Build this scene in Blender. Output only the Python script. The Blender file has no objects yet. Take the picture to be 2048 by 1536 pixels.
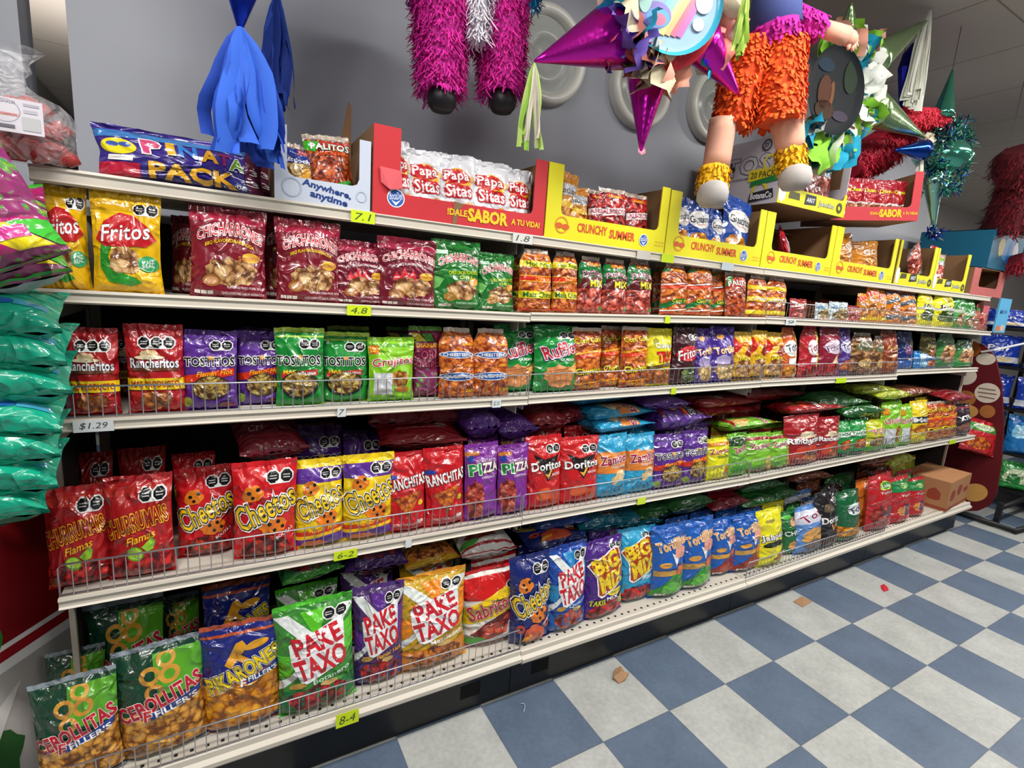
import bpy, bmesh, math, random, re
import numpy as np
from mathutils import Vector, Matrix, noise
PI = math.pi
rnd = random.Random(7)
S = bpy.context.scene
COL = S.collection

# ------------------------------------------------------------------ camera, world, light, exposure
F = 1023.567
CAM = np.array((-0.45802, -1.37229, 1.45663))
RC = np.array([[0.8703, -0.48762, 0.06927], [-0.02923, -0.19153, -0.98105], [0.49165, 0.85179, -0.18094]])
cd = bpy.data.cameras.new('camera')
cam = bpy.data.objects.new('camera', cd)
COL.objects.link(cam)
cd.sensor_width = 36.0
cd.lens = F / 2048 * 36.0
cd.clip_start = 0.02
cam.matrix_world = Matrix(((RC[0][0], -RC[1][0], -RC[2][0], CAM[0]), (RC[0][1], -RC[1][1], -RC[2][1], CAM[1]),
                           (RC[0][2], -RC[1][2], -RC[2][2], CAM[2]), (0, 0, 0, 1)))
S.camera = cam

S.view_settings.view_transform = 'Standard'
S.view_settings.look = 'None'
S.view_settings.exposure = -0.16
S.view_settings.gamma = 1.0
S.view_settings.use_curve_mapping = False

wd = bpy.data.worlds.new('world')
S.world = wd
wd.use_nodes = True
wd.node_tree.nodes['Background'].inputs[0].default_value = (0.80, 0.88, 1.0, 1)
wd.node_tree.nodes['Background'].inputs[1].default_value = 0.07

CEIL = 2.87


def area(x, y, sx, sy, power, col=(1.0, 0.97, 0.93), z=CEIL - 0.03):
    l = bpy.data.lights.new('fluorescent_light', 'AREA')
    l.shape = 'RECTANGLE'
    l.size, l.size_y = sx, sy
    l.energy = power
    l.color = col
    o = bpy.data.objects.new('fluorescent_light', l)
    COL.objects.link(o)
    o.location = (x, y, z)
    return o


for lx, lp in ((-0.9, 46), (1.25, 54), (3.4, 54), (5.6, 42), (8.2, 36)):
    area(lx, -0.95, 1.2, 0.30, lp)
for lx in (-1.2, 1.6, 4.4, 7.2):
    area(lx, -2.9, 1.2, 0.5, 17)


def hanging(x, y, z, power, r=.12):  # added point fill that brightens ceiling and upper walls; no real lamp hangs here
    l = bpy.data.lights.new('pendant_lamp', 'POINT')
    l.energy = power
    l.shadow_soft_size = r
    l.color = (1.0, 0.95, 0.9)
    o = bpy.data.objects.new('pendant_lamp', l)
    COL.objects.link(o)
    o.location = (x, y, z)


hanging(-1.15, 2.6, 2.2, 40)
hanging(-1.3, -2.2, 2.35, 22)
hanging(2.0, -2.6, 2.35, 14)
hanging(6.2, -.6, 2.3, 14)


def ray(x, y):
    return RC.T @ np.array([(x - 1024) / F, (y - 768) / F, 1.0])


def atY(x, y, Y):
    d = ray(x, y)
    return CAM + (Y - CAM[1]) / d[1] * d


def atX(x, y, X):
    d = ray(x, y)
    return CAM + (X - CAM[0]) / d[0] * d


def atZ(x, y, Z):
    d = ray(x, y)
    return CAM + (Z - CAM[2]) / d[2] * d


# ------------------------------------------------------------------ object helpers
def tag(o, label=None, cat=None, group=None, kind=None):
    if label: o['label'] = label
    if cat: o['category'] = cat
    if group: o['group'] = group
    if kind: o['kind'] = kind
    return o


def empty(name, loc=(0, 0, 0), rot=(0, 0, 0)):
    o = bpy.data.objects.new(name, None)
    o.empty_display_size = 0.05
    COL.objects.link(o)
    o.location = loc
    o.rotation_euler = rot
    return o


def kids(o):
    return [c for c in ALLCH.get(o.name, ())]


ALLCH = {}


def link(name, me, parent=None):
    o = bpy.data.objects.new(name, me)
    COL.objects.link(o)
    if parent is not None:
        o.parent = parent
        ALLCH.setdefault(parent.name, []).append(o)
    return o


class MB:
    """collects polygons for one mesh"""
    def __init__(s):
        s.v, s.f, s.m, s.mats = [], [], [], []

    def mi(s, mat):
        if mat not in s.mats: s.mats.append(mat)
        return s.mats.index(mat)

    def add(s, vs, fs, mat):
        b = len(s.v)
        s.v += [tuple(v) for v in vs]
        k = s.mi(mat)
        for f in fs:
            s.f.append(tuple(b + i for i in f))
            s.m.append(k)

    def box(s, c, d, mat, M=None):
        x, y, z = c
        a, b, e = d[0] / 2, d[1] / 2, d[2] / 2
        vs = [Vector((x + i * a, y + j * b, z + k * e)) for i in (-1, 1) for j in (-1, 1) for k in (-1, 1)]
        if M: vs = [M @ v for v in vs]
        s.add(vs, [(0, 1, 3, 2), (4, 6, 7, 5), (0, 4, 5, 1), (2, 3, 7, 6), (0, 2, 6, 4), (1, 5, 7, 3)], mat)

    def tube(s, pts, r, mat, n=6, closed=False, cap=True):
        pts = [Vector(p) for p in pts]
        rs = r if hasattr(r, '__len__') else [r] * len(pts)
        vs, fs = [], []
        up = Vector((0, 0, 1))
        N = len(pts)
        for i, p in enumerate(pts):
            a = pts[i - 1] if (i or closed) else p
            b = pts[(i + 1) % N] if (i < N - 1 or closed) else p
            t = (b - a).normalized()
            q = up if abs(t.dot(up)) < .95 else Vector((0, 1, 0))
            e1 = t.cross(q).normalized()
            e2 = t.cross(e1)
            for k in range(n):
                w = 2 * PI * k / n
                vs.append(p + (e1 * math.cos(w) + e2 * math.sin(w)) * rs[i])
        for i in range(N if closed else N - 1):
            j = (i + 1) % N
            for k in range(n):
                l = (k + 1) % n
                fs.append((i * n + k, i * n + l, j * n + l, j * n + k))
        if cap and not closed:
            fs.append(tuple(range(n))[::-1])
            fs.append(tuple((N - 1) * n + k for k in range(n)))
        s.add(vs, fs, mat)

    def lathe(s, prof, mat, n=24, M=None, sx=1, sy=1):
        vs, fs = [], []
        for r, z in prof:
            for k in range(n):
                w = 2 * PI * k / n
                v = Vector((r * math.cos(w) * sx, r * math.sin(w) * sy, z))
                vs.append(M @ v if M else v)
        for i in range(len(prof) - 1):
            for k in range(n):
                l = (k + 1) % n
                fs.append((i * n + k, i * n + l, (i + 1) * n + l, (i + 1) * n + k))
        s.add(vs, fs, mat)

    def poly(s, pts, mat):
        s.add(pts, [tuple(range(len(pts)))], mat)

    def mesh(s, name, smooth=False):
        me = bpy.data.meshes.new(name)
        me.from_pydata(s.v, [], s.f)
        for m in s.mats: me.materials.append(m)
        me.polygons.foreach_set('material_index', s.m)
        if smooth: me.polygons.foreach_set('use_smooth', [True] * len(me.polygons))
        me.update()
        return me

    def build(s, name, parent=None, smooth=False):
        return link(name, s.mesh(name, smooth), parent)


# ------------------------------------------------------------------ materials
def lin(h):
    if isinstance(h, str):
        h = h.lstrip('#')
        if len(h) == 3: h = ''.join(c * 2 for c in h)
        c = [int(h[i:i + 2], 16) / 255 for i in (0, 2, 4)]
    else:
        c = h
    return tuple((x / 12.92 if x <= .04045 else ((x + .055) / 1.055) ** 2.4) for x in c) + (1.0,)


MATS = {}


def newmat(name):
    m = bpy.data.materials.new(name)
    m.use_nodes = True
    nt = m.node_tree
    b = nt.nodes['Principled BSDF']
    return m, nt, b


def N(nt, t, **kw):
    n = nt.nodes.new(t)
    for k, v in kw.items():
        if k in n.inputs.keys():
            n.inputs[k].default_value = v
        else:
            setattr(n, k, v)
    return n


def plain(col, rough=.6, metal=0.0, var=.06, scale=14, bump=0.0, name='paint', bscale=60, spec=.4):
    key = (name, col, rough, metal, var, scale, bump, bscale, spec)
    if key in MATS: return MATS[key]
    m, nt, b = newmat(name)
    c = lin(col)
    tc = N(nt, 'ShaderNodeTexCoord')
    nz = N(nt, 'ShaderNodeTexNoise', Scale=scale, Detail=4.0)
    nt.links.new(tc.outputs['Object'], nz.inputs['Vector'])
    mr = N(nt, 'ShaderNodeMapRange')
    mr.inputs['To Min'].default_value = 1 - var
    mr.inputs['To Max'].default_value = 1 + var
    nt.links.new(nz.outputs[0], mr.inputs[0])
    mx = N(nt, 'ShaderNodeVectorMath', operation='MULTIPLY')
    mx.inputs[0].default_value = c[:3]
    nt.links.new(mr.outputs[0], mx.inputs[1])
    nt.links.new(mx.outputs[0], b.inputs['Base Color'])
    b.inputs['Roughness'].default_value = rough
    b.inputs['Metallic'].default_value = metal
    b.inputs['Specular IOR Level'].default_value = spec
    if bump:
        n2 = N(nt, 'ShaderNodeTexNoise', Scale=bscale, Detail=3.0)
        nt.links.new(tc.outputs['Object'], n2.inputs['Vector'])
        bp = N(nt, 'ShaderNodeBump', Strength=bump, Distance=.01)
        nt.links.new(n2.outputs[0], bp.inputs['Height'])
        nt.links.new(bp.outputs[0], b.inputs['Normal'])
    MATS[key] = m
    return m


def creases(nt, b, strength=.35, s1=9, s2=26):
    """crumpled plastic film: broad dents and sharp ridges"""
    tc = N(nt, 'ShaderNodeTexCoord')
    inf = N(nt, 'ShaderNodeObjectInfo')
    off = N(nt, 'ShaderNodeVectorMath', operation='MULTIPLY_ADD')
    nt.links.new(inf.outputs['Location'], off.inputs[0])
    off.inputs[1].default_value = (3.3, 5.1, 7.7)
    nt.links.new(tc.outputs['Object'], off.inputs[2])
    n0 = N(nt, 'ShaderNodeTexNoise', Scale=s1 * 1.3, Detail=1.0, Distortion=.8)
    n1 = N(nt, 'ShaderNodeTexNoise', Scale=s2 * .9, Detail=1.5, Distortion=.7)
    nm = N(nt, 'ShaderNodeTexNoise', Scale=s1 * .9, Detail=0.0)
    acc = None
    nt.links.new(off.outputs[0], nm.inputs['Vector'])
    mk = N(nt, 'ShaderNodeMapRange')
    mk.inputs['From Min'].default_value = .46
    mk.inputs['From Max'].default_value = .60
    nt.links.new(nm.outputs[0], mk.inputs[0])
    for n_, wt in ((n0, .95), (n1, .34)):
        nt.links.new(off.outputs[0], n_.inputs['Vector'])
        a = N(nt, 'ShaderNodeMath', operation='SUBTRACT')
        a.inputs[1].default_value = .5
        nt.links.new(n_.outputs[0], a.inputs[0])
        c = N(nt, 'ShaderNodeMath', operation='ABSOLUTE')
        nt.links.new(a.outputs[0], c.inputs[0])
        d = N(nt, 'ShaderNodeMath', operation='MULTIPLY')
        d.inputs[1].default_value = -2 * wt
        nt.links.new(c.outputs[0], d.inputs[0])
        if acc is None:
            acc = d
        else:
            g_ = N(nt, 'ShaderNodeMath', operation='MULTIPLY')
            nt.links.new(d.outputs[0], g_.inputs[0])
            nt.links.new(mk.outputs[0], g_.inputs[1])
            e = N(nt, 'ShaderNodeMath', operation='ADD')
            nt.links.new(acc.outputs[0], e.inputs[0])
            nt.links.new(g_.outputs[0], e.inputs[1])
            acc = e
    bp = N(nt, 'ShaderNodeBump', Strength=min(1, strength * 2.0), Distance=.022)
    nt.links.new(acc.outputs[0], bp.inputs['Height'])
    nt.links.new(bp.outputs[0], b.inputs['Normal'])
    nt.links.new(bp.outputs[0], b.inputs['Coat Normal'])


def film(col, rough=.3, strength=.4, coat=.7):
    key = ('film', col, rough, strength, coat)
    if key in MATS: return MATS[key]
    m, nt, b = newmat('printed_film')
    b.inputs['Base Color'].default_value = lin(col)
    b.inputs['Roughness'].default_value = rough
    b.inputs['Specular IOR Level'].default_value = .5
    b.inputs['Coat Weight'].default_value = coat
    b.inputs['Coat Roughness'].default_value = .07
    creases(nt, b, strength)
    MATS[key] = m
    return m


SN = {  # snack pictures: gap colour, body colours, scale
    'chips': ('5a2a10', 'b8622a', 'e0a050', 26), 'red': ('3a0a08', 'a02014', 'd8502c', 30), 'rind': ('6a3c1c', 'c89a62', 'ecd2a0', 24),
    'mix': ('4a2a14', 'b09040', 'c8c070', 34), 'ring': ('6a3a12', 'c88a30', 'e8b860', 24), 'puff': ('8a4a08', 'd88a18', 'f0b030', 20),
    'orange': ('7a2a0c', 'd06a20', 'ee9a3c', 30), 'flame': ('4a0a10', 'b01c20', 'e03a28', 26), 'pink': ('6a1810', 'c85040', 'ee9a80', 30),
    'pale': ('8a6a3a', 'd8b878', 'f2e0b0', 26), 'color': ('7a3058', '8a2a66', 'b8b040', 22), 'twist': ('5a1a08', 'b8481c', 'dc7a3c', 40),
    'brown': ('3a200e', '8a5a2c', 'b88a50', 26), 'green': ('1c3010', '4c6a20', 'a0a848', 26), 'meat': ('5a100c', 'a83424', 'd86a50', 20)}


def snack(kind):
    key = ('snack', kind)
    if key in MATS: return MATS[key]
    g, c1, c2, sc = SN[kind]
    m, nt, b = newmat('snack_picture')
    tc = N(nt, 'ShaderNodeTexCoord')
    nz = N(nt, 'ShaderNodeTexNoise', Scale=sc * .9, Detail=3.0)
    nt.links.new(tc.outputs['Object'], nz.inputs['Vector'])
    ad = N(nt, 'ShaderNodeVectorMath', operation='MULTIPLY_ADD')
    nt.links.new(nz.outputs[1], ad.inputs[0])
    ad.inputs[1].default_value = (.055, .055, .055)
    nt.links.new(tc.outputs['Object'], ad.inputs[2])
    v = N(nt, 'ShaderNodeTexVoronoi', Scale=sc * 1.5)
    nt.links.new(ad.outputs[0], v.inputs['Vector'])
    sp = N(nt, 'ShaderNodeSeparateColor')
    nt.links.new(v.outputs['Color'], sp.inputs[0])
    n2 = N(nt, 'ShaderNodeTexNoise', Scale=sc * 5, Detail=3.0)
    nt.links.new(tc.outputs['Object'], n2.inputs['Vector'])
    # tone: lit middle of each piece, random per piece, grain
    t1 = N(nt, 'ShaderNodeMath', operation='MULTIPLY_ADD')
    nt.links.new(v.outputs['Distance'], t1.inputs[0])
    t1.inputs[1].default_value = -.95
    t1.inputs[2].default_value = .62
    t2 = N(nt, 'ShaderNodeMath', operation='MULTIPLY_ADD')
    nt.links.new(sp.outputs[0], t2.inputs[0])
    t2.inputs[1].default_value = .38
    nt.links.new(t1.outputs[0], t2.inputs[2])
    t3 = N(nt, 'ShaderNodeMath', operation='MULTIPLY_ADD')
    nt.links.new(n2.outputs[0], t3.inputs[0])
    t3.inputs[1].default_value = .34
    nt.links.new(t2.outputs[0], t3.inputs[2])
    t4 = N(nt, 'ShaderNodeMath', operation='SUBTRACT')
    nt.links.new(t3.outputs[0], t4.inputs[0])
    t4.inputs[1].default_value = .17
    r1 = N(nt, 'ShaderNodeValToRGB')
    r1.color_ramp.elements[0].position = .12
    r1.color_ramp.elements[0].color = lin(g)
    r1.color_ramp.elements[1].position = .85
    r1.color_ramp.elements[1].color = lin(c2)
    e = r1.color_ramp.elements.new(.42)
    e.color = lin(c1)
    if kind == 'color':
        e = r1.color_ramp.elements.new(.58)
        e.color = lin('3c9030')
    nt.links.new(t4.outputs[0], r1.inputs[0])
    nt.links.new(r1.outputs[0], b.inputs['Base Color'])
    b.inputs['Roughness'].default_value = .32
    b.inputs['Coat Weight'].default_value = .6
    b.inputs['Coat Roughness'].default_value = .07
    creases(nt, b, .4)
    MATS[key] = m
    return m


FLAT = [False]  # True while printing on cardboard rather than film


def mat_of(c):
    if FLAT[0] and c[0] != '*': return plain(c, rough=.5, var=.04, scale=6, name='printed_cardboard')
    return snack(c[1:]) if c[0] == '*' else film(c)


# ------------------------------------------------------------------ lettering
TXT = {}


def text2d(s, off=0.0, shear=0.0, track=1.0):
    """2-D outline of a word: vertices, faces; unit = font size"""
    key = (s, round(off, 4), shear, track)
    if key in TXT: return TXT[key]
    cu = bpy.data.curves.new('word', 'FONT')
    cu.body = s
    cu.offset = off
    cu.shear = shear
    cu.space_character = track
    cu.resolution_u = 2
    cu.fill_mode = 'FRONT'
    o = bpy.data.objects.new('word', cu)
    COL.objects.link(o)
    dg = bpy.context.evaluated_depsgraph_get()
    me = bpy.data.meshes.new_from_object(o.evaluated_get(dg))
    vs = [(v.co.x, v.co.y) for v in me.vertices]
    fs = [tuple(p.vertices) for p in me.polygons]
    bpy.data.meshes.remove(me)
    bpy.data.objects.remove(o)
    bpy.data.curves.remove(cu)
    TXT[key] = (vs, fs)
    return TXT[key]


def word(s, cx, cy, w, h, rot=0.0, ol=0.0, bold=.018, shear=0.0, arc=0.0, fan=0.0, aspect=1.0):
    """list of (verts, faces) [outline, fill] fitted to a w x h box centred on (cx, cy); aspect = metric height / metric width"""
    bold *= .62
    ol *= .85
    tr = 1.06 if ol else 1.0
    base, bf = text2d(s, bold, shear, tr)
    xs = [p[0] for p in base]
    ys = [p[1] for p in base]
    x0, x1, y0, y1 = min(xs), max(xs), min(ys), max(ys)
    out = []
    for o in ([ol] if ol else []) + [0.0]:
        vs, fs = text2d(s, bold + o, shear, tr)
        res = []
        for x, y in vs:
            a = ((x - x0) / (x1 - x0) - .5)
            b = ((y - y0) / (y1 - y0) - .5)
            b2 = b * (1 + fan * (4 * a * a))
            X = a * w
            Y = b2 * h * aspect + arc * (1 - 4 * a * a) * aspect
            c, t = math.cos(rot), math.sin(rot)
            res.append((cx + X * c - Y * t, cy + (X * t + Y * c) / aspect))
        out.append((res, fs))
    return out


def shape_polys(sh, asp):
    """one artwork item -> list of (verts2d, faces, material)"""
    k = sh[0]
    if k == 'r':
        _, a, b, c, d, col = sh
        return [([(a, b), (c, b), (c, d), (a, d)], [(0, 1, 2, 3)], mat_of(col))]
    if k == 'p':
        return [(list(sh[1]), [tuple(range(len(sh[1])))], mat_of(sh[2]))]
    if k == 'e':
        _, x, y, rx, ry, col = sh[:6]
        rot = sh[6] if len(sh) > 6 else 0
        n = 24
        vs = []
        for i in range(n):
            w = 2 * PI * i / n
            X, Y = rx * math.cos(w), ry * math.sin(w) * asp
            vs.append((x + X * math.cos(rot) - Y * math.sin(rot), y + (X * math.sin(rot) + Y * math.cos(rot)) / asp))
        return [(vs, [tuple(range(n))], mat_of(col))]
    if k == 'b':  # blob with a ragged edge
        _, x, y, rx, ry, col = sh[:6]
        sd = sh[6] if len(sh) > 6 else 1
        r = random.Random(sd)
        n = 26
        vs = []
        for i in range(n):
            w = 2 * PI * i / n
            q = 1 + r.uniform(-.16, .10)
            vs.append((x + rx * q * math.cos(w), y + ry * q * math.sin(w)))
        return [(vs, [tuple(range(n))], mat_of(col))]
    if k == 'ring':
        _, x, y, r0, r1, col = sh[:6]
        n = 20
        vs = [(x + r0 * math.cos(2 * PI * i / n), y + r0 * math.sin(2 * PI * i / n) / asp) for i in range(n)]
        vs += [(x + r1 * math.cos(2 * PI * i / n), y + r1 * math.sin(2 * PI * i / n) / asp) for i in range(n)]
        return [(vs, [(i, (i + 1) % n, n + (i + 1) % n, n + i) for i in range(n)], mat_of(col))]
    if k == 'o':  # black octagon seals on a white plate: x, y, size, count
        _, x, y, s = sh[:4]
        cnt = sh[4] if len(sh) > 4 else 2
        out = []
        for rr, col in ((1.22, 'f4f4f2'), (1.0, '0c0c0e')):
            for i in range(cnt):
                cx = x + (i - (cnt - 1) / 2) * s * 2.15
                vs = [(cx + s * rr * math.cos(PI / 8 + j * PI / 4), y + s * rr * math.sin(PI / 8 + j * PI / 4) / asp) for j in range(8)]
                out.append((vs, [tuple(range(8))], mat_of(col)))
        out.insert(1, ([(x - s * (cnt - 1), y - s * 1.1 / asp), (x + s * (cnt - 1), y - s * 1.1 / asp), (x + s * (cnt - 1), y + s * .2 / asp), (x - s * (cnt - 1), y + s * .2 / asp)], [(0, 1, 2, 3)], mat_of('f4f4f2')))
        for i in range(cnt):
            cx = x + (i - (cnt - 1) / 2) * s * 2.15
            for dy in (.18, -.22):
                out.append(([(cx - s * .55, y + s * (dy - .08) / asp), (cx + s * .55, y + s * (dy - .08) / asp), (cx + s * .55, y + s * (dy + .08) / asp), (cx - s * .55, y + s * (dy + .08) / asp)], [(0, 1, 2, 3)], mat_of('c8c8c8')))
        return out
    if k in 'tT':
        _, s, x, y, w, h, col = sh[:7]
        kw = dict(sh[7]) if len(sh) > 7 else {}
        oc = kw.pop('oc', None)
        oc2 = kw.pop('oc2', None)
        ol = kw.pop('ol', .045 if oc else 0)
        out = []
        if oc2:
            kk = dict(kw)
            vf = word(s, x, y, w, h, ol=ol * 1.9, aspect=asp, **kk)
            out.append((vf[0][0], vf[0][1], mat_of(oc2)))
        vf = word(s, x, y, w, h, ol=ol, aspect=asp, **kw)
        if len(vf) == 2: out.append((vf[0][0], vf[0][1], mat_of(oc)))
        out.append((vf[-1][0], vf[-1][1], mat_of(col)))
        return out
    raise ValueError(k)


def drape(items, asp, surf, nu, nv, name, base=.0008, step=.00016, clip=(0.005, .995, .045, .955), l0=0):
    """flatten artwork items, cut them on the film's own grid and lay them over surf(u, v) -> (point, normal)"""
    mats = []
    bm = bmesh.new()
    L = l0
    for sh in items:
        for vs, fs, mt in shape_polys(sh, asp):
            if mt not in mats: mats.append(mt)
            mi = mats.index(mt)
            bv = [bm.verts.new((x, y, L)) for x, y in vs]
            for f in fs:
                try:
                    fc = bm.faces.new([bv[i] for i in f])
                    fc.material_index = mi
                except ValueError:
                    pass
            L += 1
    for co, no in (((clip[0], 0, 0), (-1, 0, 0)), ((clip[1], 0, 0), (1, 0, 0)), ((0, clip[2], 0), (0, -1, 0)), ((0, clip[3], 0), (0, 1, 0))):
        g = bm.verts[:] + bm.edges[:] + bm.faces[:]
        bmesh.ops.bisect_plane(bm, geom=g, dist=1e-6, plane_co=co, plane_no=no, clear_outer=True)
    for i in range(1, nu):
        bmesh.ops.bisect_plane(bm, geom=bm.verts[:] + bm.edges[:] + bm.faces[:], dist=1e-7, plane_co=(i / nu, 0, 0), plane_no=(1, 0, 0))
    for j in range(1, nv):
        bmesh.ops.bisect_plane(bm, geom=bm.verts[:] + bm.edges[:] + bm.faces[:], dist=1e-7, plane_co=(0, j / nv, 0), plane_no=(0, 1, 0))
    bmesh.ops.triangulate(bm, faces=[f for f in bm.faces if len(f.verts) > 3])
    for v in bm.verts:
        p, n = surf(min(max(v.co.x, 0), 1), min(max(v.co.y, 0), 1))
        v.co = p + n * (base + step * v.co.z)
    for f in bm.faces: f.smooth = True
    bm.normal_update()
    for f in bm.faces:
        if f.normal.y > 0: f.normal_flip()
    me = bpy.data.meshes.new(name)
    bm.to_mesh(me)
    bm.free()
    for m in mats: me.materials.append(m)
    return me, L


def join(meshes, name):
    bm = bmesh.new()
    mats = []
    for me in meshes:
        k0 = len(bm.faces)
        mp = []
        for m in me.materials:
            if m not in mats: mats.append(m)
            mp.append(mats.index(m))
        bm.from_mesh(me)
        bm.faces.ensure_lookup_table()
        for f in bm.faces[k0:]: f.material_index = mp[f.material_index] if mp else 0
    out = bpy.data.meshes.new(name)
    bm.to_mesh(out)
    bm.free()
    for m in mats: out.materials.append(m)
    for me in meshes: bpy.data.meshes.remove(me)
    return out


class Pouch:
    def __init__(s, w, h, d, seed, nu=16, nv=20, lump=.5, pinch=.07, gather=False):
        s.w, s.h, s.d, s.nu, s.nv = w, h, d, nu, nv
        sv = Vector((seed * 3.7, seed * 1.3, seed * 9.1))
        P = np.zeros((nu + 1, nv + 1, 3))
        Q = np.zeros((nu + 1, nv + 1, 3))
        sk = noise.noise(sv) * .012
        for i in range(nu + 1):
            u = i / nu
            for j in range(nv + 1):
                v = j / nv
                e = max(0.0, math.sin(PI * v ** .88))
                pr = pinch * e ** .8
                if gather: pr = max(pr, .0) + .30 * max(0, (v - .80) / .20) ** 1.5
                hw = w / 2 * (1 - pr)
                a = abs(2 * u - 1)
                c = (1 - a ** 2.4) ** .62 if a < 1 else 0
                lo = math.sqrt(max(0, 1 - (1 - v / .13) ** 2)) if v < .13 else 1.0
                hi = max(0.0, 1 - max(0, (v - .42) / .58) ** 2.1) ** .75
                dep = d / 2 * min(lo, 1) * hi * c
                edge = math.exp(-v / .13) + math.exp(-(1 - v) / .13)
                q = Vector((u * 5.2, v * 5.5, 0)) + sv
                n1 = noise.noise(q)
                n2 = noise.noise(q * 2.3 + Vector((9, 4, 2)))
                rid = noise.noise(Vector((u * 11, v * 1.6, 3)) + sv)
                wr = (.0075 * n1 + .004 * n2) * lump * c + .0075 * edge * rid * c * 1.3
                x = (u - .5) * 2 * hw + .004 * noise.noise(Vector((v * 4, u, 1)) + sv) + sk * v
                zt = v * h - .006 * edge * abs(rid) + (.004 * noise.noise(Vector((u * 3, 8, v)) + sv) if v > .9 else 0)
                by = .010 * (v - .5) * noise.noise(sv + Vector((2, 2, 2)))
                P[i, j] = (x, -dep - wr + by, zt)
                Q[i, j] = (x, dep + wr * .8 + by, zt)
        s.P, s.Q = P, Q
        du = np.gradient(P, axis=0)
        dv = np.gradient(P, axis=1)
        n = np.cross(du, dv)
        n /= (np.linalg.norm(n, axis=2, keepdims=True) + 1e-9)
        s.Nn = n  # faces -y

    def surf(s, u, v):
        x, y = u * s.nu, v * s.nv
        i, j = min(int(x), s.nu - 1), min(int(y), s.nv - 1)
        a, b = x - i, y - j
        w = ((1 - a) * (1 - b), a * (1 - b), (1 - a) * b, a * b)
        def lp(A): return w[0] * A[i, j] + w[1] * A[i + 1, j] + w[2] * A[i, j + 1] + w[3] * A[i + 1, j + 1]
        return Vector(lp(s.P)), Vector(lp(s.Nn))

    def body(s, mat, backmat, name):
        mb = MB()
        nu, nv = s.nu, s.nv
        vs = [tuple(s.P[i, j]) for i in range(nu + 1) for j in range(nv + 1)]
        vs += [tuple(s.Q[i, j]) for i in range(nu + 1) for j in range(nv + 1)]
        K = (nu + 1) * (nv + 1)
        ff, fb = [], []
        for i in range(nu):
            for j in range(nv):
                a = i * (nv + 1) + j
                b = a + nv + 1
                ff.append((a, b, b + 1, a + 1))
                fb.append((K + a, K + a + 1, K + b + 1, K + b))
        mb.add(vs, ff, mat)
        k = mb.mi(backmat)
        for f in fb:
            mb.f.append(f)
            mb.m.append(k)
        return mb.mesh(name, True)

    def seal(s, top, mat, name, hgt=.022):
        mb = MB()
        n = 24
        vs, fs = [], []
        j = s.nv if top else 0
        for i in range(n + 1):
            u = i / n
            p, _ = s.surf(u, 1.0 if top else 0.0)
            x = p.x * (1.0 if top else 1.0)
            wv = .0016 * math.sin(i * 1.9) + .003 * noise.noise(Vector((u * 6, s.h * 40, top)))
            for k, dz in enumerate((0, hgt * .5, hgt)):
                zz = p.z + dz if top else p.z - 0 + dz * .0 + (0.0 if k == 0 else .0)
                if top:
                    vs.append((x, p.y + wv * (k * .8), p.z + dz - .004))
                else:
                    vs.append((x, p.y - k * .006 + wv * k * .3, max(.0006, p.z + .004 - k * .0015)))
        for i in range(n):
            for k in range(2):
                a = i * 3 + k
                fs.append((a, a + 3, a + 4, a + 1))
        mb.add(vs, fs, mat)
        return mb.mesh(name, True)


BAGS = {}


def bag_parts(key):
    """build the meshes of one product once: [(part name, mesh, label)]"""
    if key in BAGS: return BAGS[key]
    sp = SPEC[key]
    w, h, d = sp['size']
    asp = h / w
    seed = sum(ord(c) for c in key) % 97
    po = Pouch(w, h - .018, d, seed, nu=sp.get('nu', 16), nv=sp.get('nv', 20), lump=sp.get('lump', .6), gather=sp.get('gather', False))
    b = po.body(mat_of(sp['col']), mat_of(sp.get('back', sp['col'] if sp['col'][0] != '*' else 'b0b0b4')), 'pouch')
    L = 0
    if sp.get('art'):
        art, L = drape(sp['art'], asp, po.surf, po.nu, po.nv, 'pouch')
        b = join([b, art], 'pouch')
    parts = [('pouch', b, None)]
    if sp.get('logo'):
        lg, L = drape(sp['logo'], asp, po.surf, po.nu, po.nv, 'lettering', l0=L + 1)
        parts.append(('lettering', lg, None))
    sc = sp.get('seal', sp['col'] if sp['col'][0] != '*' else 'c0b0a0')
    parts.append(('top_seal', po.seal(True, mat_of(sc), 'top_seal'), None))
    parts.append(('bottom_seal', po.seal(False, mat_of(sp.get('seal2', sc)), 'bottom_seal'), None))
    if sp.get('sticker'):
        st, L = drape([sp['sticker']], asp, po.surf, po.nu, po.nv, 'price_sticker', l0=L + 2)
        parts.append(('price_sticker', st, 'white price sticker'))
    BAGS[key] = parts
    return parts


COUNT = {}
PLACED = []


def bag(key, loc, rot, scale, level, name=None, labelx=None, cat=None, minparts=False, group=None):
    parts = bag_parts(key)
    sp = SPEC[key]
    r = empty(sp.get('name', 'snack_bag'), loc, rot)
    r.scale = scale
    r['category'] = cat or sp.get('cat', 'snack bag')
    for pn, me, lb in parts:
        o = bpy.data.objects.new(pn, me)
        COL.objects.link(o)
        o.parent = r
        if lb: o['label'] = lb
    PLACED.append((r, key, level, labelx, loc[0]))
    return r


ORD = ['first', 'second', 'third', 'fourth', 'fifth', 'sixth', 'seventh', 'eighth', 'ninth', 'tenth', 'eleventh', 'twelfth', 'thirteenth', 'fourteenth']
LEVEL = {'r1': 'second level', 'r2': 'middle level', 'r3': 'fourth level', 'base': 'bottom level'}


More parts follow.
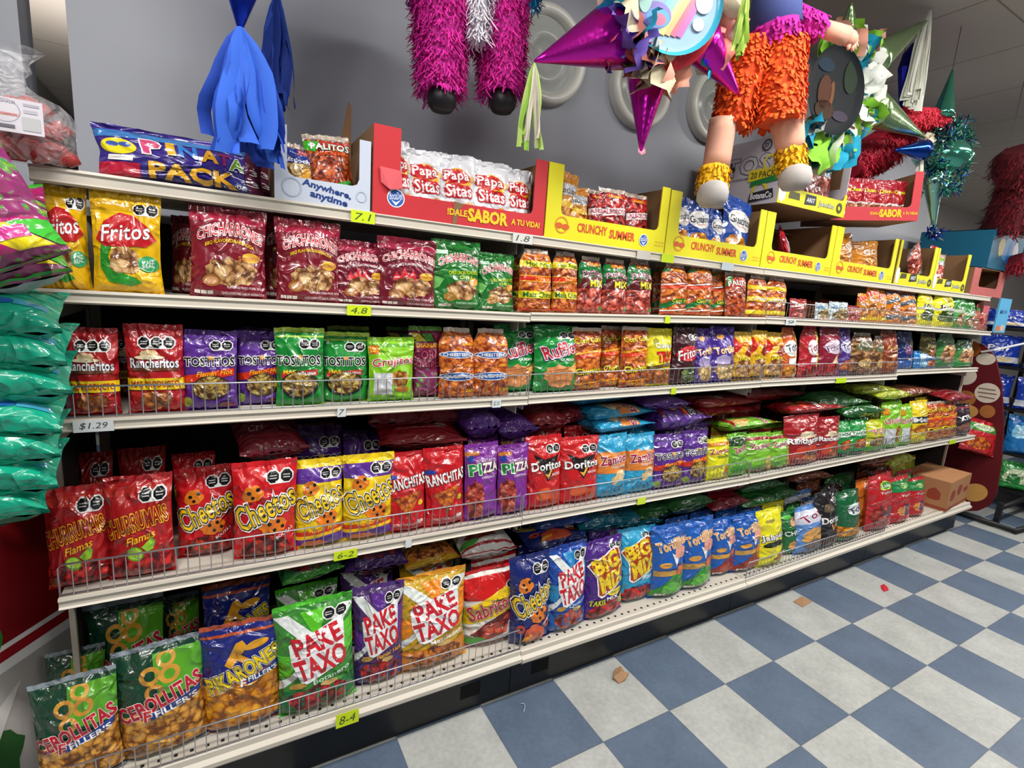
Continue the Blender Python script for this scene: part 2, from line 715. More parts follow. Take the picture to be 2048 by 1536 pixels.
def label_bags():
    grp = {}
    for r, key, level, lx, X in PLACED:
        grp.setdefault((key, lx if lx else level), []).append((X if level != 'rack' else r.location.z, X, r, level))
    for (key, lv), L in grp.items():
        L.sort(key=lambda t: t[0])
        n = len(L)
        d = SPEC[key]['desc']
        where = LEVEL.get(lv, lv)
        vert = L[0][3] == 'rack'
        for i, (_, X, r, _l) in enumerate(L):
            if vert and n > 1:
                o_ = {0: 'lowest', n - 1: 'topmost'}.get(i, ORD[i] + ' from the bottom')
                lab = f'{d}, {where}, {o_}'
            elif n == 1:
                lab = f'{d}, {where}'
            elif n == 2:
                lab = f"{d}, {where}, {('left', 'right')[i]} of two"
            elif n == 3:
                lab = f"{d}, {where}, {('left', 'middle', 'right')[i]} of three"
            else:
                lab = f'{d}, {where}, {ORD[i]} from left'
            r['label'] = lab
            if len(re.findall(r"[A-Za-z0-9']+", lab)) > 16: print('LONG', lab)
            if n > 1: r['group'] = f'{d}, {where}'


# shelf levels: front-lip plane Y, lip bottom heights along X, lip height
LIPY = {'base': -.045, 'r3': .02, 'r2': .04, 'r1': .065, 'r0': .11}
S0 = -.7977
SEC = [S0 + 1.2192 * k for k in range(5)]
ZB = {'base': [(.180, .176), (.170, .159), (.159, .164), (.164, .169)],
      'r3': [(.670, .662), (.663, .652), (.653, .659), (.659, .658)],
      'r2': [(1.081, 1.083), (1.085, 1.102), (1.103, 1.107), (1.119, 1.123)],
      'r1': [(1.361, 1.355), (1.358, 1.383), (1.384, 1.385), (1.385, 1.373)],
      'r0': [(1.610, 1.604), (1.604, 1.596), (1.597, 1.600), (1.600, 1.600)]}
LIPH = {'base': .048, 'r3': .030, 'r2': .029, 'r1': .030, 'r0': .034}


def zdeck(level, X):
    X = min(max(X, SEC[0] + 1e-4), SEC[4] - 1e-4)
    k = min(3, int((X - S0) / 1.2192))
    a, b = ZB[level][k]
    return a + (b - a) * (X - SEC[k]) / 1.2192 + LIPH[level] - .004


def place_row(level, items, off=.06, lean=.09):
    """items: (product, left px, right px, top px, options); pixel columns are turned into real positions on the shelf"""
    for it in items:
        key, xl, xr, yt = it[:4]
        op = it[4] if len(it) > 4 else {}
        w, h, d = SPEC[key]['size']
        Y = LIPY[level] + op.get('off', off)
        if level == 'r2' and xl > 1798: Y += .05
        Yc = Y + d / 2
        ym = yt + 60
        Xl, Xr = atY(xl, ym, Y)[0], atY(xr, ym, Y)[0]
        wd = max(.05, Xr - Xl)
        X = (Xl + Xr) / 2
        z0 = zdeck(level, X) + op.get('dz', 0)
        ln = op.get('lean', lean + rnd.uniform(-.03, .03))
        H = max(.08, atY((xl + xr) / 2, yt, Yc)[2] - z0)
        for _ in range(3): H = max(.08, atY((xl + xr) / 2, yt, Yc + H * math.sin(ln))[2] - z0)
        sx, sz = wd / w, H / h / math.cos(ln)
        sy = op.get('sy', min(1.15, max(.7, (sx + sz) / 2)))
        r = bag(key, (X, Yc, z0 + .001 + abs(math.sin(ln)) * d * .0), (-ln, op.get('roll', rnd.uniform(-.012, .012)), op.get('yaw', rnd.uniform(-.06, .06))),
                (sx * op.get('fx', 1.0), sy, sz), level, labelx=op.get('lx'))


def place_flat(level, items):
    """bags lying down: (product, left px, right px, top px, bottom px, Y of the near edge, options)"""
    for it in items:
        key, xl, xr, yt, yb, Y = it[:6]
        op = it[6] if len(it) > 6 else {}
        w, h, d = SPEC[key]['size']
        Xl, Xr = atY(xl, (yt + yb) / 2, Y)[0], atY(xr, (yt + yb) / 2, Y)[0]
        zt, zb = atY((xl + xr) / 2, yt, Y + .1)[2], atY((xl + xr) / 2, yb, Y)[2]
        X = (Xl + Xr) / 2
        th = max(.055, min(.10, (zt - zb) * 1.5))
        wid = Xr - Xl
        tilt = op.get('tilt', .25) * .55
        side = op.get('side', 0)
        if side:
            sx, sz = .8, wid / h
            rot = (-(PI / 2), rnd.uniform(-.10, .02), side * (PI / 2 + rnd.uniform(-.08, .08)))
            loc = (X + side * wid / 2, Y + w * .5, zb + th / 2)
        else:
            sx, sz = wid / w, op.get('sz', .72)
            rot = (-(PI / 2 - tilt), op.get('roll', 0), op.get('yaw', rnd.uniform(-.12, .12)))
            loc = (X, Y, zb + th / 2)
        bag(key, loc, rot, (sx, th / d, sz), level + '_flat', labelx=op.get('lx', {'r3': 'lying flat, fourth level', 'base': 'lying flat, bottom level'}[level]))


def in_box_px(key, items, z0, Y, lx, lean=.10):
    """bags standing in a display box: (left px, right px, top px[, roll])"""
    w, h, d = SPEC[key]['size']
    for it in items:
        xl, xr, yt = it[:3]
        Xl, Xr = atY(xl, yt + 30, Y)[0], atY(xr, yt + 30, Y)[0]
        zt = atY((xl + xr) / 2, yt, Y + .03)[2]
        bag(key, ((Xl + Xr) / 2, Y + d / 2, z0), (-lean, it[3] if len(it) > 3 else rnd.uniform(-.04, .04), rnd.uniform(-.1, .1)), ((Xr - Xl) / w, .85, (zt - z0) / h), 'top', labelx=lx)


W, K, Yl, R, G, P_ = 'f6f6f4', '101014', 'f6d21c', 'c8181c', '1c8c34', '5a2a8c'


def O(**k): return k


SPEC = {}


def spec(key, desc, size, col, art=(), logo=(), **k):
    SPEC[key] = dict(desc=desc, size=size, col=col, art=list(art), logo=list(logo), **k)


def nutri(x, y, c='e8e0d8', n=3, w=.07):
    return [('r', x + i * w * 1.15, y, x + i * w * 1.15 + w, y + .035, c) for i in range(n)]


# ---- level 2 (upper)
spec('fritos', 'yellow corn-chip bag with red oval logo', (.21, .29, .08), 'e8b80c',
     [('r', 0, .86, 1, 1, 'c89a08'), ('o', .78, .90, .085), ('p', [(.12, .40), (.16, .55), (.3, .5), (.24, .38), (.3, .24), (.62, .17), (.72, .12), (.55, .08), (.25, .12), (.12, .26)], '2c9430'),
      ('b', .48, .35, .24, .15, '*rind', 4), ('e', .82, .32, .15, .085, '3aa468'), ('t', 'MAIZ', .82, .34, .18, .04, W, O(rot=.2)), ('t', 'REAL', .82, .30, .18, .04, W, O(rot=.2))],
     [('p', [(.08, .55), (.2, .74), (.42, .84), (.62, .82), (.82, .72), (.94, .58), (.8, .50), (.5, .49), (.2, .48)], 'c01a22'),
      ('t', 'Fritos', .50, .64, .72, .17, W, O(rot=.12, oc='7a1014', shear=.25, bold=.02, ol=.03))])
spec('bbq', 'maroon pork-rind bag with yellow subtitle', (.26, .27, .07), '7c1226',
     [('r', 0, .88, 1, 1, 'a0183a'), ('b', .55, .31, .36, .17, '*rind', 3), ('e', .28, .20, .12, .07, 'a0642c'), ('e', .28, .20, .085, .045, 'c8966a'), ('e', .80, .49, .12, .06, 'e8b43c'),
      ('t', "Senorial", .78, .49, .30, .055, 'c8501c', O(rot=.12, ol=.02, oc='f6e08c')), ('t', 'FLAVORED FRIED PORK SKINS', .72, .13, .48, .028, 'f0d0d8'),
      ('t', 'CHICHARRONES SABOR BARBACOA', .68, .065, .56, .028, 'f0d0d8')] + nutri(.06, .05),
     [('t', 'CHICHARRONES', .52, .72, .84, .15, W, O(rot=.0, oc='c01c28', ol=.05, arc=.10, fan=-.25, bold=.02)),
      ('t', 'BBQ FLAVORED/BARBACOA', .52, .60, .66, .05, 'f2c81c', O(arc=.07, bold=.03))])
SPEC['bbq']['logo'][0] = ('t', 'CHICHARRONES', .52, .70, .86, .15, 'd42432', O(oc=W, ol=.06, arc=.11, fan=-.25, bold=.02))
spec('bbqs', 'maroon spicy pork-rind bag with flame and pale subtitle', (.20, .27, .07), '74122a',
     [('r', 0, .88, 1, 1, '98183a'), ('p', [(.2, .40), (.26, .55), (.32, .47), (.4, .60), (.47, .48), (.55, .58), (.6, .46), (.68, .38)], 'd8343c'),
      ('b', .55, .31, .36, .15, '*rind', 5), ('e', .28, .20, .13, .07, 'a0642c'), ('e', .28, .20, .09, .045, 'c8966a'), ('e', .80, .49, .14, .06, 'e8b43c'),
      ('t', 'Senorial', .80, .49, .28, .05, 'b8501c'), ('t', 'FLAVORED FRIED PORK', .70, .13, .5, .028, 'f0d0d8'), ('t', 'CHICHARRONES PICANTE', .70, .065, .5, .028, 'f0d0d8')] + nutri(.06, .05),
     [('t', 'CHICHARRONES', .52, .71, .90, .13, 'd42432', O(oc=W, ol=.06, arc=.10, fan=-.25, bold=.02)),
      ('t', 'SPICY BBQ FLAVORED/BBQ PICANTE', .55, .60, .74, .045, 'e8d8dc', O(arc=.06, bold=.02))])
spec('rindg', 'green pork-rind bag with lime subtitle', (.20, .28, .07), '1c7428',
     [('r', 0, .84, 1, 1, '146020'), ('r', .05, .84, .3, .90, 'c8e8d0'), ('b', .58, .30, .34, .15, '*rind', 6), ('e', .32, .20, .13, .07, 'a0742c'), ('e', .85, .44, .12, .06, 'e89c3c'),
      ('p', [(0, .52), (.2, .46), (.1, .34), (0, .3)], '7cd06c'), ('t', 'FLAVORED FRIED PORK', .70, .11, .5, .03, 'c8e8c8')] + nutri(.12, .06),
     [('t', 'CHICHARRONES', .54, .71, .86, .13, 'd42432', O(oc=W, ol=.06, arc=.09, fan=-.2, rot=.05, bold=.02)),
      ('t', 'CHILE LIMON FLAVORED', .62, .57, .66, .055, 'c8e020', O(rot=.06, bold=.03)), ('t', 'CHILE', .66, .50, .3, .05, 'c8e020', O(rot=.06, bold=.03))])
spec('hot', 'tall orange curl bag with yellow and green bands', (.14, .30, .07), '*orange',
     [('r', 0, .76, 1, .86, 'f0d81c'), ('t', 'Hot Fries', .55, .81, .80, .085, '146c28', O(bold=.04)), ('r', 0, .52, 1, .61, 'd83018'), ('r', 0, .515, 1, .525, Yl), ('r', 0, .605, 1, .615, Yl),
      ('t', 'DIANA', .62, .565, .48, .06, 'f0a020', O(bold=.03)), ('r', 0, .24, 1, .36, 'f0d81c'), ('r', 0, 0, 1, .07, 'd83018'), ('t', 'DIANA', .6, .05, .4, .04, 'f0a020')],
     [('t', 'Maiz Chino', .52, .30, .88, .095, '146c28', O(bold=.04))], gather=True)
spec('patch', 'green-topped tall bag of pink corn snacks', (.13, .29, .07), '*pink',
     [('r', 0, .54, 1, 1, '0c7030'), ('r', .25, .88, .85, .96, 'a83c14'), ('t', 'DIANA', .55, .92, .5, .05, Yl), ('p', [(0, .46), (.1, .66), (.9, .70), (1, .56), (1, .48)], '5c1418'), ('e', .85, .10, .12, .04, '1c7c30')],
     [('t', 'Patchitos', .53, .71, .86, .12, 'd8a0b8', O(oc='5c1418', arc=.06, bold=.02)), ('t', 'MIX', .62, .56, .55, .13, 'f0d81c', O(oc='3c4c10', ol=.05, bold=.05))], gather=True)
spec('cornc', 'orange corn-chip bag with green diagonal name band', (.15, .30, .07), '*orange',
     [('p', [(0, .86), (.5, .96), (.3, 1), (0, 1)], '0c6c2c'), ('r', .3, .90, .95, .97, 'e88c1c'), ('p', [(0, .60), (1, .68), (1, .70), (0, .62)], W), ('p', [(0, .53), (1, .60), (1, .66), (0, .59)], 'd8401c'),
      ('p', [(0, .22), (.35, .34), (1, .36), (1, .26), (.4, .24), (0, .12)], '0c6c2c'), ('p', [(0, .08), (1, .14), (1, .16), (0, .10)], W), ('r', 0, 0, 1, .07, 'd8401c'), ('t', 'DIANA', .6, .04, .4, .035, Yl)],
     [('t', 'Corn chip', .62, .30, .72, .10, 'f0d81c', O(rot=.05, oc='1c3c10', bold=.03))], gather=True)
spec('palit', 'brown stick-snack bag with green striped name', (.13, .28, .06), '*twist',
     [('p', [(.0, .66), (.1, .9), (.9, .9), (1, .62), (.7, .72), (.3, .72)], 'c82018'), ('p', [(0, .70), (.1, 1), (.4, 1), (.2, .8)], '1c8c34'), ('p', [(.6, 0), (1, .1), (1, 0)], '1c8c34')],
     [('t', 'PALITO', .52, .76, .92, .12, W, O(oc='1c6c30', arc=.05, bold=.04))])
spec('pinch', 'orange plantain bag with yellow bands', (.13, .28, .06), '*orange',
     [('r', 0, .70, 1, .80, 'f0c81c'), ('r', 0, .40, 1, .52, 'f0c81c'), ('r', 0, .08, 1, .18, 'f0d81c'), ('r', 0, .18, 1, .2, 'a83c14')],
     [('t', 'platan', .55, .46, .75, .09, W, O(oc='5c2c10', shear=.3, bold=.03))], gather=True)
spec('smallr', 'small pink and red snack bag', (.12, .20, .05), 'a83030', [('b', .5, .4, .4, .3, '*pink', 2), ('p', [(0, .6), (1, .8), (1, .9), (0, .7)], 'e8c8d0')], [('t', 'DIANA', .5, .8, .7, .09, Yl)])
spec('mixw', 'small white and blue cracker bag', (.12, .16, .05), 'c8d8dc',
     [('b', .5, .4, .42, .3, '*mix', 2), ('e', .3, .8, .25, .12, '3c8cc0'), ('p', [(0, 0), (1, .1), (1, .16), (0, .1)], 'd83c2c')], [('t', 'SNAX', .5, .75, .7, .12, 'e8e8e8', O(oc='3c6c3c'))])
spec('goldc', 'tall orange and yellow cheese-curl bag', (.15, .30, .07), 'e0941c',
     [('b', .5, .35, .45, .3, '*puff', 3), ('p', [(0, .75), (1, .9), (1, 1), (0, .95)], 'd8501c'), ('r', 0, .1, 1, .2, 'f0c81c')], [('t', 'Gold', .5, .7, .8, .14, W, O(oc='c8401c'))])
spec('stripb', 'orange and slate zigzag-banded bag', (.15, .30, .07), 'e0801c',
     [('p', [(0, .1), (.5, .2), (1, .14), (1, .34), (.5, .30), (0, .26)], '4c6070'), ('p', [(0, .55), (.5, .68), (1, .58), (1, .72), (.5, .80), (0, .66)], '4c5c68'), ('b', .5, .45, .4, .1, '*chips', 2), ('p', [(0, .82), (.5, .9), (1, .84), (1, 1), (0, 1)], '3c2c4c')],
     [('t', 'Honey', .5, .22, .7, .09, 'e8d8c8', O(shear=.3)), ('t', 'BBQ', .5, .5, .5, .1, W, O(oc='c83018'))])
spec('yel', 'bright yellow bag with black lettering', (.15, .30, .07), 'e8e01c',
     [('e', .5, .82, .22, .07, 'b8a818'), ('b', .5, .35, .42, .2, '*green', 2), ('r', 0, .5, 1, .56, 'c8d0c8')], [('t', 'JALA', .5, .6, .8, .12, K, O(oc=W, bold=.04))], gather=True)
spec('grn', 'green and white tall snack bag', (.14, .30, .07), '3c9440',
     [('b', .5, .3, .42, .2, '*rind', 2), ('e', .5, .8, .3, .08, '1c7c30'), ('r', 0, .5, 1, .6, 'b8c8b0')], [('t', 'Verde', .5, .66, .7, .1, W, O(oc='144c20'))])
spec('redg', 'red and pink candy-like snack bag', (.13, .26, .06), 'a85c4c', [('b', .5, .5, .4, .3, '*pink', 2), ('r', 0, .8, 1, 1, '4c7c40')], [('t', 'Rojo', .5, .7, .6, .1, W, O(oc='a02018'))])

# ---- level 3 (middle)
spec('ranch', 'red snack bag with yellow band and three octagon seals', (.20, .30, .07), 'b01820',
     [('r', 0, .90, 1, 1, '8c141c'), ('o', .55, .84, .10, 3), ('b', .42, .70, .16, .06, 'd8c090', 3), ('e', .42, .665, .26, .025, 'e8d8b0'), ('r', .10, .51, .90, .58, '6c3c1c'), ('r', 0, .28, 1, .42, Yl), ('b', .5, .16, .3, .10, '*chips', 5), ('r', .1, .04, .5, .05, 'e8b8b8')],
     [('t', 'Rancheritos', .5, .60, .82, .12, W, O(oc='1c2c5c', ol=.035, bold=.04)), ('t', 'MAS PRODUCTO', .5, .35, .84, .08, 'b83018', O(bold=.04))])
spec('tostp', 'purple tortilla-chip bag with orange hot banner', (.19, .29, .07), '582a8e',
     [('r', 0, .93, 1, 1, '3c1c68'), ('o', .72, .86, .095), ('p', [(0, .46), (.95, .56), (.95, .46), (0, .36)], 'd03018'), ('e', .52, .30, .36, .165, '3a1c20'), ('e', .52, .30, .33, .15, '*mix'), ('e', .1, .12, .08, .06, '90a840'), ('b', .8, .06, .15, .05, '70283c', 2)],
     [('t', 'TOSTITOS', .5, .645, .90, .12, K, O(oc=W, ol=.06, bold=.05)), ('e', .53, .69, .05, .03, 'e0a860'), ('t', "Flamin' Hot", .58, .495, .68, .07, 'f8b81c', O(rot=.08, shear=.35, bold=.02))], seal='4c2478')
spec('tostg', 'green tortilla-chip bag with red banner', (.19, .30, .07), '148a34',
     [('r', 0, .93, 1, 1, '9cc83c'), ('o', .70, .84, .10), ('p', [(.1, .46), (.85, .50), (.85, .42), (.1, .38)], 'd02c28'), ('e', .47, .29, .40, .185, '1c2018'), ('e', .47, .30, .35, .16, '*mix')],
     [('t', 'TOSTITOS', .47, .62, .90, .13, K, O(oc=W, ol=.06, bold=.05)), ('e', .5, .67, .05, .03, 'e0a860'), ('t', 'MAS', .26, .47, .24, .06, 'f8c81c', O(bold=.03)), ('t', 'SALSA VERDE', .62, .45, .38, .035, W)], seal='b0d040')
spec('gruj', 'lime green snack bag with orange price patch', (.18, .28, .07), '86c820',
     [('r', 0, .9, 1, 1, '5ca420'), ('r', .02, .78, .22, .93, 'd86818'), ('t', '3.GO', .12, .855, .17, .1, Yl, O(rot=.08)), ('b', .66, .38, .22, .14, '*ring', 3), ('e', .72, .2, .16, .05, 'b8742c'), ('r', 0, 0, 1, .08, '5cb01c')],
     [('t', 'Grujitos', .53, .645, .92, .17, 'c82030', O(oc=W, ol=.05, rot=.12, shear=.2, bold=.02))], sticker=('r', .10, .12, .48, .47, 'c8ccd0'))
spec('krisp', 'maroon striped corn-ring bag', (.15, .30, .07), '6c1238',
     [('p', [(0, .98), (.2, .84), (.5, .84), (.2, 1)], 'd8c81c'), ('p', [(.3, 1), (.5, .84), (.75, .84), (.6, 1)], '3c9430'), ('p', [(.7, 1), (.8, .86), (1, .84), (1, .96)], 'a81c5c'), ('r', .05, .74, .9, .82, '8c3c1c'), ('t', 'DIANA', .48, .78, .6, .06, 'e0a020', O(bold=.03)),
      ('b', .5, .28, .42, .17, '*color', 3), ('p', [(.2, 0), (.9, .14), (.9, .08), (.4, 0)], '9c1c5c')],
     [('t', 'CORN', .5, .64, .8, .12, 'a8405c', O(oc='4c0c28', bold=.01)), ('t', 'KRISPIS', .5, .50, .8, .08, 'a8405c', O(oc='4c0c28', bold=.01))], seal='5c9430')
spec('chees', 'orange cheese-stick bag with blue oval labels', (.16, .30, .07), '*orange',
     [('e', .46, .66, .46, .055, W), ('e', .46, .66, .43, .045, '1c5cb0'), ('e', .46, .33, .48, .065, W), ('e', .46, .33, .45, .055, '1c5cb0'), ('r', .6, .79, .98, .85, 'c84818'), ('t', 'DIANA', .79, .82, .32, .04, Yl), ('r', .6, .47, .9, .53, 'c84818'), ('t', 'DIAN', .75, .5, .24, .04, Yl), ('t', 'DIANA', .8, .12, .32, .05, Yl, O(oc='c84818'))],
     [('t', 'CHEESTEENS', .46, .66, .76, .05, W, O(bold=.04)), ('t', 'QUESITOS', .46, .33, .74, .06, W, O(bold=.05))], gather=True)
spec('ruff', 'green ridged-chip bag with slanted red lettering', (.18, .32, .08), '108c38',
     [('o', .72, .90, .09), ('b', .5, .26, .36, .18, 'd89058', 3)] + [('p', [(.22, .16 + i * .028), (.78, .22 + i * .028), (.78, .228 + i * .028), (.22, .168 + i * .028)], 'a8602c') for i in range(7)] + [('p', [(.65, .36), (.95, .48), (.9, .3)], 'e8b060')],
     [('t', 'Ruffles', .54, .67, .88, .21, 'b81c34', O(oc=W, oc2='1c2c7c', ol=.035, rot=.30, shear=.15, bold=.04)), ('t', 'QUESO', .66, .51, .36, .045, W, O(bold=.03))])
spec('curls', 'orange corn-curl bag with yellow lettering', (.13, .31, .07), '*orange',
     [('r', 0, .92, 1, 1, 'b83c18'), ('p', [(0, .60), (1, .68), (1, .71), (0, .63)], 'f0a81c'), ('p', [(0, .52), (1, .60), (1, .67), (0, .59)], 'd83c14'), ('t', 'DIANA', .68, .615, .4, .045, 'f0a81c', O(rot=.09)), ('p', [(0, .10), (1, .16), (1, .18), (0, .12)], 'f0a81c'), ('t', 'DIANA', .5, .08, .5, .04, Yl)],
     [('t', 'Corn Curls', .5, .85, .9, .09, 'f0d81c', O(rot=.12, oc='4c3c10', bold=.03)), ('t', 'Churritos', .5, .34, .9, .11, 'f4e01c', O(rot=.12, oc='3c4c10', bold=.04))])
spec('trio', 'yellow cheese-trio bag with red lettering', (.16, .30, .07), 'e0d41c',
     [('r', 0, 0, 1, .30, '*chips'), ('p', [(0, .30), (1, .38), (1, .46), (0, .36)], '5c4418'), ('b', .25, .82, .1, .06, '8c8c18', 1)],
     [('t', 'Queso', .56, .74, .7, .11, W, O(oc='6c7c1c', bold=.03)), ('t', 'TRIO', .62, .54, .72, .2, 'd02420', O(rot=.06, bold=.06, oc='8c1410', ol=.03))])
spec('fritm', 'dark maroon corn-chip bag with red oval logo', (.16, .31, .07), '3c141c',
     [('o', .74, .88, .10), ('b', .6, .2, .35, .16, '*green', 3)], [('e', .52, .58, .46, .14, 'c0202c', .15), ('t', 'Fritos', .5, .58, .86, .18, W, O(rot=.25, shear=.25, bold=.03, oc='5c1018', ol=.03))])
spec('torp', 'purple tortilla-snack bag with cream lettering', (.14, .30, .07), '44288c',
     [('b', .5, .22, .4, .17, '*pale', 3), ('b', .4, .42, .3, .1, 'a89cc8', 4), ('e', .3, .86, .14, .05, 'e0a050')],
     [('t', 'Tortillas', .52, .62, .9, .13, 'f4e4b0', O(rot=.18, oc='c87c2c', bold=.02))])
spec('yred', 'yellow and red chip bag with diamond pattern', (.13, .29, .06), 'e0b01c',
     [('p', [(0, .55), (.3, .75), (0, .95)], 'c81c18'), ('p', [(.4, .6), (.7, .8), (.95, .65), (.7, .5)], '8c1c18'), ('b', .5, .3, .45, .22, '*rind', 2), ('r', 0, .03, 1, .1, '3c1c10'), ('r', .3, .76, .95, .84, 'd84c18'), ('t', 'DIANA', .62, .8, .5, .05, Yl)],
     [('t', 'JALA', .45, .48, .6, .1, 'f0e01c', O(oc='6c4c10', bold=.03))])
spec('toro', 'orange and white tortilla bag with price sticker', (.14, .30, .07), 'c85c1c',
     [('p', [(.6, 0), (1, 0), (1, 1), (.75, .8)], 'e8c868'), ('b', .4, .15, .35, .12, '*puff', 2), ('e', .45, .62, .36, .17, W)], [('t', 'Tor', .48, .64, .6, .17, '2c3c4c', O(rot=.3, bold=.03))], sticker=('r', .3, .30, .65, .42, 'e8ecf0'), gather=True)
spec('torr', 'red tortilla bag with price sticker', (.15, .31, .07), 'b01828',
     [('p', [(.65, .2), (.9, .2), (.9, 1), (.7, 1)], 'e0c050'), ('b', .5, .12, .4, .12, '*red', 2), ('e', .52, .62, .30, .16, 'e8e4e0')], [('t', 'Tor', .52, .62, .5, .16, '8c1c5c', O(rot=.35, bold=.03))], sticker=('r', .38, .32, .70, .42, 'e8ecf0'), gather=True)
spec('torm', 'maroon tortilla bag with white round logo', (.15, .30, .07), '8c1c34',
     [('b', .5, .22, .45, .12, '*flame', 2), ('r', 0, 0, 1, .12, 'a02c40'), ('p', [(.4, .3), (.7, .3), (.6, .46)], 'e8c8a0')], [('e', .52, .64, .42, .15, 'e0c8d8'), ('t', 'Tortrix', .52, .64, .84, .14, '5c1c6c', O(rot=.3, oc=W, bold=.03))])
spec('toru', 'violet tortilla bag with white round logo', (.13, .30, .07), '4c2c80',
     [('b', .5, .22, .45, .12, '*orange', 2), ('r', 0, 0, 1, .12, '3c3c70')], [('e', .5, .64, .42, .15, 'c8c8e8'), ('t', 'Tort', .5, .64, .7, .15, '2c1c5c', O(rot=.3, oc=W, bold=.03))])
spec('brn', 'clear bag of tan puffed snacks', (.16, .28, .07), '*brown', [('b', .5, .72, .4, .12, '5c5c3c', 2), ('e', .5, .3, .3, .12, 'd0a860')], [('t', 'Tostada', .5, .75, .7, .08, 'c8c0a8')], gather=True, seal='8c8474')
spec('orbr', 'orange brown narrow snack bag', (.13, .30, .07), '8c3c18', [('b', .5, .3, .4, .2, '*chips', 2), ('r', 0, .85, 1, 1, 'a02c1c')], [('t', 'Asada', .5, .65, .7, .1, 'e0b070')])
spec('dkbl', 'dark blue snack bag', (.15, .30, .07), '1c2c6c', [('b', .5, .55, .3, .14, '70406c', 2), ('r', 0, 0, 1, .25, '2c5cb0'), ('b', .7, .7, .2, .1, 'a89030', 2)], [('t', 'Azul', .5, .72, .6, .12, 'a8b8e0')])
spec('brbl', 'bright blue short bag of orange chips', (.15, .22, .07), '1c7cc8', [('b', .65, .35, .3, .22, '*orange', 2), ('p', [(.1, .2), (.3, .1), (.3, .9), (.15, .95)], '8cc8e8')], [('t', 'Mar', .4, .75, .5, .14, W)])
spec('olive', 'olive and amber clear snack bag', (.12, .30, .07), '5c5424', [('b', .5, .4, .4, .25, '*brown', 2), ('r', 0, .85, 1, 1, '8c7c28')], [('t', 'Mani', .5, .7, .6, .1, 'd8c878')])
spec('grcl', 'green-trimmed clear bag of vegetable chips', (.17, .28, .07), '3c7c3c', [('b', .5, .45, .42, .30, '*rind', 2), ('e', .55, .5, .16, .09, 'd88c40'), ('r', 0, 0, 1, .14, '1c7c3c')], [('t', 'Chips', .45, .82, .6, .1, 'c8e0b0', O(rot=.1))], gather=True)

# ---- level 4
spec('chur', 'red corn-stick bag with yellow lettering and lime slices', (.24, .32, .09), 'ac1a1e',
     [('r', 0, .86, 1, 1, 'b82c24'), ('o', .72, .86, .095), ('r', 0, 0, 1, .22, '*flame'), ('b', .5, .2, .45, .06, '*flame', 2),
      ('e', .42, .27, .13, .075, '5c9c1c', -.2), ('e', .42, .27, .11, .062, 'a8d048', -.2), ('p', [(.52, .33), (.6, .28), (.7, .30), (.74, .38), (.70, .43)], '8cc030'), ('t', 'Flamas', .52, .43, .46, .08, 'f2c01c', O(rot=.22, shear=.3, bold=.02))],
     [('t', 'CHURRUMAIS', .46, .58, .96, .18, '8c1218', O(oc='f2c01c', ol=.05, rot=.20, arc=.02, bold=.03))])
CH = [('o', .72, .88, .10), ('b', .30, .72, .16, .09, 'e07c1c', 2), ('e', .24, .73, .035, .02, K), ('e', .38, .76, .035, .02, K), ('e', .30, .68, .03, .018, K),
      ('b', .62, .36, .24, .10, 'e87c18', 3), ('e', .56, .38, .035, .022, K), ('e', .70, .40, .035, .022, K), ('e', .64, .31, .03, .02, K), ('e', .77, .34, .03, .02, K)]
CL = [('t', 'Cheetos', .50, .56, .96, .26, 'f4cc1c', O(oc=K, oc2=W, ol=.05, rot=.40, shear=.12, bold=.02))]
spec('cheer', 'red cheese-puff bag with slanted yellow lettering', (.22, .33, .09), 'cc1820', CH + [('b', .5, .12, .42, .13, '*red', 4), ('t', 'BOLITAS', .8, .26, .3, .035, W, O(rot=.5))], CL)
spec('cheey', 'yellow cheese-puff bag with purple top', (.19, .32, .08), 'eecc18',
     [('r', 0, .78, 1, 1, '582c90')] + CH + [('r', 0, 0, 1, .15, '5c3498'), ('p', [(0, .15), (1, .15), (1, .28), (.5, .24), (0, .20)], 'c83818'), ('p', [(0, .11), (1, .17), (1, .21), (0, .15)], 'f0c01c'), ('t', "Flamin' Hot", .55, .235, .6, .05, 'f8c81c', O(rot=.1, shear=.3, bold=.02)), ('b', .35, .07, .25, .04, 'd86c2c', 2)], CL)
spec('cheen', 'navy cheese-puff bag with slanted yellow lettering', (.20, .35, .09), '16246c',
     CH + [('b', .5, .14, .28, .11, 'c85030', 4), ('ring', .5, .15, .18, .05, 'd8582c'), ('ring', .18, .22, .09, .03, 'b8442c'), ('ring', .82, .22, .09, .03, 'b8442c'), ('p', [(.2, .06), (.4, .1), (.44, .15), (.25, .12)], 'f0a020'), ('t', 'COLMILLOS', .84, .26, .3, .03, W, O(rot=.4))], CL)
spec('ranc', 'red tortilla bag with one orange triangle chip', (.19, .34, .08), 'c0141e',
     [('e', .12, .74, .14, .03, '1c3c9c'), ('p', [(.14, .46), (.84, .55), (.48, .16)], '*orange'), ('b', .82, .38, .07, .04, 'e0c01c', 2), ('t', 'CORN TORTILLA CHIPS', .48, .11, .72, .035, 'f4dcd8', O(bold=.02)), ('t', 'Net Wt. 2 oz', .5, .05, .4, .025, 'f4dcd8')] + nutri(.72, .12, n=2),
     [('t', 'RANCHITAS', .5, .66, .94, .14, W, O(rot=.14, oc='2c1010', ol=.035, bold=.05, fan=.15))])
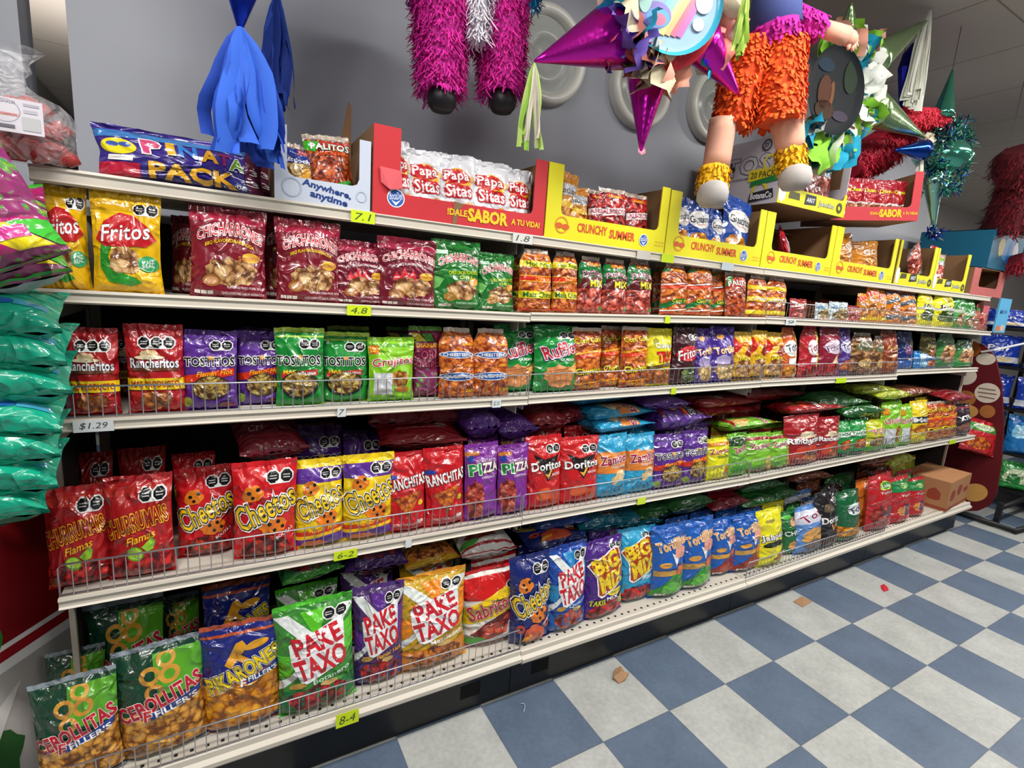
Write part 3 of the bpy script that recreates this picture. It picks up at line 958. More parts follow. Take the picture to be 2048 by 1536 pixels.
spec('pizz', 'purple pizza-snack bag with green and white lettering', (.16, .33, .08), '7c2c94',
     [('b', .25, .30, .24, .28, '*pink', 3), ('r', 0, .9, .4, 1, 'b86c2c'), ('e', .14, .86, .09, .045, '1c3c9c'), ('t', 'TROMPETAS DE', .56, .82, .62, .045, 'f0d8f4', O(bold=.02)), ('t', 'ORIGINAL', .62, .60, .44, .035, 'f0d8f4', O(bold=.02))],
     [('t', 'PI', .24, .71, .32, .15, '1c8c3c', O(oc=W, oc2='2c2c2c', ol=.05, bold=.06, rot=.06)), ('t', 'ZZA', .67, .73, .46, .13, 'e8e8e0', O(oc='8c1c24', oc2='1c4c2c', ol=.04, bold=.06, rot=.06))])
spec('dori', 'red nacho bag with black triangle logo', (.19, .33, .08), 'c41c20',
     [('o', .70, .86, .10), ('p', [(.14, .80), (.42, .72), (.86, .77), (.50, .40)], '1c1012'), ('p', [(.40, .52), (.50, .44), (.66, .62), (.60, .62), (.50, .50)], 'f0b040'),
      ('b', .40, .22, .22, .10, 'd85c2c', 2), ('b', .70, .16, .16, .09, 'c84424', 5), ('t', 'NACHO', .74, .50, .26, .04, W)],
     [('t', 'Doritos', .5, .63, .84, .12, W, O(oc='1c1012', ol=.04, bold=.05, rot=.04))])
spec('zamb', 'blue yuca-chip bag with orange middle', (.18, .32, .08), '2c9cc8',
     [('r', 0, .42, 1, .76, 'e08434'), ('p', [(.0, .76), (.4, .80), (.4, .76)], 'e08434'), ('b', .68, .36, .2, .10, 'e8d0a0', 2), ('b', .52, .30, .14, .08, 'd8bc80', 3), ('t', 'YUQUITAS', .62, .52, .5, .05, W, O(bold=.02))] + [('r', .15 + .12 * i, .1 + (i % 3) * .03, .22 + .12 * i, .16 + (i % 3) * .03, '1c7cb0') for i in range(6)],
     [('t', 'Zambos', .54, .65, .92, .15, 'a01c38', O(oc=W, ol=.05, rot=.10, shear=.1, bold=.05))])
spec('zamy', 'yellow chip bag with maroon lettering', (.16, .30, .07), 'dcd818', [('r', .3, .56, .8, .62, '7c8c28'), ('b', .8, .2, .2, .15, 'a8642c', 2), ('r', 0, .86, 1, 1, 'c87c18')], [('t', 'Zambos', .5, .74, .92, .14, '9c1c38', O(oc='f8f0a0', ol=.04, rot=.05, bold=.04))])
spec('zamg', 'light green chip bag with maroon lettering', (.16, .32, .08), '78b82c',
     [('r', 0, .88, 1, 1, '8c1c24'), ('b', .8, .25, .18, .2, 'd8b060', 2), ('r', 0, 0, 1, .1, '8c1c24'), ('p', [(0, .3), (.4, .2), (.5, .1), (0, .1)], '5ca428'), ('t', 'PLATANITO', .55, .6, .5, .04, 'd8f0b0')],
     [('t', 'Zambos', .54, .73, .92, .14, 'a01c38', O(oc=W, ol=.045, rot=.08, bold=.04))])
spec('zamd', 'green chip bag with dark green top', (.15, .32, .08), '6cb030', [('r', 0, .76, 1, 1, '1c3c1c'), ('b', .5, .2, .4, .1, '3c8c24', 2), ('t', 'SALADO', .6, .6, .5, .05, 'c8f0a0')], [('t', 'Zambos', .6, .70, .84, .14, 'a01c38', O(oc=W, ol=.04, rot=.3, bold=.04))])
spec('ranr', 'glossy red bag with cream hat and white lettering', (.19, .33, .08), '9c141c',
     [('b', .5, .66, .2, .07, 'e0d0b0', 3), ('e', .5, .62, .32, .03, 'e0d0b0'), ('b', .5, .28, .4, .16, 'c83818', 2), ('b', .6, .2, .26, .1, '*chips', 4)], [('t', 'Rancheritos', .5, .54, .92, .12, W, O(oc='1c1c24', ol=.04, bold=.05))])
spec('taqu', 'green bag of taco sticks with white banner', (.13, .30, .07), '148a3c', [('r', 0, .60, 1, .74, 'd8dcd8'), ('b', .5, .35, .4, .16, '*orange', 2), ('r', 0, 0, 1, .14, '1c2c20')], [('t', 'TAQUERIT', .5, .67, .9, .09, '1c7c34', O(bold=.05))])
spec('toryl', 'yellow and green bag with pink script', (.14, .30, .07), 'c0c428', [('b', .5, .35, .42, .18, '*mix', 2), ('r', 0, 0, 1, .2, '3c9c34')], [('t', 'Tor', .5, .7, .8, .18, 'c83c70', O(oc=W, rot=.3, ol=.04, bold=.02))])
spec('mexi', 'yellow bag with black panel and gold shapes', (.16, .33, .08), 'e8cc1c', [('r', 0, .52, 1, .68, '2c2c2c'), ('b', .5, .38, .44, .12, '*puff', 2), ('r', 0, .0, 1, .14, 'd8d41c')], [('t', 'Mexi', .5, .60, .86, .12, 'd8dce0', O(bold=.05)), ('t', 'Palomitas', .5, .12, .9, .09, 'f0e81c', O(oc='6c6c10', bold=.03))])
spec('dkst', 'dark wine bag with white crossed lettering', (.14, .32, .08), '2c1c24', [('b', .5, .3, .4, .14, '8c4c34', 2), ('r', 0, .9, 1, 1, '8c1c34')], [('t', 'XTRA', .5, .62, .8, .16, W, O(bold=.05, rot=.3))])
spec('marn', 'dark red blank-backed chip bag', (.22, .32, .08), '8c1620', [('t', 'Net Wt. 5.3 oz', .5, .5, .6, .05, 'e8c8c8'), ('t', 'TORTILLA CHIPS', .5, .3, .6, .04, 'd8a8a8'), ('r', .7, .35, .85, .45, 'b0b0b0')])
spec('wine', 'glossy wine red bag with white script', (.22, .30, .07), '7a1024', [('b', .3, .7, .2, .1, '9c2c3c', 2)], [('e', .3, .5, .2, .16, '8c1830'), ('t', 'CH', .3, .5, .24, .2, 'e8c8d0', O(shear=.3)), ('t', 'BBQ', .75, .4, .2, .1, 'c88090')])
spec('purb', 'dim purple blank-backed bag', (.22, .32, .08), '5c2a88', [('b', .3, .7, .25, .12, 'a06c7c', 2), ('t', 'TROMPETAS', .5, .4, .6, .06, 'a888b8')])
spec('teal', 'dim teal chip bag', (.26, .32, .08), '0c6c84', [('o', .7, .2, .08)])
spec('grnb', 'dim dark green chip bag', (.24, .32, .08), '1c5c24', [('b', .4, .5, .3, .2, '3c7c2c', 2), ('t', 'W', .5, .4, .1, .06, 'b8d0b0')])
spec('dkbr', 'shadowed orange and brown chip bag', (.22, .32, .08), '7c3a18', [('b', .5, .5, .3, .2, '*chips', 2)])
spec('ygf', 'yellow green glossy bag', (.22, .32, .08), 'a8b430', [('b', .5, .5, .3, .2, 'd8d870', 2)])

# ---- bottom level
RG = [('ring', .40, .78, .12, .065, 'd09838'), ('ring', .62, .76, .12, .065, 'd09838'), ('ring', .44, .63, .11, .06, 'c88c30'), ('ring', .58, .90, .11, .06, 'd8a448')]
spec('cebo', 'green onion-ring bag with red lettering', (.27, .40, .10), '14402c',
     [('p', [(.42, 1), (1, 1), (1, .55), (.48, .60)], '58a428')] + RG + [('p', [(0, .44), (1, .56), (1, 0), (0, 0)], '*ring'), ('r', .28, .40, .42, .47, 'b01c28'), ('p', [(.38, .38), (.96, .50), (.96, .57), (.38, .45)], '1c3c8c')],
     [('t', 'CEBOLLITAS', .5, .55, .98, .15, 'b81c30', O(oc='f4d8d0', ol=.04, rot=.30, bold=.06)), ('t', "FILLER'S", .68, .463, .5, .06, W, O(rot=.20, bold=.04)), ('t', 'F', .35, .43, .09, .1, 'c82430', O(oc=W, bold=.05))], seal='8c98a0')
spec('pika', 'navy and gold puff bag with yellow lettering', (.26, .42, .10), '1a2478',
     [('r', 0, .93, 1, 1, 'b8502c'), ('p', [(.28, .68), (.36, .64), (.56, .82), (.50, .88), (.42, .86)], 'e0a020'), ('e', .68, .82, .16, .035, 'e0a020', .2), ('p', [(.38, .74), (.44, .78), (.64, .68), (.58, .64)], 'c88c18'), ('p', [(0, .48), (.5, .54), (1, .60), (1, .08), (0, .06)], '*puff'),
      ('r', .48, .47, .56, .52, 'c82430'), ('p', [(.56, .46), (.98, .54), (.98, .60), (.56, .52)], '1c3c8c')],
     [('t', 'PIKARONES', .52, .60, .98, .15, 'f0d01c', O(oc='1c2014', oc2='e8e8e0', ol=.045, rot=.40, bold=.05)), ('t', "FILLER'S", .77, .53, .38, .05, W, O(rot=.15, bold=.04)), ('t', 'F', .52, .485, .07, .08, W, O(bold=.05))], seal='b8502c')


def pake(key, desc, base, alt, dark, sub, subcol, picture, top):
    spec(key, desc, (.25, .40, .10), base,
         [('p', [(0, .95), (.35, .68), (.45, .78), (.1, 1), (0, 1)], 'e4eae8'), ('p', [(.95, 1), (1, .92), (.75, .72), (.65, .78), (.88, 1)], 'e4eae8'), ('p', [(0, .34), (.0, .26), (.28, .44), (.3, .52)], 'e4eae8'),
          ('p', [(.3, .98), (.7, .98), (.56, .80), (.45, .78)], alt), ('p', [(.72, .7), (1, .85), (1, .55), (.8, .45)], alt), ('p', [(0, .6), (.25, .6), (.12, .4), (0, .4)], alt),
          ('r', 0, 0, 1, .26, dark), ('b', .5, .16, .40, .12, picture, 3), ('o', .76, .90, .075), ('t', sub, .66, .335, .5, .05, subcol, O(rot=.16, bold=.03)),
          ('b', .22, .31, .10, .03, 'b89040', 2), ('b', .62, .275, .12, .025, 'c8a868', 5)],
         [('p', [(.14, .70), (.20, .73), (.84, .86), (.86, .80), (.84, .44), (.76, .42), (.34, .32), (.26, .34), (.16, .52)], 'f2f4f4'),
          ('t', 'PAKE', .50, .695, .64, .19, 'd01c2c', O(rot=.20, bold=.06, shear=-.05)), ('t', 'TAXO', .53, .485, .68, .21, 'd01c2c', O(rot=.20, bold=.06, shear=-.05))], seal=top)


pake('pakeg', 'green snack-mix bag with big red lettering', '3c8c34', '5cc828', '146c34', 'Botanero', 'c8e8d0', '*flame', '4cc028')
pake('pakep', 'purple snack-mix bag with big red lettering', '4c3068', '5c2c90', '3c2070', "Flamin' Hot", 'f0b020', '*flame', '4c2478')
pake('pakeo', 'orange snack-mix bag with big red lettering', 'c8a01c', 'ee8c1c', 'c8781c', 'Mezcladito', W, '*chips', 'f0a020')
pake('pakeb', 'blue snack-mix bag with big red lettering', '1c4ca8', '2c8cc8', '1c5ca8', 'Queso', 'c8e0f0', '*meat', '1c3c94')
spec('sabr', 'red and yellow rind bag with slanted script', (.24, .38, .10), 'e4e2dc',
     [('r', 0, .66, 1, 1, 'd01c1c'), ('p', [(0, .56), (.4, .70), (.7, .80), (1, .84), (1, .48), (.6, .44), (0, .34)], 'f0cc1c'), ('p', [(.08, .20), (.3, .34), (.5, .42), (.86, .52), (.9, .44), (.7, .30), (.66, .16), (.3, .12)], '*meat'), ('e', .15, .12, .16, .05, '4ca03c'), ('r', 0, 0, 1, .07, 'a81c24'), ('o', .84, .80, .075)],
     [('t', 'Sabritones', .50, .57, .96, .19, 'b01c2c', O(oc='f0d8c8', oc2='4c1418', ol=.03, rot=.30, shear=.2, bold=.03))], seal='c81820')
BM = [('p', [(.04, .74), (.10, .78), (.72, .92), (.84, .90), (.96, .60), (.96, .46), (.30, .30), (.22, .34), (.20, .58)], W), ('p', [(.07, .73), (.12, .765), (.72, .90), (.82, .88), (.93, .60), (.93, .48), (.32, .325), (.25, .35), (.23, .58)], 'a83c14'),
      ('t', 'BIG', .46, .745, .66, .22, 'f2d41c', O(rot=.22, bold=.07, fan=-.1)), ('t', 'MIX', .60, .515, .66, .23, 'f2d41c', O(rot=.22, bold=.07, fan=.1))]
spec('bigp', 'purple snack-mix bag with big yellow lettering', (.23, .40, .10), '4c2484', [('o', .78, .93, .08), ('b', .5, .12, .46, .13, '*flame', 2), ('e', .88, .2, .12, .06, 'b8cc5c'), ('e', .70, .335, .22, .04, 'f0e01c'), ('t', 'FUEGO', .70, .335, .3, .035, '2c2c1c'), ('t', 'TAKIS', .24, .24, .34, .07, 'e0e01c', O(oc='2c4c1c', shear=.2, bold=.05)), ('t', 'MIX', .60, .27, .3, .05, W)], BM)
spec('bigc', 'cyan snack-mix bag with big yellow lettering', (.23, .40, .10), '2ca0cc', [('o', .78, .93, .08), ('b', .5, .12, .46, .13, '*flame', 5), ('r', .55, .32, .96, .38, '8cd0e8'), ('t', 'QUESO', .75, .35, .3, .045, W, O(bold=.03)), ('t', 'OOO', .6, .25, .3, .05, '1c2c8c')], BM)


def torti(key, desc, low, grass):
    spec(key, desc, (.19, .40, .10), '1c5cb4',
         [('r', 0, .93, 1, 1, '1c4ca0'), ('p', [(0, .12), (.25, .22), (.5, .34), (1, .42), (1, 0), (0, 0)], low), ('r', .05, .34, .6, .42, 'c89848'), ('e', .3, .5, .16, .04, 'e0a040'), ('b', .75, .40, .14, .08, 'd86c2c', 2),
          ('p', [(.45, .66), (.6, .46), (.66, .60)], 'e4ecf4'), ('b', .72, .66, .2, .09, 'e8a08c', 4), ('b', .5, .16, .3, .08, grass, 4)] + nutri(.1, .06, n=3),
         [('t', 'Tortillitas', .54, .79, .9, .13, 'e8943c', O(oc='f8e8c8', ol=.05, rot=.22, shear=.1, bold=.02))], gather=False)


torti('tort', 'blue tortilla bag with green grass base', '2c8c2c', '5cb83c')
torti('torx', 'blue tortilla bag with dark red base', '8c2c24', 'a84430')
spec('jalp', 'yellow bag with black chili lettering', (.18, .40, .09), 'e8e01c', [('b', .5, .42, .4, .06, '1c2410', 2), ('p', [(.4, .12), (1, .36), (1, .06)], 'a8642c'), ('e', .4, .84, .18, .03, 'a8983c'), ('r', 0, .02, 1, .12, 'd8d81c')], [('t', 'Jalapeno', .55, .55, .95, .14, W, O(oc='1c2410', ol=.06, rot=.06, bold=.05))])
spec('chun', 'green ring-snack bag with white lettering', (.16, .40, .09), '1c6c34', [('b', .5, .78, .2, .12, 'd8a070', 2), ('b', .5, .24, .34, .09, 'd8984c', 4), ('r', 0, .46, 1, .6, '124c24'), ('e', .2, .9, .2, .05, '5cc04c')], [('t', 'CHUN', .5, .53, .86, .12, 'd8e8dc', O(oc='0c2c14', bold=.04, rot=.08))])
spec('torb', 'pale blue tortilla bag with one big chip', (.17, .40, .09), '5c8cd0', [('r', 0, .68, 1, 1, 'c8ccdc'), ('b', .5, .42, .42, .16, 'd8a050', 4), ('e', .5, .2, .32, .12, '70605c'), ('p', [(.6, 1), (.8, .7), (.9, .72), (.8, 1)], W)], [('t', 'Tor', .5, .82, .84, .15, '8c1c50', O(oc=W, rot=.4, bold=.03))])
spec('dorb', 'black chip bag with white lettering', (.18, .40, .09), '1a1618', [('o', .75, .86, .1, 1), ('b', .4, .75, .2, .08, '5c4c38', 2), ('p', [(.4, .46), (.54, .30), (.72, .46), (.66, .46), (.54, .36), (.46, .46)], 'd89c48'), ('b', .5, .14, .36, .1, '4c2c1c', 3)], [('t', 'Doritos', .55, .53, .86, .12, W, O(bold=.05))])
spec('torg', 'green and amber clear tortilla bag', (.17, .40, .09), '0c5c34', [('r', 0, 0, 1, .36, '*puff'), ('p', [(.0, .36), (.5, .28), (1, .4), (1, .5), (0, .5)], '0c5c34'), ('e', .62, .66, .34, .12, 'd8e4e0'), ('r', 0, 0, 1, .12, '1c6c34')], [('t', 'Tor', .62, .66, .6, .13, '1c2c5c', O(rot=.25, bold=.03))])
spec('torn', 'orange clear tortilla bag with pink script', (.16, .40, .09), 'e07c2c', [('r', 0, 0, 1, .4, '*puff'), ('p', [(.3, .9), (.9, 1), (1, .6), (.5, .5)], 'f0e0e4')], [('t', 'Tortri', .62, .74, .8, .12, 'a81c50', O(rot=1.0, oc=W, bold=.03))])
spec('redm', 'red tall puff bag with lime green emblem', (.18, .42, .09), 'b81c20', [('b', .55, .84, .26, .08, 'b8d84c', 4), ('b', .55, .84, .2, .06, '3c9430', 5), ('t', 'Tostada', .55, .72, .5, .04, W), ('b', .3, .3, .26, .2, '*meat', 3), ('r', .5, .26, .72, .46, '2c3458')], [('t', 'Lola', .55, .84, .34, .06, W, O(bold=.03))])
spec('redn', 'slim red bag with green crown', (.15, .42, .09), 'b41c24', [('r', 0, .72, 1, 1, '1c7c3c'), ('e', .5, .84, .2, .06, '9cc878'), ('b', .4, .3, .26, .12, 'd88c4c', 3), ('r', .4, .2, .6, .44, '2c3864')], [('t', 'Yummi', .5, .64, .5, .05, W)])

# ---- top ledge contents
spec('papa', 'white cheese-puff bag with red lettering', (.15, .23, .05), 'dfe1e6', [('e', .5, .60, .36, .22, 'f0b020'), ('b', .46, .66, .38, .14, 'c81c28', 2), ('b', .52, .42, .42, .13, 'c81c28', 3), ('b', .8, .18, .14, .06, 'e0a848', 2), ('b', .88, .66, .1, .05, 'e8c070', 3), ('t', 'Cheese', .45, .19, .42, .05, 'c02c3c'), ('t', 'Queso', .45, .13, .42, .05, 'c02c3c')],
     [('t', 'Papa', .46, .66, .66, .22, W, O(oc='c81c28', ol=.09, rot=.06, bold=.03)), ('t', 'Sitas', .52, .42, .72, .22, W, O(oc='c81c28', ol=.09, rot=.06, bold=.03))])
spec('gus', 'blue cracker bag with white oval logo', (.15, .23, .05), '1c4ca8', [('b', .5, .18, .42, .18, '*puff', 2), ('e', .55, .64, .46, .20, W), ('t', 'SuperBola', .58, .53, .4, .05, 'c83c50')], [('t', 'Gustitos', .55, .65, .84, .16, '16243c', O(rot=.08, bold=.03))])
spec('gusc', 'orange cheese bag with white and black lettering', (.15, .23, .05), 'c8842c', [('r', 0, 0, 1, .45, '*puff'), ('p', [(0, .45), (.5, .55), (1, .45), (1, .4), (0, .4)], 'f0c040'), ('p', [(0, .6), (0, .85), (1, .85), (1, .65)], 'c8ccd0')], [('t', 'Gustitos', .5, .72, .86, .13, '2c241c', O(rot=.05, bold=.03))])
spec('albo', 'red meatball-snack bag with white diagonal band', (.14, .23, .05), '*flame', [('p', [(0, .42), (1, .50), (1, .66), (0, .58)], 'e4dcdc'), ('r', .2, .86, .95, .95, 'c83c18'), ('t', 'DIANA', .55, .90, .5, .06, Yl), ('r', 0, .04, 1, .14, 'c83c18'), ('t', 'DIANA', .55, .09, .5, .06, Yl)], [('t', 'ALBOROTO', .5, .54, .92, .11, 'b0344c', O(rot=.07, bold=.03))])
spec('rbag', 'small red chip bag with silver glare', (.14, .22, .05), 'b01c2c', [('p', [(.2, .2), (.8, .3), (.7, .5), (.2, .4)], 'd8d8e0'), ('e', .3, .7, .14, .09, '1c3c9c')], [('t', 'BBQ', .6, .7, .5, .12, W)])
spec('gofr', 'orange crisp bag with white GO lettering', (.15, .22, .05), 'd8881c', [('b', .5, .28, .42, .24, '*puff', 2)], [('t', 'GO', .6, .68, .55, .2, W, O(bold=.03, rot=.05))])
spec('ringp', 'clear bag of pink ring snacks with green tip', (.15, .24, .05), '*pink', [('r', 0, .86, 1, 1, '7cb82c'), ('r', 0, .72, 1, .86, 'd8e0e8')], [('t', 'ARITOS', .5, .79, .86, .1, '1c2c5c', O(bold=.05))])
spec('trio2', 'small red cheese-trio bag with yellow lettering', (.13, .20, .05), 'b0182c', [('r', 0, 0, 1, .42, '*chips'), ('p', [(0, .42), (.5, .36), (1, .44), (1, .48), (.5, .40), (0, .46)], 'e8e0e0'), ('e', .3, .12, .2, .08, 'e09c2c')], [('t', 'Queso', .5, .76, .7, .13, 'f0e01c', O(bold=.04)), ('t', 'TRIO', .5, .56, .7, .16, 'd8302c', O(bold=.05))])
spec('bisc', 'blue cracker bag with red brand patch', (.16, .20, .05), '*pale', [('r', 0, .74, 1, 1, '1c3490'), ('r', .4, .80, .8, .93, 'b81c24'), ('t', 'JUMBO', .6, .865, .34, .08, W), ('e', .62, .36, .12, .13, 'e0a030'), ('r', .3, .02, .8, .1, '1c3490')], [('p', [(0, .56), (1, .62), (1, .74), (0, .72)], '1c3490'), ('t', 'Biscochos', .5, .65, .94, .11, W, O(bold=.04))])
spec('palt', 'orange stick-snack bag with green and red ends', (.17, .23, .05), '*twist', [('r', 0, .84, 1, 1, 'b81c18'), ('p', [(0, .8), (0, 1), (.35, 1), (.2, .74)], '3cb424'), ('p', [(.3, .1), (.9, .26), (1, .1), (.9, .04)], '3c9c34'), ('p', [(0, .02), (1, .02), (1, .1), (.4, .08), (0, .2)], 'd8a08c'), ('t', 'PICANTE', .6, .72, .6, .07, 'e04c1c', O(bold=.05))],
     [('t', 'PALITOS', .55, .84, .84, .13, W, O(oc='1c6c24', ol=.05, rot=-.05, bold=.04))])
spec('pina', 'purple party candy pack with rainbow lettering', (.30, .24, .10), '3a2a86', [('p', [(0, .8), (1, .86), (1, 1), (0, 1)], '3c7cc0'), ('e', .12, .62, .10, .16, 'e8d81c'), ('e', .09, .66, .035, .05, '3c5cb0'), ('e', .16, .66, .035, .05, '3c5cb0'), ('r', .06, .34, .2, .44, W), ('r', 0, .04, .24, .30, 'c01c3c'), ('r', .88, 0, 1, 1, '5c1c3c'), ('e', .80, .12, .09, .11, '1c2c7c'), ('t', 'BocaDeli', .80, .12, .15, .08, W, O(shear=.2)), ('t', '3', .94, .5, .06, .12, W), ('t', '3', .94, .25, .06, .12, W)],
     [('t', 'P', .31, .66, .11, .30, 'd84c7c', O(oc=W, ol=.05, bold=.06)), ('t', 'I', .42, .68, .05, .28, 'f0b41c', O(bold=.06)), ('t', 'N', .52, .67, .11, .28, '2c7cd0', O(bold=.06)), ('t', 'A', .65, .66, .11, .28, 'e8a81c', O(bold=.06)), ('t', 'T', .74, .64, .08, .26, '8c1c5c', O(bold=.06)), ('t', 'A', .82, .58, .09, .26, '6c9c1c', O(oc=W, ol=.05, bold=.06)), ('t', 'PACK', .55, .22, .52, .32, 'f0b01c', O(oc='1c1c5c', ol=.06, bold=.07))], name='candy_pack', cat='candy pack')
# ---- side racks
spec('tealb', 'teal snack bag with orange crisps picture', (.30, .22, .08), '12a080', [('r', 0, .82, 1, 1, '12806c'), ('b', .3, .85, .3, .1, 'd0981c', 2), ('b', .75, .86, .2, .08, 'c88c1c', 3), ('e', .72, .36, .06, .07, '1c5ca8'), ('r', .78, .30, .95, .42, '3c98b8')] + [('e', .2 + i * .1, .36, .045, .055, '9ce0d0') for i in range(4)], [('t', 'CHIPS', .4, .62, .5, .1, '8ce0c8', O(bold=.04))])
spec('strip', 'magenta, green and yellow striped bag of corn rings', (.26, .42, .09), '*color',
     [('p', [(0, .04), (.2, 0), (.4, 0), (0, .16)], 'e8d41c'), ('p', [(0, .16), (.4, 0), (.6, 0), (0, .26)], '3cb030'), ('p', [(.2, .2), (.6, 0), (.8, 0), (.5, .2)], 'b01c6c'), ('p', [(.5, .2), (.8, 0), (1, 0), (.75, .2)], 'e8d41c'), ('p', [(.75, .2), (1, .02), (1, .2)], '3cb030'), ('r', 0, .195, 1, .215, 'b01c6c'),
      ('p', [(0, .80), (1, .80), (1, 1), (0, 1)], 'a01c60'), ('p', [(.2, .8), (.5, .8), (.8, 1), (.5, 1)], 'e8d41c'), ('r', .66, .1, .86, .17, 'c83c8c')],
     [('t', 'KRISPIZ', .5, .66, .9, .16, '8c2c7c', O(oc='e8a8d0', ol=.06, rot=.1, bold=.02))], seal='3ca830')
spec('plant', 'light blue multipack bag', (.26, .26, .08), '1c78c0', [('b', .3, .6, .2, .2, '8cd0f0', 2), ('b', .6, .3, .14, .1, 'c84c6c', 5), ('r', 0, .9, 1, 1, '1c4ca0')], [('t', 'Azul', .5, .6, .6, .2, 'c8e8f8')])
spec('deepb', 'royal blue bread bag with pale strip', (.26, .26, .08), '1c3ca8', [('r', 0, .1, 1, .3, 'c8d0d8'), ('b', .6, .2, .2, .1, 'd8c090', 2)], [('t', 'Pan', .4, .6, .5, .2, W)])
spec('leafg', 'green and white snack bag', (.24, .26, .08), '2c9440', [('b', .5, .5, .4, .3, 'c8d8b0', 2), ('b', .4, .4, .2, .2, '1c7c34', 4)], [('t', 'Hoja', .5, .5, .5, .15, '1c5c28')])
spec('chex', 'red and green cheese-snack bag', (.24, .22, .06), 'b81c24', [('r', 0, .72, 1, 1, '3c8c3c'), ('b', .45, .32, .32, .22, '*orange', 2), ('e', .5, .86, .3, .1, 'c8e0a0')], [('t', 'Botana', .5, .86, .5, .09, W, O(oc='1c5c28'))])


# ================================================================== THE SETTING
TX0, TY0 = 0.0, -.298  # tile grid origin: a tile row starts .298 m in front of the kick plate
TL = .3048


def floor_material():
    m, nt, b = newmat('checkered_vinyl')
    tc = N(nt, 'ShaderNodeTexCoord')
    mp = N(nt, 'ShaderNodeMapping')
    mp.inputs['Location'].default_value = (-TX0 / TL + 21, -TY0 / TL + 40, .5)
    mp.inputs['Scale'].default_value = (1 / TL, 1 / TL, 0)
    nt.links.new(tc.outputs['Object'], mp.inputs[0])
    ck = N(nt, 'ShaderNodeTexChecker', Scale=1.0)
    ck.inputs['Color1'].default_value = (1, 1, 1, 1)
    ck.inputs['Color2'].default_value = (0, 0, 0, 1)
    nt.links.new(mp.outputs[0], ck.inputs['Vector'])
    n1 = N(nt, 'ShaderNodeTexNoise', Scale=5.5, Detail=7.0, Roughness=.65)
    n2 = N(nt, 'ShaderNodeTexNoise', Scale=60, Detail=3.0)
    n3 = N(nt, 'ShaderNodeTexVoronoi', Scale=42)
    for n in (n1, n2, n3): nt.links.new(tc.outputs['Object'], n.inputs['Vector'])
    ra = N(nt, 'ShaderNodeValToRGB')
    ra.color_ramp.elements[0].position, ra.color_ramp.elements[1].position = .32, .68
    ra.color_ramp.elements[0].color = lin('989b98')
    ra.color_ramp.elements[1].color = lin('bcbfbc')
    rb = N(nt, 'ShaderNodeValToRGB')
    rb.color_ramp.elements[0].position, rb.color_ramp.elements[1].position = .3, .7
    rb.color_ramp.elements[0].color = lin('4d5c70')
    rb.color_ramp.elements[1].color = lin('627388')
    mixn = N(nt, 'ShaderNodeMix', data_type='FLOAT')
    mixn.inputs[0].default_value = .35
    nt.links.new(n1.outputs[0], mixn.inputs[2])
    nt.links.new(n2.outputs[0], mixn.inputs[3])
    nt.links.new(mixn.outputs[0], ra.inputs[0])
    nt.links.new(mixn.outputs[0], rb.inputs[0])
    mx = N(nt, 'ShaderNodeMix', data_type='RGBA')
    nt.links.new(ck.outputs['Fac'], mx.inputs[0])
    nt.links.new(rb.outputs[0], mx.inputs[6])
    nt.links.new(ra.outputs[0], mx.inputs[7])
    # grey flecks
    lt = N(nt, 'ShaderNodeMath', operation='LESS_THAN')
    lt.inputs[1].default_value = .10
    nt.links.new(n3.outputs['Distance'], lt.inputs[0])
    ml = N(nt, 'ShaderNodeMath', operation='MULTIPLY')
    nt.links.new(lt.outputs[0], ml.inputs[0])
    gt = N(nt, 'ShaderNodeMath', operation='GREATER_THAN')
    gt.inputs[1].default_value = .54
    nt.links.new(n1.outputs[0], gt.inputs[0])
    nt.links.new(gt.outputs[0], ml.inputs[1])
    m3 = N(nt, 'ShaderNodeMath', operation='MULTIPLY')
    m3.inputs[1].default_value = .3
    nt.links.new(ml.outputs[0], m3.inputs[0])
    mf = N(nt, 'ShaderNodeMix', data_type='RGBA')
    nt.links.new(m3.outputs[0], mf.inputs[0])
    nt.links.new(mx.outputs[2], mf.inputs[6])
    mf.inputs[7].default_value = lin('70747a')
    # joints
    wr = N(nt, 'ShaderNodeTexBrick', Scale=1.0)
    wr.offset = 0
    wr.inputs['Mortar Size'].default_value = .006
    wr.inputs['Brick Width'].default_value = 1
    wr.inputs['Row Height'].default_value = 1
    nt.links.new(mp.outputs[0], wr.inputs['Vector'])
    mj = N(nt, 'ShaderNodeMix', data_type='RGBA')
    f5 = N(nt, 'ShaderNodeMath', operation='MULTIPLY')
    f5.inputs[1].default_value = .55
    nt.links.new(wr.outputs['Fac'], f5.inputs[0])
    nt.links.new(f5.outputs[0], mj.inputs[0])
    nt.links.new(mf.outputs[2], mj.inputs[6])
    mj.inputs[7].default_value = lin('3c4450')
    nt.links.new(mj.outputs[2], b.inputs['Base Color'])
    b.inputs['Roughness'].default_value = .38
    bp = N(nt, 'ShaderNodeBump', Strength=.12, Distance=.01)
    nt.links.new(n1.outputs[0], bp.inputs['Height'])
    nt.links.new(bp.outputs[0], b.inputs['Normal'])
    return m


def struct(name, mb, parent=None, smooth=False):
    o = mb.build(name, parent, smooth)
    if parent is None: o['kind'] = 'structure'
    return o


mb = MB()
mb.box((4.5, .6, -.02), (17, 12, .04), floor_material())
struct('floor', mb)


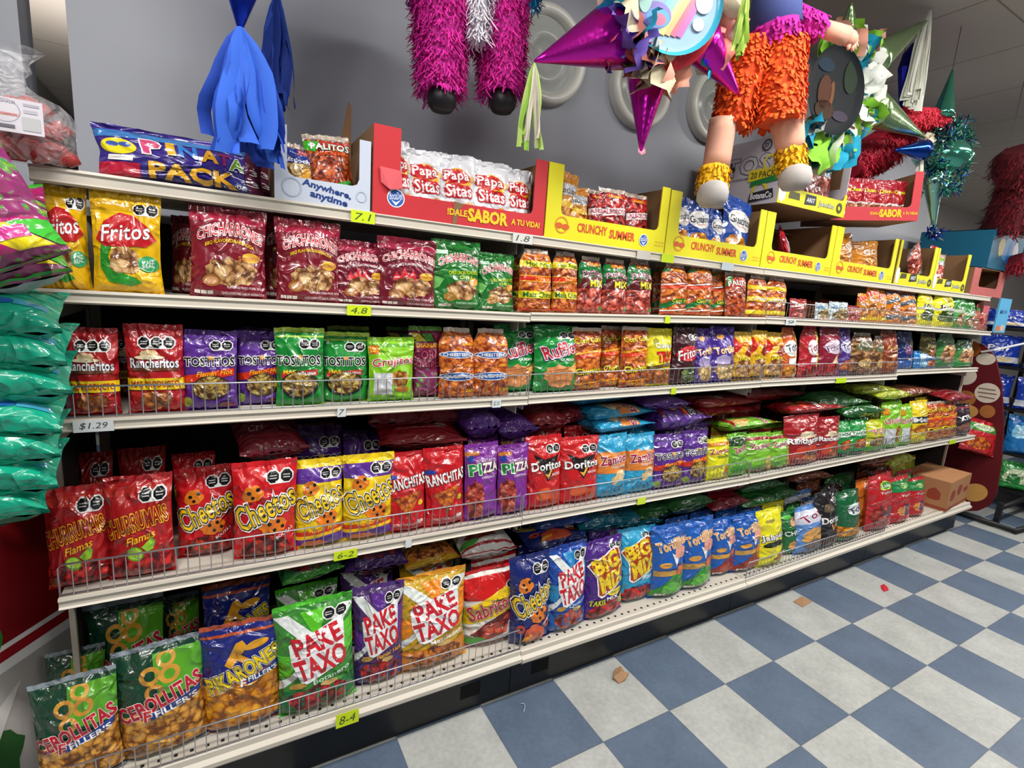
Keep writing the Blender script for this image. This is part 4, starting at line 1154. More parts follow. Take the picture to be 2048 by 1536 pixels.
def ceiling_material():
    m, nt, b = newmat('ceiling_tiles')
    tc = N(nt, 'ShaderNodeTexCoord')
    mp = N(nt, 'ShaderNodeMapping')
    mp.inputs['Location'].default_value = (20 - 2.56 / .61, 20 - 3.5 / .61, .5)
    mp.inputs['Scale'].default_value = (1 / .61, 1 / .61, 0)
    nt.links.new(tc.outputs['Object'], mp.inputs[0])
    wr = N(nt, 'ShaderNodeTexBrick', Scale=1.0)
    wr.offset = 0
    wr.inputs['Mortar Size'].default_value = .008
    wr.inputs['Brick Width'].default_value = 1
    wr.inputs['Row Height'].default_value = 2
    nt.links.new(mp.outputs[0], wr.inputs['Vector'])
    wr.inputs['Color1'].default_value = lin('bdb4aa')
    wr.inputs['Color2'].default_value = lin('b8b0a6')
    wr.inputs['Mortar'].default_value = lin('8c847c')
    nt.links.new(wr.outputs['Color'], b.inputs['Base Color'])
    b.inputs['Roughness'].default_value = .9
    n1 = N(nt, 'ShaderNodeTexNoise', Scale=90, Detail=3.0)
    nt.links.new(tc.outputs['Object'], n1.inputs['Vector'])
    bp = N(nt, 'ShaderNodeBump', Strength=.2, Distance=.01)
    nt.links.new(n1.outputs[0], bp.inputs['Height'])
    nt.links.new(bp.outputs[0], b.inputs['Normal'])
    return m


mb = MB()
mb.box((4.5, 1.2, CEIL + .03), (17, 13, .06), ceiling_material())
struct('ceiling', mb)
wallm = plain('a0a4ae', rough=.42, var=.03, scale=2, name='grey_wall_paint', bump=.03, bscale=30)
mb = MB()
mb.box((1.70, .66, CEIL / 2), (5.0, .12, CEIL), wallm)
struct('wall_back', mb)
mb = MB()
mb.box((-1.30, .66, CEIL / 2), (.80, .12, CEIL), wallm)
struct('wall_left', mb)
mb = MB()
mb.box((-1.66, 3.2, 1.30), (.08, 5.0, 2.6), plain('2a2420', rough=.8, name='dark_wall_paint'))
mb.box((-1.66, 3.2, 2.68), (.10, 5.0, .18), plain('6a6660', rough=.7, name='trim_paint'))
struct('wall_side', mb)
mb = MB()
mb.box((8.6, 1.96, CEIL / 2), (8.8, .12, CEIL), plain('b6b0ab', rough=.6, var=.03, scale=2, name='pale_wall_paint'))
struct('wall_far', mb)
mb = MB()
mb.box((6.42, 1.885, 1.3), (.03, .03, 2.6), plain('8e8e92', rough=.5, name='grey_trim'))
mb.box((6.50, 1.885, 1.3), (.03, .03, 2.6), plain('8e8e92', rough=.5, name='grey_trim'))
struct('trim_1', mb)

# ================================================================== SHELVING
beige = plain('cdc6b8', rough=.42, var=.04, scale=9, name='shelf_enamel', spec=.5)
beige2 = plain('b9b2a5', rough=.5, var=.05, scale=9, name='shelf_enamel')
deckm = plain('c4beb2', rough=.5, var=.05, scale=12, name='shelf_deck_enamel')
darkin = plain('2c2826', rough=.7, name='dark_back_panel')
black = plain('17181b', rough=.35, var=.08, scale=5, name='black_kick_enamel')
wire = plain('b4b6bc', rough=.35, metal=.85, var=.03, name='chrome_wire')
LEVN = {'r0': 'top', 'r1': 'second', 'r2': 'middle', 'r3': 'fourth', 'base': 'bottom'}
SECN = ['nearest', 'second', 'third', 'farthest']


def ylip(level, k):
    return LIPY[level] + (.05 if (level == 'r2' and k == 3) else 0)


def shelf(level, k):
    a, b2 = ZB[level][k]
    x0, x1 = SEC[k] + .0015, SEC[k + 1] - .0015
    y = ylip(level, k)
    h = LIPH[level]
    root = empty('shelf', ((x0 + x1) / 2, y, (a + b2) / 2))
    tag(root, f'beige metal shelf, {SECN[k]} bay, {LEVN[level]} level of the snack gondola', 'shelf', 'gondola shelves')
    sl = (b2 - a) / (x1 - x0)
    X = lambda t: (t - (x0 + x1) / 2)
    Z = lambda t, dz: (t - (x0 + x1) / 2) * sl + dz

    def strip(prof, mat, name, y1=0):
        m = MB()
        n = len(prof)
        for t in (x0, x1):
            m.v += [(X(t), p[0], Z(t, p[1])) for p in prof]
        mi = m.mi(mat)
        for i in range(n):
            j = (i + 1) % n
            m.f.append((i, n + i, n + j, j))
            m.m.append(mi)
        m.f += [tuple(range(n)), tuple(range(2 * n - 1, n - 1, -1))]
        m.m += [mi, mi]
        return m.build(name, root)
    D = (.56 if level == 'base' else .50) - y
    if level == 'r0': D = .56 - y
    strip([(.010, h - .010), (.010, h - .004), (D, h - .004), (D, h - .02), (.03, h - .02)], deckm, 'deck')
    if level == 'base':
        strip([(-.004, 0), (-.012, .010), (-.012, .022), (.000, .030), (.002, h - .003), (.006, h), (.014, h), (.014, 0)], beige, 'price_rail')
        m = MB()
        kz = (a + b2) / 2
        m.box((0, .030 + .045 - y - .045, -kz / 2 - .001), (x1 - x0, .03, kz - .006), black)
        if k == 0:
            hole = plain('050505', rough=.9, name='dark_slot')
            m.box((atY(945, 1379, -.0)[0] - root.location.x, .0146 - y, .075 - kz), (.075, .002, .05), hole)
        if k == 1:
            hole = plain('050505', rough=.9, name='dark_slot')
            m.box((atY(1085, 1329, -.0)[0] - root.location.x, .0146 - y, .075 - kz), (.075, .002, .05), hole)
        m.build('kick_plate', root)
        m = MB()
        pm = plain('1c1c1c', rough=.9, name='dark_slot')
        n = 34
        for i in range(n):
            xx = X(x0) + .03 + i * (x1 - x0 - .06) / (n - 1)
            m.box((xx, .030, Z(xx + (x0 + x1) / 2, h - .0035)), (.008, .008, .002), pm)
        m.build('fence_slots', root)
    else:
        strip([(0, 0), (-.006, .004), (-.002, .008), (-.001, h - .009), (-.006, h - .006), (-.004, h), (.012, h), (.012, h - .02), (.006, 0)], beige, 'price_rail')
        if level != 'r0' or True:
            m = MB()
            m.box((X(x0) + .012, D / 2 + .02, h - .045), (.004, D - .06, .045), beige2)
            m.build('bracket', root)
            m = MB()
            m.box((X(x1) - .012, D / 2 + .02, h - .045), (.004, D - .06, .045), beige2)
            m.build('bracket', root)
    return root


for lv in ('r0', 'r1', 'r2', 'r3', 'base'):
    for k in range(4):
        if lv == 'r0' and k == 3: pass
        shelf(lv, k)

for k in range(4):
    x0, x1 = SEC[k] + .002, SEC[k + 1] - .002
    root = empty('back_panel', ((x0 + x1) / 2, .575, 0))
    tag(root, f'dark perforated gondola back panel behind the {SECN[k]} bay', 'panel', 'gondola back panels')
    m = MB()
    m.box((0, 0, .85), (x1 - x0, .02, 1.46), darkin)
    m.build('panel', root)
    for s_ in (-1, 1):
        m = MB()
        m.box((s_ * ((x1 - x0) / 2 - .015), -.015, .85), (.024, .012, 1.46), beige2)
        m.build('upright', root)
    m = MB()
    pm = plain('0c0a0a', rough=.9, name='dark_slot')
    for z in np.arange(.98, 1.36, .0254):
        for xx in np.arange(-.55, .56, .0508):
            m.box((xx, -.0105, z), (.006, .002, .006), pm)
    m.build('perforation', root)


def fence(level, xa, xb, label, h=.078, yo=.006):
    k = min(3, max(0, int(((xa + xb) / 2 - S0) / 1.2192)))
    y = ylip(level, k) + yo
    za, zb = zdeck(level, xa) + .004, zdeck(level, xb) + .004
    root = empty('wire_fence', (xa, y, za))
    tag(root, label, 'wire fence', 'wire fences along the shelf fronts')
    L = xb - xa
    sl = (zb - za) / L
    m = MB()
    r = .0022
    pts = [(0, 0, .001), (0, 0, h - .008), (.006, 0, h)] + [(L - .006, 0, h + sl * L), (L, 0, h - .008 + sl * L), (L, 0, .001 + sl * L)]
    m.tube(pts, r, wire, n=6)
    m.tube([(0, 0, .004), (L, 0, .004 + sl * L)], r, wire, n=6)
    m.build('frame', root, True)
    m = MB()
    n = int(round(L / .0245))
    for i in range(1, n):
        x = i * L / n
        m.tube([(x, -.002, .002 + sl * x), (x, -.002, h + sl * x)], .00125, wire, n=4, cap=False)
    m.build('wire_bars', root)
    return root


G2 = .004
for k in range(4):
    fence('r3', SEC[k] + G2, SEC[k + 1] - G2 - (.12 if k == 3 else 0), f'chrome wire fence on the fourth level, {SECN[k]} bay')
    if k < 3: fence('r2', SEC[k] + G2, SEC[k + 1] - G2, f'chrome wire fence on the middle level, {SECN[k]} bay', h=.072)
fence('r2', SEC[3] + G2, SEC[3] + .82, 'short wire fence on the middle level, farthest bay', h=.07)
fence('base', SEC[0] + G2, SEC[1] - G2, 'chrome wire fence on the bottom level, nearest bay')
fence('base', SEC[2] + G2, SEC[3] - G2 + .05, 'chrome wire fence on the bottom level, third bay')
fence('r1', SEC[2] + G2, SEC[3] - G2, 'wire fence on the second level, third bay', h=.07)
fence('r1', SEC[3] + G2, SEC[4] - .22, 'wire fence on the second level, farthest bay', h=.07)

# price labels stuck on the rails: level, px left, px right, text, colour, label
PL = [('r0', 702, 750, '7.1', 'd4ec1c', 'yellow price sticker on the top rail below the white snack box'),
      ('r1', 694, 742, '4.8', 'd4ec1c', 'yellow price sticker under the maroon pork-rind bags'),
      ('r3', 668, 715, '6-2', 'd4ec1c', 'yellow price sticker on the rail below the yellow cheese-puff bags'),
      ('base', 672, 718, '8-4', 'd4ec1c', 'yellow price sticker on the bottom rail of the nearest bay'),
      ('r2', 141, 224, '$1.29', 'dfe2e4', 'white handwritten price label under the red snack bags at far left'),
      ('r2', 985, 1002, '$2.50', 'dfe8ee', 'small white price label under the cheese-stick bags'),
      ('r0', 1024, 1064, '1.8', 'd8d8d6', 'white price label on the top rail below the red display box'),
      ('r0', 1325, 1350, '', 'c8e41c', 'yellow sticker on the top rail under the blue cracker box'),
      ('r0', 1275, 1302, '', 'c8c4bc', 'pale clear sticker on the top rail left of a yellow sticker'),
      ('r0', 1448, 1472, '', 'c4d0d8', 'pale blue sticker on the top rail below a yellow tray'),
      ('r1', 1332, 1342, '', 'c8e41c', 'narrow yellow sticker under the orange corn-chip bags'),
      ('r2', 1665, 1685, '', 'c0e41c', 'yellow sticker on the middle rail, third bay'),
      ('r2', 1340, 1350, '', 'c4e02c', 'narrow yellow sticker on the middle rail, second bay'),
      ('r3', 1268, 1284, '', 'd4ec3c', 'faint yellow sticker on the fourth rail, second bay'),
      ('r3', 1858, 1870, '', 'b8dc1c', 'green-yellow sticker on the fourth rail, farthest bay'),
      ('r1', 1575, 1595, '9', 'd8dce0', 'small white price label on the second rail, third bay'),
      ('r2', 675, 692, '7', 'dfe2e4', 'tiny white price dot on the middle rail, nearest bay'),
      ('r3', 812, 824, '', 'dfe2e4', 'tiny clear price dot on the fourth rail, nearest bay')]
for lv, a, b2, tx, col, lab in PL:
    y = LIPY[lv] - .0075 - (.006 if lv == 'base' else 0)
    yy = {'r0': 430 if a < 800 else 500, 'r1': 625, 'r2': 800, 'r3': 1060, 'base': 1400}[lv]
    xa, xb = atY(a, yy, y)[0], atY(b2, yy, y)[0]
    xm = (xa + xb) / 2
    k = min(3, max(0, int((xm - S0) / 1.2192)))
    z0 = zdeck(lv, xm) + .004 - LIPH[lv]
    h = LIPH[lv]
    m = MB()
    m.box((0, 0, 0), (xb - xa, .0008, h * .92), plain(col, rough=.5, var=.03, name='sticker_paper'))
    o = m.build('price_label')
    o.location = (xm, y, z0 + h * .47)
    tag(o, lab, 'price label')
    if tx:
        cx, fs = None, None
        m2 = MB()
        for vs, fc in word(tx, 0, 0, min((xb - xa) * .7, h * 1.6 * (1 if len(tx) < 4 else 1.4)), h * .55, bold=.0, shear=.2):
            m2.add([(p[0], -.0007, p[1]) for p in vs], fc, plain('3c5a2c' if col[0] in 'dc' and tx != '$1.29' else '3a3c44', name='ink'))
        m2.build('handwriting', o)

for x, lab in ((SEC[4] + .006, 'dark metal end panel closing the far end of the snack gondola'), (SEC[0] - .008, 'dark metal end panel closing the near end of the snack gondola')):
    root = empty('end_panel', (x, .36, 0))
    tag(root, lab, 'panel')
    m = MB()
    m.box((0, 0, .86), (.006, .40, 1.44), darkin)
    m.build('panel_sheet', root)
    m = MB()
    m.box((0, -.20, .86), (.012, .012, 1.44), beige2)
    m.build('edge_strip', root)

# ================================================================== BAGS ON THE SHELVES
bk = dict(lx='behind front row, second level', off=.13)
place_row('r1', [
    ('fritos', 58, 166, 372, O(off=0.02)), ('fritos', 168, 318, 386, O(off=0.01)),
    ('bbq', 330, 420, 432, O(off=.15, yaw=-.5, lx='turned sideways, second level')),
    ('bbq', 372, 535, 416, O(off=0.008, roll=.02)), ('bbq', 522, 640, 430, O(off=.12, lx='half hidden, second level')), ('bbq', 552, 690, 442, O(off=0.008)),
    ('bbqs', 672, 783, 484, O(off=0.02)), ('bbqs', 762, 882, 478, O(off=0.008)),
    ('rindg', 873, 972, 482, O(off=0.01)), ('rindg', 964, 1042, 508, O(off=0.02)),
    ('hot', 1030, 1070, 512, O(off=.13, lx='behind front row, second level')), ('hot', 1050, 1117, 500, O(off=0.01)), ('hot', 1117, 1170, 505, O(off=0.02)),
    ('patch', 1169, 1219, 515), ('patch', 1217, 1268, 520), ('patch', 1266, 1319, 521),
    ('cornc', 1318, 1350, 530, O(off=.14, lx='behind front row, second level')), ('cornc', 1333, 1389, 529, O(off=0.02)), ('cornc', 1385, 1437, 531, O(off=0.02)), ('cornc', 1430, 1468, 540, O(off=0.05)),
    ('palit', 1463, 1506, 546), ('pinch', 1504, 1544, 552), ('pinch', 1543, 1583, 556),
    ('smallr', 1583, 1618, 598), ('mixw', 1632, 1662, 606), ('mixw', 1660, 1700, 604), ('smallr', 1698, 1724, 612), ('goldc', 1722, 1744, 588), ('goldc', 1742, 1766, 575), ('goldc', 1765, 1782, 582),
    ('stripb', 1781, 1812, 577), ('stripb', 1811, 1843, 582), ('yel', 1842, 1876, 582), ('yel', 1877, 1914, 584), ('grn', 1914, 1936, 590), ('grn', 1935, 1955, 600), ('redg', 1954, 1976, 610),
    ('orbr', 1600, 1650, 602, O(off=.22, lx='in shadow, second level')), ('orbr', 1648, 1700, 600, O(off=.22, lx='in shadow, second level'))], off=.02, lean=.08)
place_row('r2', [
    ('ranch', 112, 232, 655), ('ranch', 243, 368, 648), ('tostp', 358, 476, 660), ('tostp', 470, 572, 662, O(off=0.05)), ('tostg', 553, 655, 655), ('tostg', 645, 745, 664, O(off=0.04)),
    ('gruj', 742, 836, 674), ('krisp', 826, 894, 653, O(off=0.05)), ('krisp', 778, 850, 655, O(off=.2, lx='behind the lime bag')), ('chees', 888, 963, 656), ('chees', 957, 1031, 658), ('ruff', 1003, 1087, 650, O(off=0.06)), ('ruff', 1084, 1172, 651),
    ('curls', 1158, 1218, 656), ('curls', 1216, 1260, 653, O(off=0.05)), ('curls', 1257, 1309, 654), ('trio', 1306, 1359, 657), ('fritm', 1357, 1408, 655), ('torp', 1403, 1440, 657), ('torp', 1436, 1483, 653),
    ('yred', 1480, 1515, 664), ('yred', 1513, 1543, 661), ('yred', 1542, 1578, 665), ('toro', 1574, 1610, 655), ('torr', 1615, 1650, 653), ('torm', 1652, 1692, 654), ('toru', 1690, 1714, 655),
    ('brn', 1713, 1756, 666), ('brn', 1755, 1777, 672), ('orbr', 1776, 1805, 662), ('dkbl', 1804, 1836, 664), ('olive', 1850, 1878, 667), ('brbl', 1834, 1872, 702, O(off=0.008)), ('grcl', 1878, 1918, 668), ('grcl', 1914, 1953, 680),
    ('ranch', 215, 290, 662, O(off=.22, lx='in shadow, middle level')), ('tostp', 480, 560, 655, O(off=.24, lx='in shadow, middle level')), ('tostg', 660, 745, 652, O(off=.2, lx='in shadow, middle level'))], off=.018, lean=.08)
bk3 = 'in shadow, fourth level'
place_row('r3', [
    ('chur', 70, 212, 972, O(roll=.0)), ('chur', 198, 345, 950, O(off=0.01)), ('cheer', 345, 470, 932, O(off=0.07)), ('cheer', 462, 598, 920, O(off=0.008)), ('cheey', 592, 695, 916), ('cheey', 690, 796, 906),
    ('ranc', 783, 865, 902), ('ranc', 862, 944, 892), ('pizz', 942, 1012, 884), ('pizz', 1008, 1073, 886), ('dori', 1070, 1141, 868), ('dori', 1136, 1213, 870), ('zamb', 1207, 1270, 866), ('zamb', 1267, 1327, 864),
    ('tostp', 1320, 1381, 866), ('tostp', 1379, 1430, 858), ('zamy', 1427, 1471, 874), ('zamd', 1467, 1508, 864), ('zamg', 1505, 1555, 864), ('zamg', 1548, 1593, 862), ('ranr', 1584, 1652, 828), ('ranr', 1650, 1690, 832),
    ('taqu', 1682, 1712, 840), ('taqu', 1708, 1740, 838), ('toryl', 1736, 1776, 838), ('gruj', 1774, 1812, 802), ('gruj', 1808, 1836, 806), ('mexi', 1832, 1866, 800), ('curls', 1862, 1892, 802), ('curls', 1890, 1922, 800), ('dkst', 1918, 1946, 806),
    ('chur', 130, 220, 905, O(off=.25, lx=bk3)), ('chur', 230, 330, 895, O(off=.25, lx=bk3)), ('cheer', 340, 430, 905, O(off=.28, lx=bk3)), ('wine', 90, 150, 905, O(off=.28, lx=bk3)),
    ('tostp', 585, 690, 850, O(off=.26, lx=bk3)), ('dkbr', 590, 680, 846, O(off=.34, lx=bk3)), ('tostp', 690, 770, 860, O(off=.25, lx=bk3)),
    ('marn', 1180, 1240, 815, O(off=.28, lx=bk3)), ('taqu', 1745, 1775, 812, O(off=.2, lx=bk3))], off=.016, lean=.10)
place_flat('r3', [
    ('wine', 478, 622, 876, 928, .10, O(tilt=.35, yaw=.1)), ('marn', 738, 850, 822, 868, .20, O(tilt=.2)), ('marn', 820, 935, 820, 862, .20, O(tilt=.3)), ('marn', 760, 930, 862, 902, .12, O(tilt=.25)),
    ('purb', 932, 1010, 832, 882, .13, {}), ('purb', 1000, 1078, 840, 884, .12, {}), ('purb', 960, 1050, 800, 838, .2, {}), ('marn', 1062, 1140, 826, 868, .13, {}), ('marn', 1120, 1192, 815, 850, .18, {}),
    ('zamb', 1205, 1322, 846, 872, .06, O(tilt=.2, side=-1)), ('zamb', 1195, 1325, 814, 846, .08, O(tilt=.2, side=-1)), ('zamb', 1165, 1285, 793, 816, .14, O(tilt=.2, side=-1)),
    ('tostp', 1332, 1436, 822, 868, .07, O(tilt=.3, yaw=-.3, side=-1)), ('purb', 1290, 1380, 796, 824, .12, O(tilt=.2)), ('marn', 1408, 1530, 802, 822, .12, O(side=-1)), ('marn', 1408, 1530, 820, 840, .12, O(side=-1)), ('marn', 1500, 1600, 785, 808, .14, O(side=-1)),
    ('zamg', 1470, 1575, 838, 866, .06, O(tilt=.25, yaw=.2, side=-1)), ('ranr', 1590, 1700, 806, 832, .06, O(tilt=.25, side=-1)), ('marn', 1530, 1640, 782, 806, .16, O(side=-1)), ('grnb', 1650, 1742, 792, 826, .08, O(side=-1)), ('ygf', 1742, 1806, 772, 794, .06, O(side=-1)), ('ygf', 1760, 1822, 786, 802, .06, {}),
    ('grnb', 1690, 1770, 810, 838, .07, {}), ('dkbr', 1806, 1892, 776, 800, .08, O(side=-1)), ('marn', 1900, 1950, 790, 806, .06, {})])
place_row('base', [
    ('cebo', 42, 236, 1352, O(off=0.008, roll=-.05)), ('cebo', 215, 412, 1284, O(off=0.02, roll=-.03)), ('pika', 394, 568, 1240, O(off=0.02)), ('pakeg', 555, 722, 1196, O(off=0.01)), ('pakep', 716, 822, 1164, O(off=0.03)), ('pakeo', 806, 950, 1140, O(off=0.03)),
    ('sabr', 942, 1062, 1128, O(off=0.05)), ('cheen', 1040, 1121, 1102, O(off=0.008)), ('pakeb', 1117, 1196, 1082, O(off=0.01)), ('bigp', 1190, 1270, 1070, O(off=0.02)), ('bigc', 1258, 1328, 1048, O(off=0.05)),
    ('tort', 1316, 1345, 1055, O(off=.14, lx='peeking out, bottom level')), ('tort', 1326, 1391, 1042, O(off=0.02)), ('tort', 1384, 1448, 1030, O(off=0.02)), ('torx', 1440, 1490, 1030, O(off=0.05)), ('torx', 1486, 1542, 1020, O(off=0.03)),
    ('jalp', 1535, 1586, 1012), ('chun', 1582, 1618, 1014, O(off=0.04)), ('torb', 1610, 1662, 1004), ('dorb', 1652, 1696, 976), ('torg', 1688, 1737, 975), ('torn', 1733, 1762, 952, O(off=0.07)), ('redm', 1756, 1802, 944), ('redn', 1799, 1836, 947), ('redn', 1834, 1861, 950)], off=.016, lean=.10)
bkb = 'in shadow, bottom level'
place_row('base', [('cebo', 150, 325, 1200, O(off=.20, lx=bkb)), ('cebo', 70, 200, 1300, O(off=.16, lx=bkb)), ('pika', 400, 545, 1160, O(off=.18, lx=bkb)), ('cebo', 300, 400, 1190, O(off=.3, lx=bkb)), ('dkbr', 410, 520, 1130, O(off=.32, lx=bkb)),
    ('pakeg', 560, 690, 1165, O(off=.2, lx=bkb)), ('pakep', 690, 800, 1120, O(off=.22, lx=bkb)), ('pakeo', 812, 922, 1095, O(off=.2, lx=bkb)),
    ('teal', 1170, 1260, 1030, O(off=.22, lx=bkb)), ('torb', 1585, 1640, 978, O(off=.16, lx=bkb)), ('grnb', 1636, 1672, 985, O(off=.14, lx=bkb))], lean=.12)
place_flat('base', [
    ('pakeg', 562, 692, 1118, 1170, .10, O(tilt=.4, yaw=.2)), ('pakep', 690, 815, 1096, 1160, .12, O(tilt=.4)), ('pakeo', 812, 922, 1100, 1142, .12, O(tilt=.3)), ('sabr', 925, 1032, 1068, 1130, .10, O(tilt=.4)),
    ('cheen', 1060, 1175, 1060, 1102, .10, O(tilt=.25)), ('teal', 1165, 1250, 1022, 1070, .14, {}), ('teal', 1240, 1322, 1018, 1060, .12, {}), ('pakeb', 1075, 1180, 1032, 1062, .14, {}),
    ('grnb', 1280, 1365, 1004, 1042, .12, {}), ('grnb', 1345, 1432, 985, 1030, .10, {}), ('wine', 1425, 1502, 990, 1022, .08, {}), ('wine', 1412, 1492, 964, 990, .12, {}), ('grnb', 1488, 1562, 990, 1016, .08, {}), ('grnb', 1486, 1570, 958, 986, .12, {}),
    ('grnb', 1545, 1600, 972, 1002, .10, {}), ('dkbr', 1590, 1660, 940, 966, .12, {}), ('ygf', 1780, 1836, 906, 940, .10, {}), ('dkbr', 1730, 1790, 905, 935, .12, {})])

# second file of bags in each row of products, seen over the tops of the front ones
def second(level, rows, lx, off=.125):
    place_row(level, [(k_, a, b_, t, O(off=off, lean=.05, lx=lx)) for k_, a, b_, t in rows])


second('r3', [('ranc', 792, 862, 886), ('ranc', 866, 938, 876), ('pizz', 946, 1006, 868), ('pizz', 1012, 1068, 866), ('dori', 1074, 1136, 852), ('dori', 1140, 1204, 848), ('zamb', 1210, 1266, 850), ('zamb', 1270, 1322, 846),
    ('tostp', 1324, 1376, 850), ('tostp', 1380, 1426, 842), ('zamy', 1430, 1468, 852), ('zamg', 1508, 1552, 850), ('zamg', 1470, 1506, 848), ('ranr', 1590, 1640, 822), ('ranr', 1642, 1684, 822), ('taqu', 1686, 1712, 826), ('taqu', 1714, 1740, 824),
    ('ygf', 1742, 1775, 812), ('gruj', 1778, 1806, 796), ('mexi', 1836, 1862, 794), ('zamg', 1553, 1588, 846)], 'second file, fourth level')
second('base', [('cheen', 1050, 1118, 1082), ('pakeb', 1122, 1188, 1062), ('bigp', 1196, 1258, 1050), ('bigc', 1264, 1318, 1034), ('tort', 1346, 1392, 1030), ('tort', 1396, 1440, 1018), ('torx', 1446, 1488, 1012), ('torx', 1492, 1534, 1004), ('jalp', 1540, 1580, 1000),
    ('chun', 1584, 1612, 1002), ('torb', 1616, 1652, 990), ('dorb', 1656, 1690, 966), ('torg', 1694, 1728, 960), ('redm', 1762, 1796, 936), ('redn', 1802, 1830, 938), ('redn', 1832, 1856, 940), ('sabr', 956, 1046, 1108)], 'second file, bottom level', off=.14)
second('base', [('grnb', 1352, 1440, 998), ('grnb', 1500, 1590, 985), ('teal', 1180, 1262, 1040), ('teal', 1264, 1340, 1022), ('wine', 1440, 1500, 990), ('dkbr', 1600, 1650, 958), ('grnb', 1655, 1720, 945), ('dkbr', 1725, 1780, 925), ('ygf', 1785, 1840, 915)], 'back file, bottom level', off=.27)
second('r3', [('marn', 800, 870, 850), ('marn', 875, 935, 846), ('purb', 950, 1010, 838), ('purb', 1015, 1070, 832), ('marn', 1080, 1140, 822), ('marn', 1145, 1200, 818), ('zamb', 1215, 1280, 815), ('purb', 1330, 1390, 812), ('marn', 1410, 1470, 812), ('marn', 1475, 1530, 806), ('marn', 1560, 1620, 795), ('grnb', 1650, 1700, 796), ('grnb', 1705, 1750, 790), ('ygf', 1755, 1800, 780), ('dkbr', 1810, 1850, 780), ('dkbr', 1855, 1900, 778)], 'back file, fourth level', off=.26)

# ================================================================== DISPLAY BOXES ON THE TOP LEDGE
kraft = plain('8c6a4a', rough=.85, var=.08, scale=8, name='brown_cardboard')
kraftd = plain('70543a', rough=.9, var=.08, scale=8, name='brown_cardboard')


def flat_art(items, w, h, origin, name, parent, n=(0, -1, 0), ux=(1, 0, 0), base=.0009):
    """artwork on a flat rectangle: origin = lower left corner, ux = direction of its width, up = +Z"""
    o_, nn, uu = Vector(origin), Vector(n), Vector(ux)
    FLAT[0] = True
    me, L = drape(items, h / w, lambda u, v: (o_ + uu * (u * w) + Vector((0, 0, v * h)), nn), 1, 1, name, base=base, clip=(0, 1, 0, 1))
    FLAT[0] = False
    bm = bmesh.new()
    bm.from_mesh(me)
    bm.normal_update()
    for f in bm.faces:
        if f.normal.dot(nn) < 0: f.normal_flip()
    bm.to_mesh(me)
    bm.free()
    return link(name, me, parent)


def card(c, r=.55):
    return plain(c, rough=r, var=.04, scale=6, name='printed_cardboard')


def tray(loc, w, h, d, col, label, band=.07, post=.045, postr=None, art=(), yaw=0.0, tilt=0.0, side=None, back_h=None, group=None, inner=None, posth=None):
    """open-fronted cardboard display box: origin at the front, bottom, centre"""
    root = empty('display_box', loc, (0, tilt, yaw))
    tag(root, label, 'display box', group)
    t = .004
    pr = post if postr is None else postr
    ph = posth or (h, h)
    # front: one outline with the window cut out
    r_ = .018
    m = MB()
    cm = card(col)
    x0, x1 = -w / 2, w / 2
    a, b = x0 + post, x1 - pr
    pts = [(x0, 0), (x1, 0), (x1, ph[1]), (b, ph[1]), (b, band + r_), (b - r_ * .3, band + r_ * .3), (b - r_, band), (a + r_, band), (a + r_ * .3, band + r_ * .3), (a, band + r_), (a, ph[0]), (x0, ph[0])]
    bm = bmesh.new()
    vs = [bm.verts.new((p[0], 0, p[1])) for p in pts]
    f = bm.faces.new(vs)
    ex = bmesh.ops.extrude_face_region(bm, geom=[f])
    for v in ex['geom']:
        if isinstance(v, bmesh.types.BMVert): v.co.y += t
    bmesh.ops.triangulate(bm, faces=bm.faces[:])
    bmesh.ops.recalc_face_normals(bm, faces=bm.faces[:])
    me = bpy.data.meshes.new('front_panel')
    bm.to_mesh(me)
    bm.free()
    me.materials.append(cm)
    link('front_panel', me, root)
    sm = side or kraft
    for s in (-1, 1):
        m = MB()
        m.box((s * (w / 2 - t / 2), d / 2 + t, h / 2), (t, d, h), sm)
        link('side_panel', m.mesh('side_panel'), root)
    m = MB()
    m.box((0, d + t * 1.5, (back_h or h) / 2), (w - 2 * t, t, back_h or h), kraftd)
    m.build('back_panel', root)
    m = MB()
    m.box((0, d / 2 + t, t / 2), (w - 2 * t, d, t), inner or kraft)
    m.build('bottom_panel', root)
    if art:
        flat_art(list(art), w, h, (x0, 0, 0), 'front_lettering', root)
    return root


def corrug(root, w, h, d):
    """folded-in flap across the back of the opening"""
    m = MB()
    vs = [(-w / 2 + .01, d, h), (w / 2 - .01, d, h), (w / 2 - .03, d - .10, h - .035), (-w / 2 + .03, d - .10, h - .035)]
    m.add(vs + [(a, b, c - .003) for a, b, c in vs], [(0, 1, 2, 3), (7, 6, 5, 4), (0, 3, 7, 4), (1, 5, 6, 2), (3, 2, 6, 7), (0, 4, 5, 1)], kraft)
    m.build('top_flap', root)




def emb(x, y, r, w, h):
    k = w / h
    return [('e', x, y, r, r * k, W), ('e', x, y, r * .88, r * .88 * k, '2460b8'), ('t', 'BocaDeli', x, y + r * .25 * k, r * 1.5, r * .8 * k, W, O(rot=.1, shear=.2, bold=.0)),
            ('p', [(x - r * .55, y - r * .2 * k), (x, y - r * .8 * k), (x + r * .6, y - r * .1 * k), (x, y - r * .45 * k)], W)]


